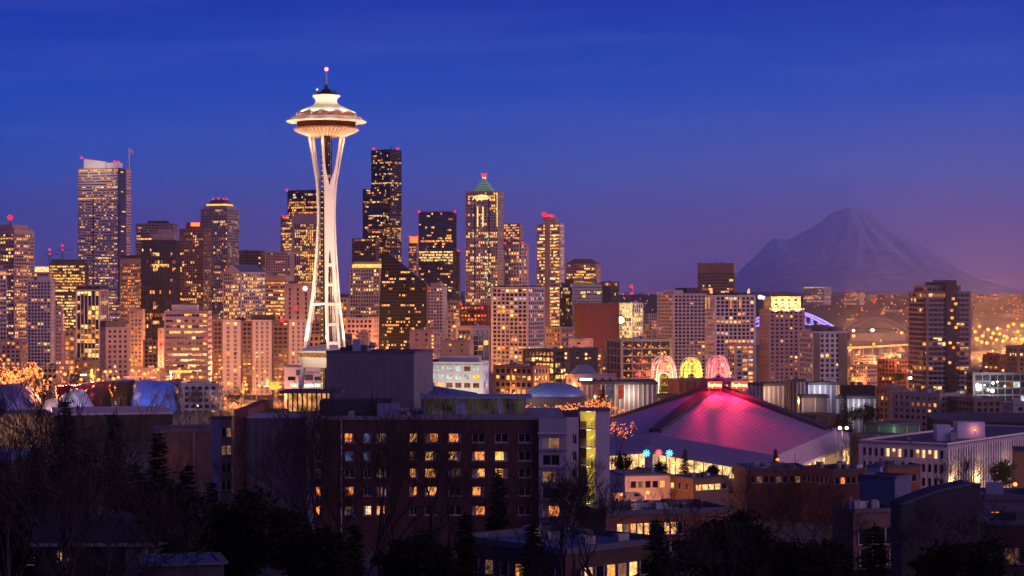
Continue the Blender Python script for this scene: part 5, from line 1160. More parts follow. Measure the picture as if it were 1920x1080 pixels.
lamps(lampg(PORT, 3700, 260), 26, 2.9, lampm, 'tall orange floodlight mast in the port at the far right', 'port light masts', 1.8e5, every=2, arm=.5, size=3, name='light_mast')
lamps([(1634, 619, 4200), (1637, 619, 4210), (1600, 620, 4000)], 20, 2.6, lampw, 'white floodlight mast by the far stadiums', 'white stadium lamps', 5e4, arm=.5, name='light_mast')
rgh = random.Random(11); HILL = []
for i in range(110):
    px = rgh.choice([rgh.uniform(1570, 1704), rgh.uniform(1822, 1925), rgh.uniform(1160, 1240), rgh.uniform(1500, 1704)]); D = rgh.uniform(7600, 8700); g = ground(wx(px, D), D); py = HYP - (g + 8 - CZ) / D * F
    HILL.append((px, py, D))
hb = MB()
for px, py, D in HILL:
    x = wx(px, D); g = ground(x, D); hb.ball((x, D, g + 8), 2.3, 0, 6); hb.tube([(x, D, g), (x, D, g + 8)], .4, 3, 1)
ho = hb.build('ridge_lights', [emit('hill_lamp', (1, .16, .05), 1.8), dgrey]); ho['kind'] = 'stuff'; ho['category'] = 'lights'; ho['label'] = 'tiny orange lights scattered over the wooded ridge under the mountain'
FLAT = []
for i in range(72):
    px = rgh.choice([rgh.uniform(1588, 1704), rgh.uniform(1822, 1925), rgh.uniform(1822, 1925)]); py = 602 + 88 * rgh.random() ** 1.6; D = 100 / ((py - HYP) / F) * .97; FLAT.append((px, py, D))
lamps(FLAT, 12, 1.7, emit('flat_lamp', (1, .25, .05), 3), 'small orange yard lamp on the flat land beyond the big dark tower', 'yard lamps on the flats', 1.0e5, every=5, arm=.5, size=2)
DOWN = []
for i in range(46):
    px = rgh.uniform(20, 1240); D = rgh.uniform(1400, 2700); x = wx(px, D); DOWN.append((px, HYP - (ground(x, D) + 11 - CZ) / D * F, D))
lamps(DOWN, 11, .9, lampm, 'orange street lamp in a street between the downtown towers', 'lamps in the downtown streets', 4.5e4, arm=1.2, size=2, lift=-3)
lamps([(1257, 870, 560), (1448, 862, 640), (1577, 826, 690), (1560, 803, 700), (1572, 803, 700), (1214, 940, 520)][:2], 9, .55, lampm, 'orange street lamp on the road in front of the arena', 'lamps before the arena', 5500, every=1)
lamps([(1566, 803, 705), (1579, 803, 705)], 10, .6, lampw, 'white twin lamp right behind the arena shoulder', 'white lamps behind the arena', 2500)
lamps([(1700, 709, 1000), (1890, 909, 420)], 8, .5, lampm, 'lone orange lamp', None, 4000) if False else None
lamps([(1701, 709, 1060)], 14, .9, lampw, 'tall white lamp standing left of the lilac apartment roof', None, 6000)
lamps([(1888, 909, 400)], 7, .42, lampm, 'orange street lamp under the round green tree at the right', None, 3500)
# ============================================================ FOREGROUND BUILDINGS
def wall_open(root, name, x0, x1, z0, z1, y, ops, m, rev=.28, mrev=None):
    """front wall (facing the camera) with real openings; ops = [(xa, xb, za, zb)]"""
    xs = sorted({x0, x1} | {v for o in ops for v in o[:2] if x0 < v < x1}); zs = sorted({z0, z1} | {v for o in ops for v in o[2:] if z0 < v < z1}); b = MB()
    for i in range(len(xs) - 1):
        for j in range(len(zs) - 1):
            cx, cz = (xs[i] + xs[i + 1]) / 2, (zs[j] + zs[j + 1]) / 2
            if any(o[0] < cx < o[1] and o[2] < cz < o[3] for o in ops): continue
            b.poly([(xs[i], y, zs[j]), (xs[i + 1], y, zs[j]), (xs[i + 1], y, zs[j + 1]), (xs[i], y, zs[j + 1])])
    for (a, c, d, e) in ops:
        for (p, q) in (((a, d), (c, d)), ((c, d), (c, e)), ((c, e), (a, e)), ((a, e), (a, d))):
            b.poly([(p[0], y, p[1]), (q[0], y, q[1]), (q[0], y + rev, q[1]), (p[0], y + rev, p[1])], 1)
    return b.build(name, [m, mrev or m], root)
curt = mat('curtain', (.5, .4, .32), rough=.9, var=.3, scale=3)
ROOMS = [emit('room_amber', (1, .38, .09), 1.3, .8, 1.3), emit('room_gold', (1, .48, .15), 1.45, .7, 1.1), emit('room_orange', (1, .28, .06), 1.2, .75, 1.6), emit('room_dim', (1, .46, .22), .22, .8, 1.2), emit('room_blue', (.25, .35, .8), .20, .8, 1.4), emit('room_cream', (1, .66, .34), 1.1, .7, 2.2)]
framem = mat('window_frame', (.5, .46, .44), rough=.6)
def window(root, a, c, d, e, y, lit, rg, rev=.28):
    lit = 2 if (lit == 0 and rg.random() < .3) else (5 if (lit in (0, 1) and rg.random() < .2) else lit); g = MB(); g.poly([(a, y + rev, d), (c, y + rev, d), (c, y + rev, e), (a, y + rev, e)]); w = g.build('window', ROOMS[lit] if lit is not None else glassd, root)
    f = MB(); t = .07; yy = y + rev - .05
    for (x0, x1, z0, z1) in ((a, a + t, d, e), (c - t, c, d, e), (a + t, c - t, d, d + t), (a + t, c - t, e - t, e), ((a + c) / 2 - t / 2 + (c - a) * .0, (a + c) / 2 + t / 2, d + t, e - t)): f.box(x0, x1, yy - .04, yy, z0, z1)
    f.build('frame', framem, w)
    if lit is not None and rg.random() < .75:
        k = MB(); s = rg.uniform(.12, .4) * (c - a)
        xx = a + t if rg.random() < .5 else c - t - s
        k.box(xx, xx + s, y + rev - .03, y + rev - .012, d + t, e - t); k.build('curtain', curt, w)
def apartments():
    D = 330; X = lambda p: wx(p, D); Z = lambda p: wz(p, D); zg = 20.5; rg = random.Random(31)
    root = empty('apartment_building', (X(790), D, zg), 'dark brick apartment block in the foreground with lit windows and an open lit stair', 'apartment building')
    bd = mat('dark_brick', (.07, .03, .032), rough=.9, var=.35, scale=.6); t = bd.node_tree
    rows = [821, 855, 887, 921, 957]; cols = [596, 655, 689, 715, 775, 809, 853, 897, 940, 984]
    LIT = {(0, 0): 0, (1, 0): 0, (3, 0): 3, (4, 0): 1, (5, 0): 0, (6, 0): 0, (5, 1): 1, (6, 1): 1, (7, 1): 0, (8, 1): 0, (4, 1): 3, (0, 2): 3, (4, 2): 0, (5, 2): 0, (6, 2): 3, (7, 2): 0, (8, 2): 0, (3, 2): 3, (0, 3): 2, (1, 3): 2, (3, 3): 3, (4, 3): 2, (5, 3): 0, (7, 3): 0, (0, 4): 2, (1, 4): 3, (2, 4): 0, (3, 4): 2, (7, 4): 2, (2, 0): 4, (2, 1): 4, (1, 1): 4}
    ops = []; keys = []
    for r, py in enumerate(rows):
        for c, px in enumerate(cols):
            w = 24 if c in (5, 6, 7, 8, 9) else (18 if c in (1, 3) else 14); ops.append((X(px - w / 2), X(px + w / 2), Z(py + 8.5), Z(py - 8.5))); keys.append((c, r))
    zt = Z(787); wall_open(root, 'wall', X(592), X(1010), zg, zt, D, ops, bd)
    for k, o in zip(keys, ops):
        window(root, *o, D, LIT.get(k), rg)
        s = MB(); s.box(o[0] - .12, o[1] + .12, D - .1, D - .003, o[2] - .16, o[2] - .02); s.build('sill', concrete, root)
    Y1 = D + 36
    b = MB(); b.box(X(594), X(1100), D + .35, Y1, zg, zt - .4, 0); b.build('rear_wall', bd, root)
    b = MB(); b.box(X(592) - .1, X(1010), D - .25, D + .2, zt, zt + .35); b.build('parapet', mat('coping', (.16, .15, .19)), root)
    b = MB(); b.box(X(594), X(1060), D + .2, Y1 - .1, zt - .4, zt + .05, 0); b.build('roof', roofl, root)
    # left wing
    b = MB(); b.box(X(434), X(461), D + 3.0, Y1 + 2, zg, Z(771)); b.build('brick_pier', mat('wing_brick', (.19, .07, .055), var=.3, scale=.5), root)
    lil = mat('lilac_panel', (.085, .07, .095), rough=.8, var=.15, scale=.3); pl = MB(); pl.box(X(461), X(576), D + 1.6, D + 30, zg, Z(785)); pl.build('panel_wing', lil, root)
    for i in range(9):
        p = MB(); x = X(465) + i * (X(574) - X(465)) / 8; p.box(x - .05, x + .05, D + 1.52, D + 1.598, zg, Z(787)); p.build('panel_joint', dgrey, root)
    for i in range(7):
        p = MB(); z = zg + 2 + i * 2.9
        if z < Z(790): p.box(X(461), X(576), D + 1.5, D + 1.56, z, z + .08); p.build('panel_joint', dgrey, root)
    p = MB(); p.box(X(576), X(592), D - .4, D + 6, zg, Z(778)); p.build('pilaster', mat('pilaster_white', (.2, .18, .22)), root)
    p = MB(); p.box(X(461), X(592), D + 1.3, D + 12, Z(785), Z(782)); p.build('wing_roof', mat('wing_roof_blue', (.25, .27, .36)), root)
    p = MB(); p.tube([(X(640), D - .15, zg), (X(640), D - .15, zt)], .09, 5); p.build('downpipe', mat('pipe_white', (.5, .45, .48)), root)
    # glazed bay column at the right of the brick front
    bw = mat('bay_white', (.24, .22, .28), rough=.7, var=.1, scale=.3); o2 = []; by = D - 1.0
    for py in (830, 862, 893, 924, 957, 988):
        o2.append((X(1017), X(1049), Z(py + 10), Z(py - 10)))
    wall_open(root, 'bay_wall', X(1010), X(1062), zg, Z(784), by, o2, bw)
    for i, o in enumerate(o2): window(root, *o, by, {0: 3, 2: 3, 4: 2}.get(i), rg)
    for px0, px1 in ((1010, 1062),):
        b = MB(); b.poly([(X(px0), by, zg), (X(px0), D, zg), (X(px0), D, Z(784)), (X(px0), by, Z(784))]); b.poly([(X(px1), by, zg), (X(px1), D + 4, zg), (X(px1), D + 4, Z(784)), (X(px1), by, Z(784))]); b.poly([(X(px0), by, Z(784)), (X(px1), by, Z(784)), (X(px1), D + 4, Z(784)), (X(px0), D + 4, Z(784))]); b.build('bay_return', bw, root)
    for py in (842, 874, 905, 936, 968):
        b = MB(); b.box(X(1010), X(1064), by - .55, by - .003, Z(py + 1.2), Z(py - 1.2)); b.build('ledge', bw, root)
    b = MB(); b.box(X(1008), X(1066), by - .7, by - .003, Z(813), Z(810)); b.build('canopy', mat('canopy_blue', (.3, .34, .5)), root)
    lw = mat('lilac_render_wall', (.40, .34, .38), rough=.8, var=.08, scale=.3)
    o3 = [(X(1073), X(1081), Z(py + 9), Z(py - 9)) for py in (823, 855, 887)]
    wall_open(root, 'side_wall', X(1062) + .004, X(1088), zg, Z(782), D - .3, o3, lw)
    for o in o3: window(root, *o, D - .3, None, rg)
    # stair tower: open front, landings, rails, lamps
    xs0, xs1 = X(1088), X(1116); zt2 = Z(771); sw = mat('stair_yellow', (.62, .58, .30), rough=.8, var=.1, scale=.5)
    b = MB(); b.box(xs0, xs1, D + 3.2, D + 3.6, zg, zt2); b.build('stair_back_wall', sw, root)
    b = MB(); b.box(xs0 - .25, xs0, D - .3, D + 3.2, zg, zt2); b.build('stair_side_wall', lw, root)
    b = MB(); b.box(X(1086), X(1144), D - .8, D + 5.5, zt2, zt2 + .35); b.build('stair_roof', mat('stair_cap', (.14, .11, .16)), root)
    z = zg + 1.2; k = 0
    while z < zt2 - 1.5:
        b = MB(); b.box(xs0, xs1, D - .2, D + 1.1, z - .18, z); ld = b.build('landing', sw, root)
        r = MB()
        for zz in (.35, .7, 1.05): r.tube([(xs0, D - .15, z + zz), (xs1, D - .15, z + zz)], .03, 4)
        for i in range(5): x = xs0 + (xs1 - xs0) * i / 4; r.tube([(x, D - .15, z), (x, D - .15, z + 1.05)], .03, 4)
        r.build('railing', metalg, ld)
        f = MB(); f.prism([(xs0 + .2, D + 1.1), (xs1 - .2, D + 1.1), (xs1 - .2, D + 2.1), (xs0 + .2, D + 2.1)], [z, z + 1.45, z + 1.45, z], [z + .15, z + 1.6, z + 1.6, z + .15]); f.build('stair_flight', sw, root)
        l = MB(); l.box(xs0 + 1.0, xs0 + 1.7, D + .4, D + .6, z + 2.55, z + 2.62); l.build('landing_lamp', emit('landing_glow', (1, .72, .28), 5), root)
        light(root, 'POINT', (xs0 + 1.3, D + .5, z + 2.2), 230, (1, .70, .18), .2, 'landing_light')
        z += 2.95; k += 1
    b = MB(); b.box(xs1, X(1143), D - .6, D + 9, zg, Z(770)); b.build('end_wall', mat('end_white', (.46, .40, .43), rough=.8, var=.06, scale=.3), root)
    j = MB()
    for i in range(9): zz = zg + i * 2.6; j.box(xs1 + .02, X(1143) - .02, D - .63, D - .604, zz, zz + .05)
    j.build('wall_joint', mat('joint', (.3, .26, .28)), root)
    # rooftop glass pavilion
    py0 = D + 14; x0, x1 = wx(795, py0), wx(984, py0); zr = zt + .05; zc = wz(747, py0)
    b = MB(); b.box(x0 - .8, x1 + 1.2, py0 - 1, py0 + 9, zc, zc + .35); b.build('pavilion_roof', mat('pavilion_roof_m', (.22, .24, .34)), root)
    b = MB(); b.box(x0, x1, py0 + 1.0, py0 + 7, zr, zc - .01); b.build('pavilion_glass', [emit('pavilion_glow', (.55, .45, .30), .05, .8, .5)], root)
    for i in range(15):
        x = x0 + (x1 - x0) * i / 14; b = MB(); b.box(x - .09, x + .09, py0 + .8, py0 + .98, zr, zc); b.build('pavilion_post', mat('bay_white', (1, 1, 1)), root)
    for (a, c) in ((855, 872), (935, 942)):
        b = MB(); b.box(wx(a, py0), wx(c, py0), py0 + .6, py0 + .78, zr, zc - .6); b.build('pavilion_panel', mat('canopy_blue', (1, 1, 1)), root)
    b = MB()
    for zz in (.5, 1.0): b.tube([(X(800), D + 6, zr + zz), (X(1000), D + 6, zr + zz)], .04, 4)
    for i in range(26): x = X(800) + (X(1000) - X(800)) * i / 25; b.tube([(x, D + 6, zr), (x, D + 6, zr + 1)], .03, 4)
    b.build('roof_railing', metalg, root)
    # left rooftop pavilion glowing orange, and a dark plant box
    yb = D + 22; x0, x1 = wx(540, yb), wx(612, yb); zc = wz(737, yb)
    b = MB(); b.box(x0 - 1.2, x1 + 2.6, yb - 1.6, yb + 7, zc, zc + .45); b.build('pavilion_roof', dgrey, root)
    b = MB(); b.box(x0, x1, yb, yb + 6, zr, zc - .01); b.build('pavilion_glass', emit('pavilion_orange', (1, .42, .12), .75, .85, .8), root)
    for i in range(9): x = x0 + (x1 - x0) * i / 8; b = MB(); b.box(x - .12, x + .12, yb - .2, yb - .01, zr, zc); b.build('pavilion_post', dgrey, root)
    b = MB(); b.box(X(588), X(728), D + 10, D + 18, zr, Z(757)); b.build('plant_room', mat('plant_dark', (.03, .03, .045)), root)
    b = MB(); b.box(X(700), X(742), D + 9, D + 12, zr, Z(762)); b.build('plant_room', mat('plant_blue', (.14, .16, .28)), root)
    b = MB(); b.box(X(472), X(489), D + 24, D + 25, Z(767) + 2, Z(751) + 2); b.build('lit_lantern', emit('lantern_y', (1, .62, .1), .9, .5, 1), root)
    for px, w in ((520, 8), (650, 10), (760, 8), (1030, 10)):
        b = MB(); b.box(X(px), X(px + w), D + 4, D + 5.4, zr, zr + 1.1); b.build('roof_unit', metalg, root)
    return root
apartments()
def grey_block():
    D = 400
    geo = footprint(612, 776, 812, D, .8); P, uL, uR, L, Rn = geo; zt = wz(663, D); zg = 14
    root = empty('stage_tower', (P.x, P.y, zg), 'plain windowless violet-grey block rising behind the brick apartments', 'stage tower')
    m = mat('grey_block_m', (.17, .155, .175), rough=.85, var=.07, scale=.15, bump=.1, bscale=1.2)
    b = MB(); b.obox(P, uL, L, uR, Rn, zg, zt); b.build('wall', m, root)
    b = MB()
    for (a, u, ln, n) in sides(*geo): b.obox(a + n * .12, u, ln, -n, .5, zt + .003, zt + .45)
    b.build('parapet', mat('parapet_dark', (.10, .09, .13)), root)
    for i in range(1, 12):
        b = MB(); q = P + uL * (L * i / 12); nL = Vector((uL.y, -uL.x)); nL = nL if nL.dot(-uR) > 0 else -nL; b.obox(q + nL * .003, uL, .05, nL, .02, zg, zt); b.build('wall_joint', mat('joint_grey', (.12, .11, .13)), root)
    for (px, w, y0, h, dd, mm) in ((642, 40, 8, 1.4, 3, dgrey), (657, 14, 5, 2.6, 3, mat('unit_blue', (.2, .24, .36))), (630, 16, 9, 1.0, 2, dgrey)):
        b = MB(); b.box(wx(px, D), wx(px + w, D), D + y0, D + y0 + dd, zt, zt + h); b.build('roof_unit', mm, root)
    b = MB(); x = wx(686, D); b.tube([(x, D + 6, zt), (x, D + 6, zt + 1), (x + .5, D + 6, zt + 1.5), (x + 1.2, D + 6, zt + 1.5), (x + 1.5, D + 6, zt + 1)], .6, 10); b.build('vent_duct', metalg, root)
grey_block()
def block(name, label, cat, x0, xc, x1, yt, D, m, roof=None, cap=.4, aspect=1, zg=None, wins=(), units=4, seed=1, overh=.25):
    """plain low building; wins = (side, s0, s1, n, z_from_top, h, lit list)"""
    geo = footprint(x0, xc, x1, D, aspect); P, uL, uR, L, Rn = geo; zt = wz(yt, D); zg = ground(P.x, P.y) - 3 if zg is None else zg
    root = empty(name, (P.x, P.y, zg), label, cat); rg = random.Random(seed)
    b = MB(); b.obox(P, uL, L, uR, Rn, zg, zt); b.build('wall', m, root)
    r = MB(); r.obox(P + uL * .3 + uR * .3, uL, L - .6, uR, Rn - .6, zt, zt + .06); r.build('roof', roof or roofm, root)
    c = MB()
    for (a, u, ln, n) in sides(*geo): c.obox(a + n * overh, u, ln, -n, .5, zt + .003, zt + cap)
    c.build('parapet', mat('parapet_dark', (.1, .09, .13)), root)
    S = sides(*geo)
    for (sd, s0, s1, n_, dz, h, lits, wd) in wins:
        a, u, ln, n = S[sd]
        for i in range(n_):
            s = ln * (s0 + (s1 - s0) * (i + .5) / n_); k = lits[i % len(lits)]
            w = MB(); w.obox(a + u * (s - wd / 2) + n * .02, u, wd, n, .06, zt - dz - h, zt - dz); o = w.build('window', ROOMS[k] if k is not None else glassd, root)
            f = MB(); f.obox(a + u * (s - wd / 2 - .1) + n * .015, u, .1, n, .14, zt - dz - h, zt - dz); f.obox(a + u * (s + wd / 2) + n * .015, u, .1, n, .14, zt - dz - h, zt - dz); f.obox(a + u * (s - wd / 2 - .1) + n * .015, u, wd + .2, n, .18, zt - dz - h - .14, zt - dz - h - .003); f.build('frame', framem, o)
    for i in range(units):
        fx, fy = rg.uniform(.08, .8), rg.uniform(.1, .8); o = P + uL * L * fx + uR * Rn * fy; b = MB(); h = rg.uniform(.5, 1.6)
        b.obox(o, uL, rg.uniform(.8, 2.2), uR, rg.uniform(.8, 2), zt + .06, zt + .06 + h); b.build('roof_unit', rg.choice([metalg, greyp, dgrey]), root)
    for i in range(units):
        fx, fy = rg.uniform(.05, .9), rg.uniform(.08, .9); o = P + uL * L * fx + uR * Rn * fy; h = rg.uniform(.5, 1.5); b = MB(); b.tube([(o.x, o.y, zt), (o.x, o.y, zt + h)], .09, 5); b.tube([(o.x, o.y, zt + h), (o.x, o.y, zt + h + .15)], .16, 6); b.build('vent_pipe', metalg, root)
    return root, geo, zt
bluer = mat('blue_membrane', (.09, .12, .24), rough=.7, var=.6, scale=.5)
block('apartment_house', 'low building with bluish flat roof and warm lower windows right under the brick apartments', 'house', 858, 1060, 1245, 1040, 222, mat('mauve_brick', (.07, .04, .04), var=.3, scale=.6), roof=bluer, cap=.7, aspect=.9, wins=((1, .05, .95, 8, 1.7, 1.5, [None, 1, None, 0, 3, 1, None, None], 1.2), (0, .1, .95, 6, 1.7, 1.5, [None, 3, None, 0, None, None], 1.2)), units=7, seed=3)
rr, gg, zz_ = block('brick_row', 'long dark-roofed brick row with small pale lit windows right of the apartment stair', 'brick row', 1080, 1136, 1368, 968, 318, brick, cap=.8, aspect=1.6, wins=((1, .08, .62, 10, 1.3, 1.8, [1, 3, 0, 1, 1, None, 3, 1, 1, None], .8), (1, .05, .98, 16, 4.2, 1.6, [None, None, 3, None], .9)), units=10, seed=5)
block('low_house', 'two-storey white house washed orange by its yard lamp', 'house', 1140, 1172, 1257, 893, 505, mat('house_white', (.62, .52, .48), var=.05), cap=.4, aspect=.8, wins=((1, .1, .9, 5, 1.3, 1.6, [None, 3, None, None, 0], 1.3),), units=2, seed=6, roof=roofl)
block('low_house', 'brown flat house with a lit lower window row beside the white house', 'house', 1250, 1300, 1366, 899, 500, mat('brown_wood', (.20, .12, .09), var=.2), cap=.4, wins=((1, .05, .95, 5, 1.4, 1.3, [0, 1, 1, 1, None], 1.6), (0, .1, .9, 3, 1.4, 1.3, [1, None, None], 1.2)), units=3, seed=7)
block('brick_row', 'orange-lit brick row below the front corner of the arena', 'brick row', 1376, 1400, 1520, 882, 520, brick, cap=.5, wins=((1, .05, .95, 9, 1.6, 1.5, [None, 3, None], 1.2),), units=12, seed=8)
block('brick_row', 'long brick row with cluttered roof left of the white school building', 'brick row', 1500, 1560, 1640, 884, 500, brick, cap=.5, wins=((1, .05, .95, 7, 1.6, 1.5, [None, 2, None, None], 1.2), (0, .1, .9, 6, 1.6, 1.5, [None], 1.2)), units=14, seed=9)
block('brick_row', 'red-brown block with a lit rooftop hatch in front of the white school building', 'brick row', 1640, 1664, 1726, 876, 490, mat('orange_brick', (.26, .11, .06), var=.25, scale=.4), cap=.5, wins=((1, .1, .9, 4, 1.8, 1.6, [None, None, 3], 1.2),), units=5, seed=10)
def school():
    D = 560
    def lf(s, f, k, nb, nf):
        if s == 0 and f == nf - 1:
            t = k / nb
            return 3 if (.24 < t < .44 or .58 < t < .92) else 0
        return 0 if s < 2 and f == nf - 1 else None
    root, geo, zt = T('school_building', 'long white finned low building with two yellow lit window runs at the right', 'school building', 1612, 1776, 1990, 836, D, mat('school_white', (.62, .55, .56), var=.05), aspect=3.0, fh=3.9, bay=1.75, pf=.36, sf=.42, lit=.05, rows=0, pal='gold', pier_out=.35, litfn=lf, units=0, blank_top=.6, low=0, roof=mat('violet_roof', (.09, .07, .10)), parapet=.5, ins=.5)
    P, uL, uR, L, Rn = geo
    for (px, w, dy, d, h, mm) in ((1757, 26, 16, 5, 4.4, mat('unit_lilac', (.42, .42, .56))), (1795, 52, 26, 6, 4.6, mat('unit_lilac', (1, 1, 1))), (1782, 12, 15, 3, 2.4, metalg), (1700, 9, 12, 3, 1.2, greyp), (1706, 22, 6, 4, .8, dgrey)):
        y = D + dy; b = MB(); b.box(wx(px, y), wx(px + w, y), y, y + d, zt + .25, zt + .25 + h); b.build('roof_unit', mm, root)
    x = wx(1828, D + 25); beacon(root, 1828, 806, D + 25.5, .35, lampm); light(root, 'POINT', (x, D + 24.6, wz(806, D + 25)), 180, (1, .3, .25), .2, 'door_light')
    for f in (.14, .34, .56):
        q = P + uR * (Rn * f); light(root, 'POINT', (q.x - 5, q.y - 9, zt - 10), 1500, (1, .62, .2), .4, 'facade_light')
    light(root, 'POINT', (P.x - 14, P.y - 9, zt - 12), 900, (1, .55, .3), .4, 'facade_light')
school()
block('stair_block', 'dark blue rooftop volume with pale right side in front of the brick rows', 'rooftop block', 1611, 1678, 1708, 897, 262, mat('blue_block', (.10, .11, .19), var=.08), cap=.3, aspect=.8, units=0, zg=28)
block('stair_block', 'small blue box topping the dark blue rooftop volume', 'rooftop block', 1628, 1650, 1655, 875, 268, mat('blue_block2', (.16, .22, .42)), cap=.2, units=0, zg=35)
block('apartment_house', 'pinkish building with a window column under the dark blue rooftop volume', 'house', 1560, 1600, 1694, 962, 255, mat('pink_brown', (.15, .08, .08), var=.15), cap=.5, aspect=1.2, wins=((1, .1, .9, 3, 2.0, 1.9, [None, None, None], 1.8), (1, .1, .98, 3, 4.6, 1.9, [None, None, 3], 1.6), (1, .1, .98, 3, 7.2, 1.9, [3, None, 2], 1.6)), units=4, seed=12)
def dark_gable():
    D = 178; zg = 30; x0, x1 = wx(1690, D), wx(1838, D); pts = [(x0, zg), (x1, zg), (x1, wz(911, D)), (x1 - .7, wz(909, D)), (wx(1755, D), wz(924, D)), (x0, wz(948, D))]
    root = empty('gable_house', (x0, D, zg), 'large dark grey end wall with sloping top at the lower right', 'house')
    b = MB(); b.poly([(x, D, z) for x, z in pts]); b.poly([(x, D + 5, z) for x, z in pts])
    for i in range(len(pts)):
        j = (i + 1) % len(pts); b.poly([(pts[i][0], D, pts[i][1]), (pts[j][0], D, pts[j][1]), (pts[j][0], D + 5, pts[j][1]), (pts[i][0], D + 5, pts[i][1])], 0)
    b.build('wall', mat('charcoal_render', (.05, .05, .06), rough=.9, var=.2, scale=.5, bump=.3), root)
    c = MB(); q = pts[2:]
    for i in range(len(q) - 1): c.tube([(q[i][0], D - .05, q[i][1] + .1), (q[i + 1][0], D - .05, q[i + 1][1] + .1)], .14, 5)
    c.build('coping', mat('coping_blue', (.09, .10, .16)), root)
    w = MB(); w.box(wx(1808, D) - .01, wx(1821, D), D - .05, D - .004, wz(1035, D), wz(1024, D)); w.build('window', ROOMS[1], root)
dark_gable()
block('apartment_house', 'low house with dark blue roof and a tiny orange lamp at the lower right edge', 'house', 1830, 1846, 1990, 938, 230, mat('lilac_house', (.12, .11, .15)), roof=bluer, cap=.6, wins=((1, .05, .5, 2, 1.3, .7, [2, None], 1.2),), units=4, seed=15)
block('apartment_house', 'brick-banded house front below the blue-roofed house at the lower right', 'house', 1834, 1850, 1990, 984, 196, mat('red_brown_brick', (.09, .035, .03), var=.3, scale=.8), cap=.4, wins=((1, .05, .8, 4, 2.2, 1.4, [None, 3, None, None], 1.1),), units=2, seed=16, roof=bluer)
block('utility_house', 'ochre lit wall at the right frame edge beside the round green tree', 'house', 1899, 1903, 1990, 846, 440, mat('ochre_wall', (.42, .24, .10), var=.1), units=0)
# roof above the brick apartments at the right of the grey block
def slate_roof():
    D = 405; root = empty('gable_roofed_hall', (wx(850, D), D, 14), 'low hall with a bluish pitched roof right of the violet-grey block', 'hall'); x0, x1 = wx(812, D), wx(892, D); b = MB()
    b.poly([(x0, D, wz(748, D)), (x1, D, wz(747, D)), (wx(815, D), D + 12, wz(724, D + 12)), (x0 - 6, D + 12, wz(724, D + 12))]); b.poly([(x1, D, wz(747, D)), (x1, D + 24, wz(747, D)), (wx(815, D), D + 12, wz(724, D + 12))]); b.build('roof', mat('slate_navy', (.10, .14, .28), rough=.6), root)
    b = MB(); b.box(x0 - 6, x1 - .3, D + .3, D + 23, 14, wz(748, D) - .02); b.build('wall', dgrey, root)
slate_roof()
def old_house():
    D = 118; root = empty('old_house', (wx(120, D), D, 40), 'dark shingled house with hipped roof at the bottom left corner', 'house'); ze = wz(1020, D); zr = wz(946, D + 5)
    xa, xb = wx(-120, D), wx(288, D); rx = wx(182, D + 5); ya, yb = D, D + 10; b = MB()
    r0, r1 = (xa, D + 5, zr), (rx, D + 5, zr); e = [(xa, ya, ze), (xb, ya, ze), (xb, yb, ze), (xa, yb, ze)]
    b.poly([e[0], e[1], r1, r0]); b.poly([e[1], e[2], r1]); b.poly([e[2], e[3], r0, r1]); b.poly([(xa, ya, ze - .12), (xb, ya, ze - .12), (xb, yb, ze - .12), (xa, yb, ze - .12)])
    b.build('roof', mat('shingle_navy', (.014, .018, .036), rough=.9, var=.5, scale=3, bump=.4, bscale=6), root)
    b = MB(); b.box(xa, xb, ya - .1, ya - .01, ze - .14, ze + .05); b.build('gutter', mat('gutter_pale', (.13, .13, .18)), root)
    b = MB(); b.box(xa + .4, wx(232, D), ya + .6, yb - .6, 40, ze - .13); b.build('wall', mat('siding_dark', (.02, .02, .03), var=.2, scale=2), root)
    b = MB(); b.box(wx(232, D), wx(270, D), ya + .6, yb - .6, 40, ze - .13); b.build('side_bay', mat('siding_pale', (.10, .09, .13)), root)
    for (a, c, y0, y1, k) in ((104, 123, 1056, 1036, 1), (46, 62, 1062, 1040, None)): window(root, wx(a, D), wx(c, D), wz(y0, D), wz(y1, D), D + .25, k, random.Random(4), .2)
    b = MB(); b.box(wx(150, D), wx(164, D), D + 3, D + 4, zr - 1, zr + .9); b.build('chimney', mat('chimney_brick', (.12, .06, .055)), root)
old_house()
block('garage', 'flat blue roofed garage beside the old shingled house', 'garage', 262, 272, 420, 1062, 112, mat('garage_wall', (.04, .04, .06)), roof=mat('garage_roof', (.05, .09, .22), rough=.6, var=.3, scale=.6), cap=.12, units=0)
block('apartment_house', 'narrow windowed block stuck to the left side of the brick apartments', 'house', 396, 413, 434, 786, 352, mat('stair_white', (.30, .26, .28)), units=0, wins=((1, .1, .9, 2, 1.6, 1.5, [None, 3], 1.0), (1, .1, .9, 2, 4.6, 1.5, [3, 3], 1.0), (1, .1, .9, 2, 7.6, 1.5, [None, None], 1.0), (1, .1, .9, 2, 10.6, 1.5, [None], 1.0)))
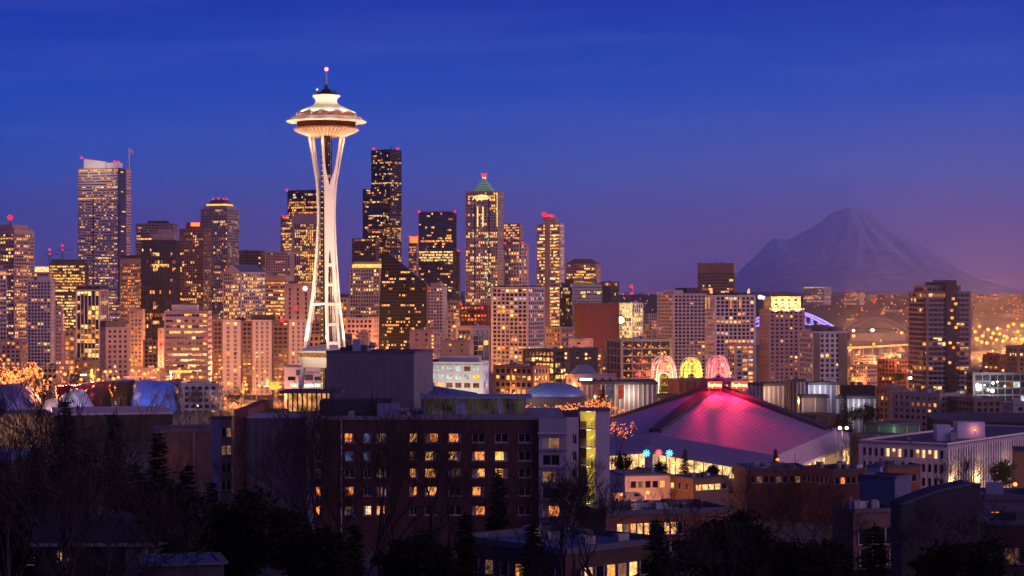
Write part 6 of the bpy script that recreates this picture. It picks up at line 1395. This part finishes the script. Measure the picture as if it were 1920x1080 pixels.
# parked vans in the lit yard
def van(px, py, D, label, rot, m):
    x = wx(px, D); z = max(ground(x, D), wz(py, D)); root = empty('parked_van', (x, D, z), label, 'van'); root_m = Matrix.Rotation(rot, 4, 'Z')
    def tr(mb):
        mb.v = [tuple((root_m @ Vector((a, b, c))) + Vector((x, D, z))) for a, b, c in mb.v]; return mb
    b = MB(); b.prism([(-2.3, -.95), (2.3, -.95), (2.3, .95), (-2.3, .95)], .4, 1.1); b.prism([(-2.2, -.9), (1.3, -.9), (1.3, .9), (-2.2, .9)], 1.1, 2.1); b.prism([(1.3, -.88), (2.1, -.88), (2.1, .88), (1.3, .88)], 1.1, [2.05, 1.15, 1.15, 2.05]); tr(b).build('body', m, root)
    for sx in (-1.4, 1.4):
        for sy in (-.95, .75):
            w = MB(); w.tube([(sx, sy, .38), (sx, sy + .2, .38)], .38, 12); tr(w).build('wheel', blackp, root)
    w = MB(); w.box(-.2, 1.1, -.93, -.905, 1.25, 1.9); tr(w).build('window', glassd, root)
    for sy in (-.6, .6): w = MB(); w.box(2.31, 2.36, sy - .15, sy + .15, .7, .9); tr(w).build('headlight', whitec, root)
van(1162, 940, 488, 'white van parked in the orange-lit yard, left one', .5, whitec); van(1188, 940, 486, 'grey van parked nearest the white house', .3, greyp)
def yard_lamp():
    lamps([(1210, 924, 497)], 8, .5, lampm, 'yard lamp blazing orange in front of the white house', None, 4800, arm=.6)
    lamps([(1160, 928, 478)], 8, .4, lampm, 'orange lamp at the left end of the lit yard', None, 3800, arm=.6)
yard_lamp()
# ============================================================ VEGETATION
bark = mat('bark', (.030, .022, .026), rough=.95, var=.4, scale=2); barkr = mat('rust_bark', (.10, .04, .025), rough=.95, var=.4, scale=1)
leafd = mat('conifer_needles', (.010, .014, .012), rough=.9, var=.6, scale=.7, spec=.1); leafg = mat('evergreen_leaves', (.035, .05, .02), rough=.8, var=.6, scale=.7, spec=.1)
def bare_tree(label, px, D, ytop, seed, spread=.55, levels=6, m=None, group=None, r0=None, lean=0, zg=None, name='bare_tree', bulbs=None, ret=False, trunk_split=.26):
    rg = random.Random(seed); x = wx(px, D); z0 = ground(x, D) - .3 if zg is None else zg; zt = wz(ytop, D); H = max(3, zt - z0); r0 = r0 or H * .017
    root = empty(name, (x, D, z0), label, 'tree', group or 'bare winter trees'); tr = MB(); br = MB(); tips = []
    mr = max(.014, D / 3870 * .20)
    def grow(p, d, ln, r, lv, mb):
        n = 3 if lv < 4 else 2; pts = [p]; rs = [r]; q = p.copy(); dd = d.copy()
        for i in range(n):
            dd = (dd + Vector((rg.gauss(0, .13), rg.gauss(0, .13), rg.gauss(.03, .07)))).normalized(); q = q + dd * ln / n; pts.append(q.copy()); rs.append(max(mr, r * (1 - .38 * (i + 1) / n)))
        mb.tube(pts, rs, 6 if lv == 0 else (4 if lv < 3 else 3), cap=False)
        if lv >= levels: tips.append(q); return
        k = rg.choice([2, 3, 3]) if lv < levels - 1 else rg.choice([2, 3])
        for j in range(k):
            t = rg.uniform(.45, 1) if j else 1.0; i = min(n, max(1, int(t * n + .5))); s = pts[i]
            ax = Vector((rg.gauss(0, 1), rg.gauss(0, 1), rg.gauss(0, .35))).normalized(); sp_ = spread * (rg.uniform(.5, 1.3) if j else rg.uniform(.1, .5))
            nd = (dd * math.cos(sp_) + ax * math.sin(sp_) + Vector((0, 0, .10))).normalized(); grow(s, nd, ln * rg.uniform(.62, .86), rs[i] * rg.uniform(.55, .78), lv + 1, br)
    ntr = rg.choice([1, 1, 2]) if H > 8 else 1
    for t in range(ntr): grow(Vector((x + t * .3, D, z0)), Vector((lean + rg.gauss(0, .06) + t * .12, rg.gauss(0, .06), 1)).normalized(), H * trunk_split, r0 * (1 - .25 * t), 0, tr)
    # fit the height to the photo
    zs = [v[2] for v in br.v]; s = H / (max(zs) - z0)
    for mb in (tr, br): mb.v = [(x + (a - x) * (s * .5 + .5), D + (b - D) * (s * .5 + .5), z0 + (c - z0) * s) for a, b, c in mb.v]
    tips = [Vector((x + (a - x) * (s * .5 + .5), D + (b - D) * (s * .5 + .5), z0 + (c - z0) * s)) for a, b, c in tips]
    tr.build('trunk', m or bark, root); br.build('crown', m or bark, root)
    if bulbs:
        bm_, cnt, rad = bulbs; k = 0; st = MB(); rg.shuffle(tips); one = None
        for t in tips[:cnt]:
            if k < 40:
                if one is None: b = MB(); b.octa(t, rad); one = b.build('light_bulb', bm_, root); o_ = t
                else: c = one.copy(); C.objects.link(c); c.parent = root; c.location = t - o_
            else: st.octa(t, rad)
            k += 1
        if st.f: tag(st.build('light_bulb', bm_, root), kind='stuff')
    return root
def conifer(label, px, D, ytop, hw_px, seed, zg=None, m=None, n=5200, group='dark conifers'):
    rg = random.Random(seed); x = wx(px, D); z0 = ground(x, D) - .3 if zg is None else zg; zt = wz(ytop, D); H = zt - z0; R = hw_px / F * D; root = empty('conifer_tree', (x, D, z0), label, 'tree', group)
    b = MB(); b.tube([(x, D, z0), (x, D, z0 + H * .5), (x, D, zt - .2)], [H * .018, H * .011, .03], 6); b.build('trunk', bark, root); c = MB()
    tiers = int(H / .27)
    for i in range(tiers):
        t = (i + .5) / tiers; rr = R * (1 - t) ** .82 * rg.uniform(.55, 1.22) + .12; zz = z0 + H * (.06 + .94 * t); nb = max(6, int(17 * (1 - t) + 6))
        for j in range(nb):
            a = rg.uniform(0, 2 * math.pi); L_ = rr * rg.uniform(.6, 1.12); dr = rg.uniform(.05, .55); k = max(3, int(L_ / .30)); pts = []
            for q in range(k + 1):
                f = q / k; pts.append(Vector((x + math.cos(a) * L_ * f, D + math.sin(a) * L_ * f, zz - dr * L_ * f + .22 * L_ * f * f)))
            for q in range(1, k + 1):
                p = pts[q]
                for e in range(2):
                    w = rg.uniform(.22, .50); aa = a + rg.choice([-1, 1]) * rg.uniform(.5, 1.3); tip = p + Vector((math.cos(aa) * w * 1.6, math.sin(aa) * w * 1.6, rg.uniform(-.22, .10)))
                    sd = Vector((-math.sin(aa), math.cos(aa), rg.uniform(-.5, .5))) * w * .42; c.poly([p - sd, p + sd, tip])
    for q in range(6): c.poly([(x - .1, D, zt - .5), (x + .1, D, zt - .5), (x + rg.uniform(-.05, .05), D, zt + .3)])
    c.build('crown', m or leafd, root); return root
def leafy(label, px, py, D, rw, rh, seed, m=None, n=2600, zg=None, group='round evergreens', name='evergreen_tree', leaf=.3):
    rg = random.Random(seed); x = wx(px, D); zc = wz(py, D); rx = rw / F * D; rz = rh / F * D; z0 = ground(x, D) - .3 if zg is None else zg; root = empty(name, (x, D, z0), label, 'tree', group)
    b = MB(); b.tube([(x, D, min(z0, zc - rz)), (x, D, zc)], [rx * .09, rx * .04], 6)
    for i in range(7):
        a = rg.uniform(0, 6.28); b.tube([(x, D, zc - rz * .6), (x + math.cos(a) * rx * .7, D + math.sin(a) * rx * .7, zc + rg.uniform(-.3, .6) * rz)], [rx * .035, .02], 4)
    b.build('trunk', bark, root); c = MB(); cl = []
    for i in range(110):
        u = Vector((rg.gauss(0, 1), rg.gauss(0, 1), rg.gauss(0, 1))).normalized() * rg.uniform(.35, .95); cl.append(u * (1 + .28 * noise.noise(u * 2.3 + Vector((seed, 0, 0))) * 1.6))
    for i in range(int(n * 3.2)):
        k = rg.choice(cl); p = k + Vector((rg.gauss(0, .13), rg.gauss(0, .13), rg.gauss(0, .11))); P = Vector((x + p.x * rx, D + p.y * rx, zc + p.z * rz)); w = leaf * rg.uniform(.3, .95)
        a, bb = Vector((rg.gauss(0, 1), rg.gauss(0, 1), rg.gauss(0, .6))).normalized() * w, Vector((rg.gauss(0, 1), rg.gauss(0, 1), rg.gauss(0, .6))).normalized() * w; c.poly([P, P + a, P + bb])
    c.build('crown', m or leafg, root); return root
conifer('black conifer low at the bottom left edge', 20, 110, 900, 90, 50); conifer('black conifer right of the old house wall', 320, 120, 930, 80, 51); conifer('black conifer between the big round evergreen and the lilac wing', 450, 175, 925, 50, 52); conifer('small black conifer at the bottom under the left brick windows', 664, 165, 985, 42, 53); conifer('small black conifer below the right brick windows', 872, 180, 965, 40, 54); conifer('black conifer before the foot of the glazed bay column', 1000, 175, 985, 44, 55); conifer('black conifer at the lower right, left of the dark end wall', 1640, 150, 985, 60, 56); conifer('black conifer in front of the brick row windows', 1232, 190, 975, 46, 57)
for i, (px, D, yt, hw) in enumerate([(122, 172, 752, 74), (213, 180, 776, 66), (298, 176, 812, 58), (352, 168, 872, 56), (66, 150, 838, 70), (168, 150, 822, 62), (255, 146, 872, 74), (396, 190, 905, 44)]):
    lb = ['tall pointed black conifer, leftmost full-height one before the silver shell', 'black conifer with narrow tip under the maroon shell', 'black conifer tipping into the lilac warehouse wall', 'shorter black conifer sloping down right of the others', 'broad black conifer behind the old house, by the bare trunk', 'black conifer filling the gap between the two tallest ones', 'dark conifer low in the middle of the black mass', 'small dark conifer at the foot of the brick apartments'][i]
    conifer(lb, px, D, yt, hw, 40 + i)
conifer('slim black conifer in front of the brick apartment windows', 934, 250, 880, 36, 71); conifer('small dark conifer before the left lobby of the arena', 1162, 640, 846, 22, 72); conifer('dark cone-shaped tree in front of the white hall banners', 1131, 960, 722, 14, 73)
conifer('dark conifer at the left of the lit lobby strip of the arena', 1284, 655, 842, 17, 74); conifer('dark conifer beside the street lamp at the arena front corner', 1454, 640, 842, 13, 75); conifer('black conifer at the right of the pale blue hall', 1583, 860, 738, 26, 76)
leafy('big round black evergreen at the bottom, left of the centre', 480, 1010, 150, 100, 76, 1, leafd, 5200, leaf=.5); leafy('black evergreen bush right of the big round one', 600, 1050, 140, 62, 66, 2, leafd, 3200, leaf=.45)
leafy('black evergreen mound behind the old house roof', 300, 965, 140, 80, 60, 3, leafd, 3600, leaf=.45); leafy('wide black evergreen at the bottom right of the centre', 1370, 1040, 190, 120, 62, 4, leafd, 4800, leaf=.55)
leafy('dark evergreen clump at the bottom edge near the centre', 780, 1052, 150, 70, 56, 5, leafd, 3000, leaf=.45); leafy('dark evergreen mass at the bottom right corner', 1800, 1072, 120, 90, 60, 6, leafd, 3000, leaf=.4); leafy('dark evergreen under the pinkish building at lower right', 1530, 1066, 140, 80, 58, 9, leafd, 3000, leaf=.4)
leafy('round green tree lit from behind by an orange lamp at the right', 1880, 886, 425, 24, 26, 7, mat('lit_green', (.09, .13, .04)), 1600, name='round_tree', group='round trees', leaf=.5)
leafy('yellow-lit round tree left of the big dark tower', 1685, 706, 1290, 14, 8, 8, mat('lit_olive', (.14, .13, .04)), 500, name='round_tree', group='round trees', leaf=1)
leafy('dark round tree below the grey ribbed hall', 1620, 775, 880, 36, 20, 10, leafd, 900, name='round_tree', group='round trees', leaf=1)
leafy('dark shrubby tree before the arena corner and brick rows', 1416, 898, 560, 22, 20, 11, leafd, 900, name='round_tree', group='round trees', leaf=.7)
for i, (px, py, D, rw, rh) in enumerate([(1168, 868, 640, 22, 20), (1236, 880, 640, 14, 16), (1336, 884, 660, 14, 12), (1384, 884, 655, 12, 12), (1204, 884, 630, 18, 10)]):
    leafy(['dark bushy tree covering the left end of the arena lobby', 'dark bushy tree under the red star light', 'small dark tree before the lit lobby glass, middle one', 'small dark tree before the lit lobby glass, right one', 'low dark bush left of the star lights'][i], px, py, D, rw, rh, 60 + i, leafd, 700, name='round_tree', group='round trees', leaf=.7)
BT = [(575, 240, 752, .6, 6, bark, 'bare tree before the lilac wing, nearer the brick front'), (640, 235, 742, .55, 7, bark, 'bare tree before the white downpipe of the brick apartments'), (738, 240, 770, .6, 7, bark, 'bare tree between the dim and lit brick windows'), (838, 245, 792, .6, 7, bark, 'bare tree before the second lit window column'), (1096, 240, 850, .65, 7, bark, 'bare tree standing right before the yellow stair'), (470, 235, 790, .65, 7, bark, 'bare tree before the rust-red end of the brick apartments'), (1250, 140, 930, .8, 7, bark, 'bare tree at the bottom right of the stair building'), (250, 110, 850, .8, 7, bark, 'bare tree over the old shingled house'), # px, D, ytop, spread, levels, mat, label
 (36, 88, 560, .66, 7, bark, 'tall bare tree rising over the left downtown towers at the left edge'), (4, 84, 640, .6, 6, bark, 'bare tree cut by the left frame edge'), (96, 96, 662, .72, 7, bark, 'bare tree with spreading twigs right of the tall left one'),
 (170, 104, 800, .7, 6, bark, 'bare tree with long arching twigs in front of the conifers'), (560, 205, 745, .62, 6, bark, 'bare tree in front of the lilac wing of the brick apartments'),
 (610, 200, 700, .50, 7, bark, 'bare tree reaching up against the left edge of the violet-grey block'), (668, 190, 730, .50, 7, bark, 'bare tree in the middle of the violet-grey block'), (715, 205, 712, .48, 6, bark, 'slender bare tree right of the middle of the violet-grey block'),
 (760, 185, 760, .55, 7, bark, 'wide bare tree before the left lit windows of the brick apartments'), (805, 210, 700, .45, 6, bark, 'bare tree overlapping the right edge of the violet-grey block'), (880, 200, 850, .55, 6, bark, 'low bare tree before the right brick windows'),
 (1000, 196, 880, .6, 6, bark, 'bare tree in front of the glazed bay column'), (1062, 188, 838, .62, 7, bark, 'large bare tree before the yellow-lit open stair'), (1122, 205, 860, .6, 6, bark, 'bare tree against the white end wall of the apartments'),
 (1272, 215, 905, .7, 6, bark, 'bare tree in front of the brick row windows'), (1372, 230, 858, .75, 6, barkr, 'rusty bare tree left of the arena front corner'), (1432, 240, 880, .8, 6, barkr, 'rusty bare tree under the arena front corner'), (1512, 225, 852, .8, 7, bark, 'wide bare tree before the orange brick rows'),
 (1575, 215, 900, .8, 6, barkr, 'rusty bare tree beside the dark blue rooftop volume'), (1800, 300, 838, .55, 7, bark, 'upright bare tree in front of the white school corner'), (1760, 170, 930, .7, 7, bark, 'spreading bare tree across the dark end wall'), (1872, 160, 935, .75, 7, bark, 'bare tree over the blue-roofed house at the right edge'),
 (1690, 150, 985, .8, 6, bark, 'low bare tree at the left of the dark end wall'), (1330, 160, 960, .8, 6, bark, 'bare twigs before the wide black evergreen'), (1460, 150, 985, .8, 6, bark, 'bare tree at the bottom between the evergreens'), (930, 150, 990, .8, 6, bark, 'low bare tree before the bluish flat roof'),
 (340, 460, 790, .7, 6, barkr, 'rust-coloured bare tree left of the brick apartments'), (384, 450, 778, .7, 6, barkr, 'rust-coloured bare tree nearest the brick apartments'), (1648, 640, 812, .6, 5, bark, 'thin bare tree before the right eave of the arena'), (1590, 640, 806, .6, 5, bark, 'thin bare tree before the lit right lobby of the arena')]
for i, (px, D, yt, sp_, lv, mm, lb) in enumerate(BT): bare_tree(lb, px, D, yt, 200 + i, sp_, lv, mm)
for i, px in enumerate([336, 352, 376, 396, 414, 432, 450, 300]): bare_tree('dim purplish bare tree in the park right of the museum shells', px, 1000 + 14 * i, 722 + (i * 7) % 14, 300 + i, .75, 5, mat('purple_twigs', (.09, .05, .055)), 'park trees by the museum')
for i, px in enumerate([930, 955, 972, 1102, 1120]): bare_tree('small bare street tree near the blue dome', px, 930 + 9 * i, 722 + (i * 5) % 16, 320 + i, .7, 5, mat('purple_twigs', (.09, .05, .055)), 'street trees by the blue dome')
bulb = emit('string_bulb', (1, .22, .05), 4)
for i, (px, yt) in enumerate([(996, 756), (1014, 760), (1032, 756), (1050, 762), (1068, 757), (1086, 760), (1104, 742), (1122, 750), (1136, 756)]):
    r = bare_tree('bare tree wound with orange string lights behind the apartment roof', px, 800 + (i % 3) * 9, yt, 340 + i, .85, 5, barkr, 'trees with string lights', zg=6 if i != 6 else 8, name='festive_tree', bulbs=(bulb, 260, .17))
    if i % 2 == 0: light(r, 'POINT', (wx(px, 795), 795, 15), 2200, (1, .4, .14), 1, 'string_light')
lamps([(993, 771, 790), (1003, 771, 792)], 6, .9, emit('fierce_lamp', (1, .85, .6), 8), 'fierce white-orange lamp among the trees with string lights', 'fierce lamps by the string-lit trees', 4000)
bare_tree('small round tree covered in orange string lights right of the apartment stair', 1153, 700, 792, 360, .8, 5, barkr, 'trees with string lights', name='festive_tree', bulbs=(bulb, 220, .12), zg=6)
for i, px in enumerate([8, 24, 40, 60, 30]): r = bare_tree('tree thick with glowing orange lights at the far left below the towers', px, 1200 + 20 * i, 672 + (i * 9) % 20, 370 + i, .85, 5, barkr, 'glowing trees at far left', name='festive_tree', bulbs=(bulb, 220, .38), zg=-2); light(r, 'POINT', (wx(px, 1190), 1190, 14), 9000, (1, .36, .12), 1, 'string_light')
for i, (px, py, cc) in enumerate([(1212, 850, (.1, .8, 1)), (1235, 849, (1, .1, .1)), (1255, 850, (.1, .8, 1))]):
    D = 668; x, z = wx(px, D), wz(py, D); root = empty('star_light', (x, D, ground(x, D)), ['blue star light, left of the three before the arena', 'red star light between two blue ones before the arena', 'blue star light, right of the three before the arena'][i], 'star light')
    b = MB()
    for k in range(4): a = k * math.pi / 4; b.tube([(x - math.cos(a) * 1.2, D, z - math.sin(a) * 1.2), (x + math.cos(a) * 1.2, D, z + math.sin(a) * 1.2)], .14, 4)
    b.build('star', emit('star_' + str(i), cc, 3), root); b = MB(); b.tube([(x, D + .2, ground(x, D)), (x, D + .2, z)], .12, 5); b.build('pole', dgrey, root)
# roads: one sheet before the arena, with kerbs and centre line
def roads():
    def strip(name, pts, w, m, dz, kind='structure'):
        b = MB()
        for (a, c) in zip(pts, pts[1:]):
            a, c = Vector(a), Vector(c); n = max(1, int((c - a).length / 12)); d = (c - a).normalized(); p = Vector((d.y, -d.x)) * w / 2
            for i in range(n):
                s, e = a + (c - a) * i / n, a + (c - a) * (i + 1) / n; q = [s - p, s + p, e + p, e - p]; b.poly([(v.x, v.y, ground(v.x, v.y) + dz) for v in q])
        o = b.build(name, m); o['kind'] = kind
    asp = mat('asphalt', (.045, .045, .05), rough=.7, var=.3, scale=.2); line = mat('road_paint', (.6, .5, .2)); pav = mat('pavement_slab', (.2, .19, .19), var=.2, scale=.4)
    for i, pts in enumerate([[(20, 640), (160, 612)], [(30, 470), (30, 760)], [(-200, 1010), (100, 1010)], [(-360, 1260), (420, 1260)], [(290, 560), (330, 1400)]]):
        strip('road' if i == 0 else 'road', pts, 11, asp, .25 + i * .01); strip('road_marking', pts, .3, line, .32 + i * .01)
        for s in (-1, 1):
            q = [(a[0] + s * 7.2 * (1 if pts[0][0] == pts[1][0] else 0), a[1] + s * 7.2 * (0 if pts[0][0] == pts[1][0] else 1)) for a in pts]; strip('pavement', q, 3, pav, .38 + i * .01)
roads()
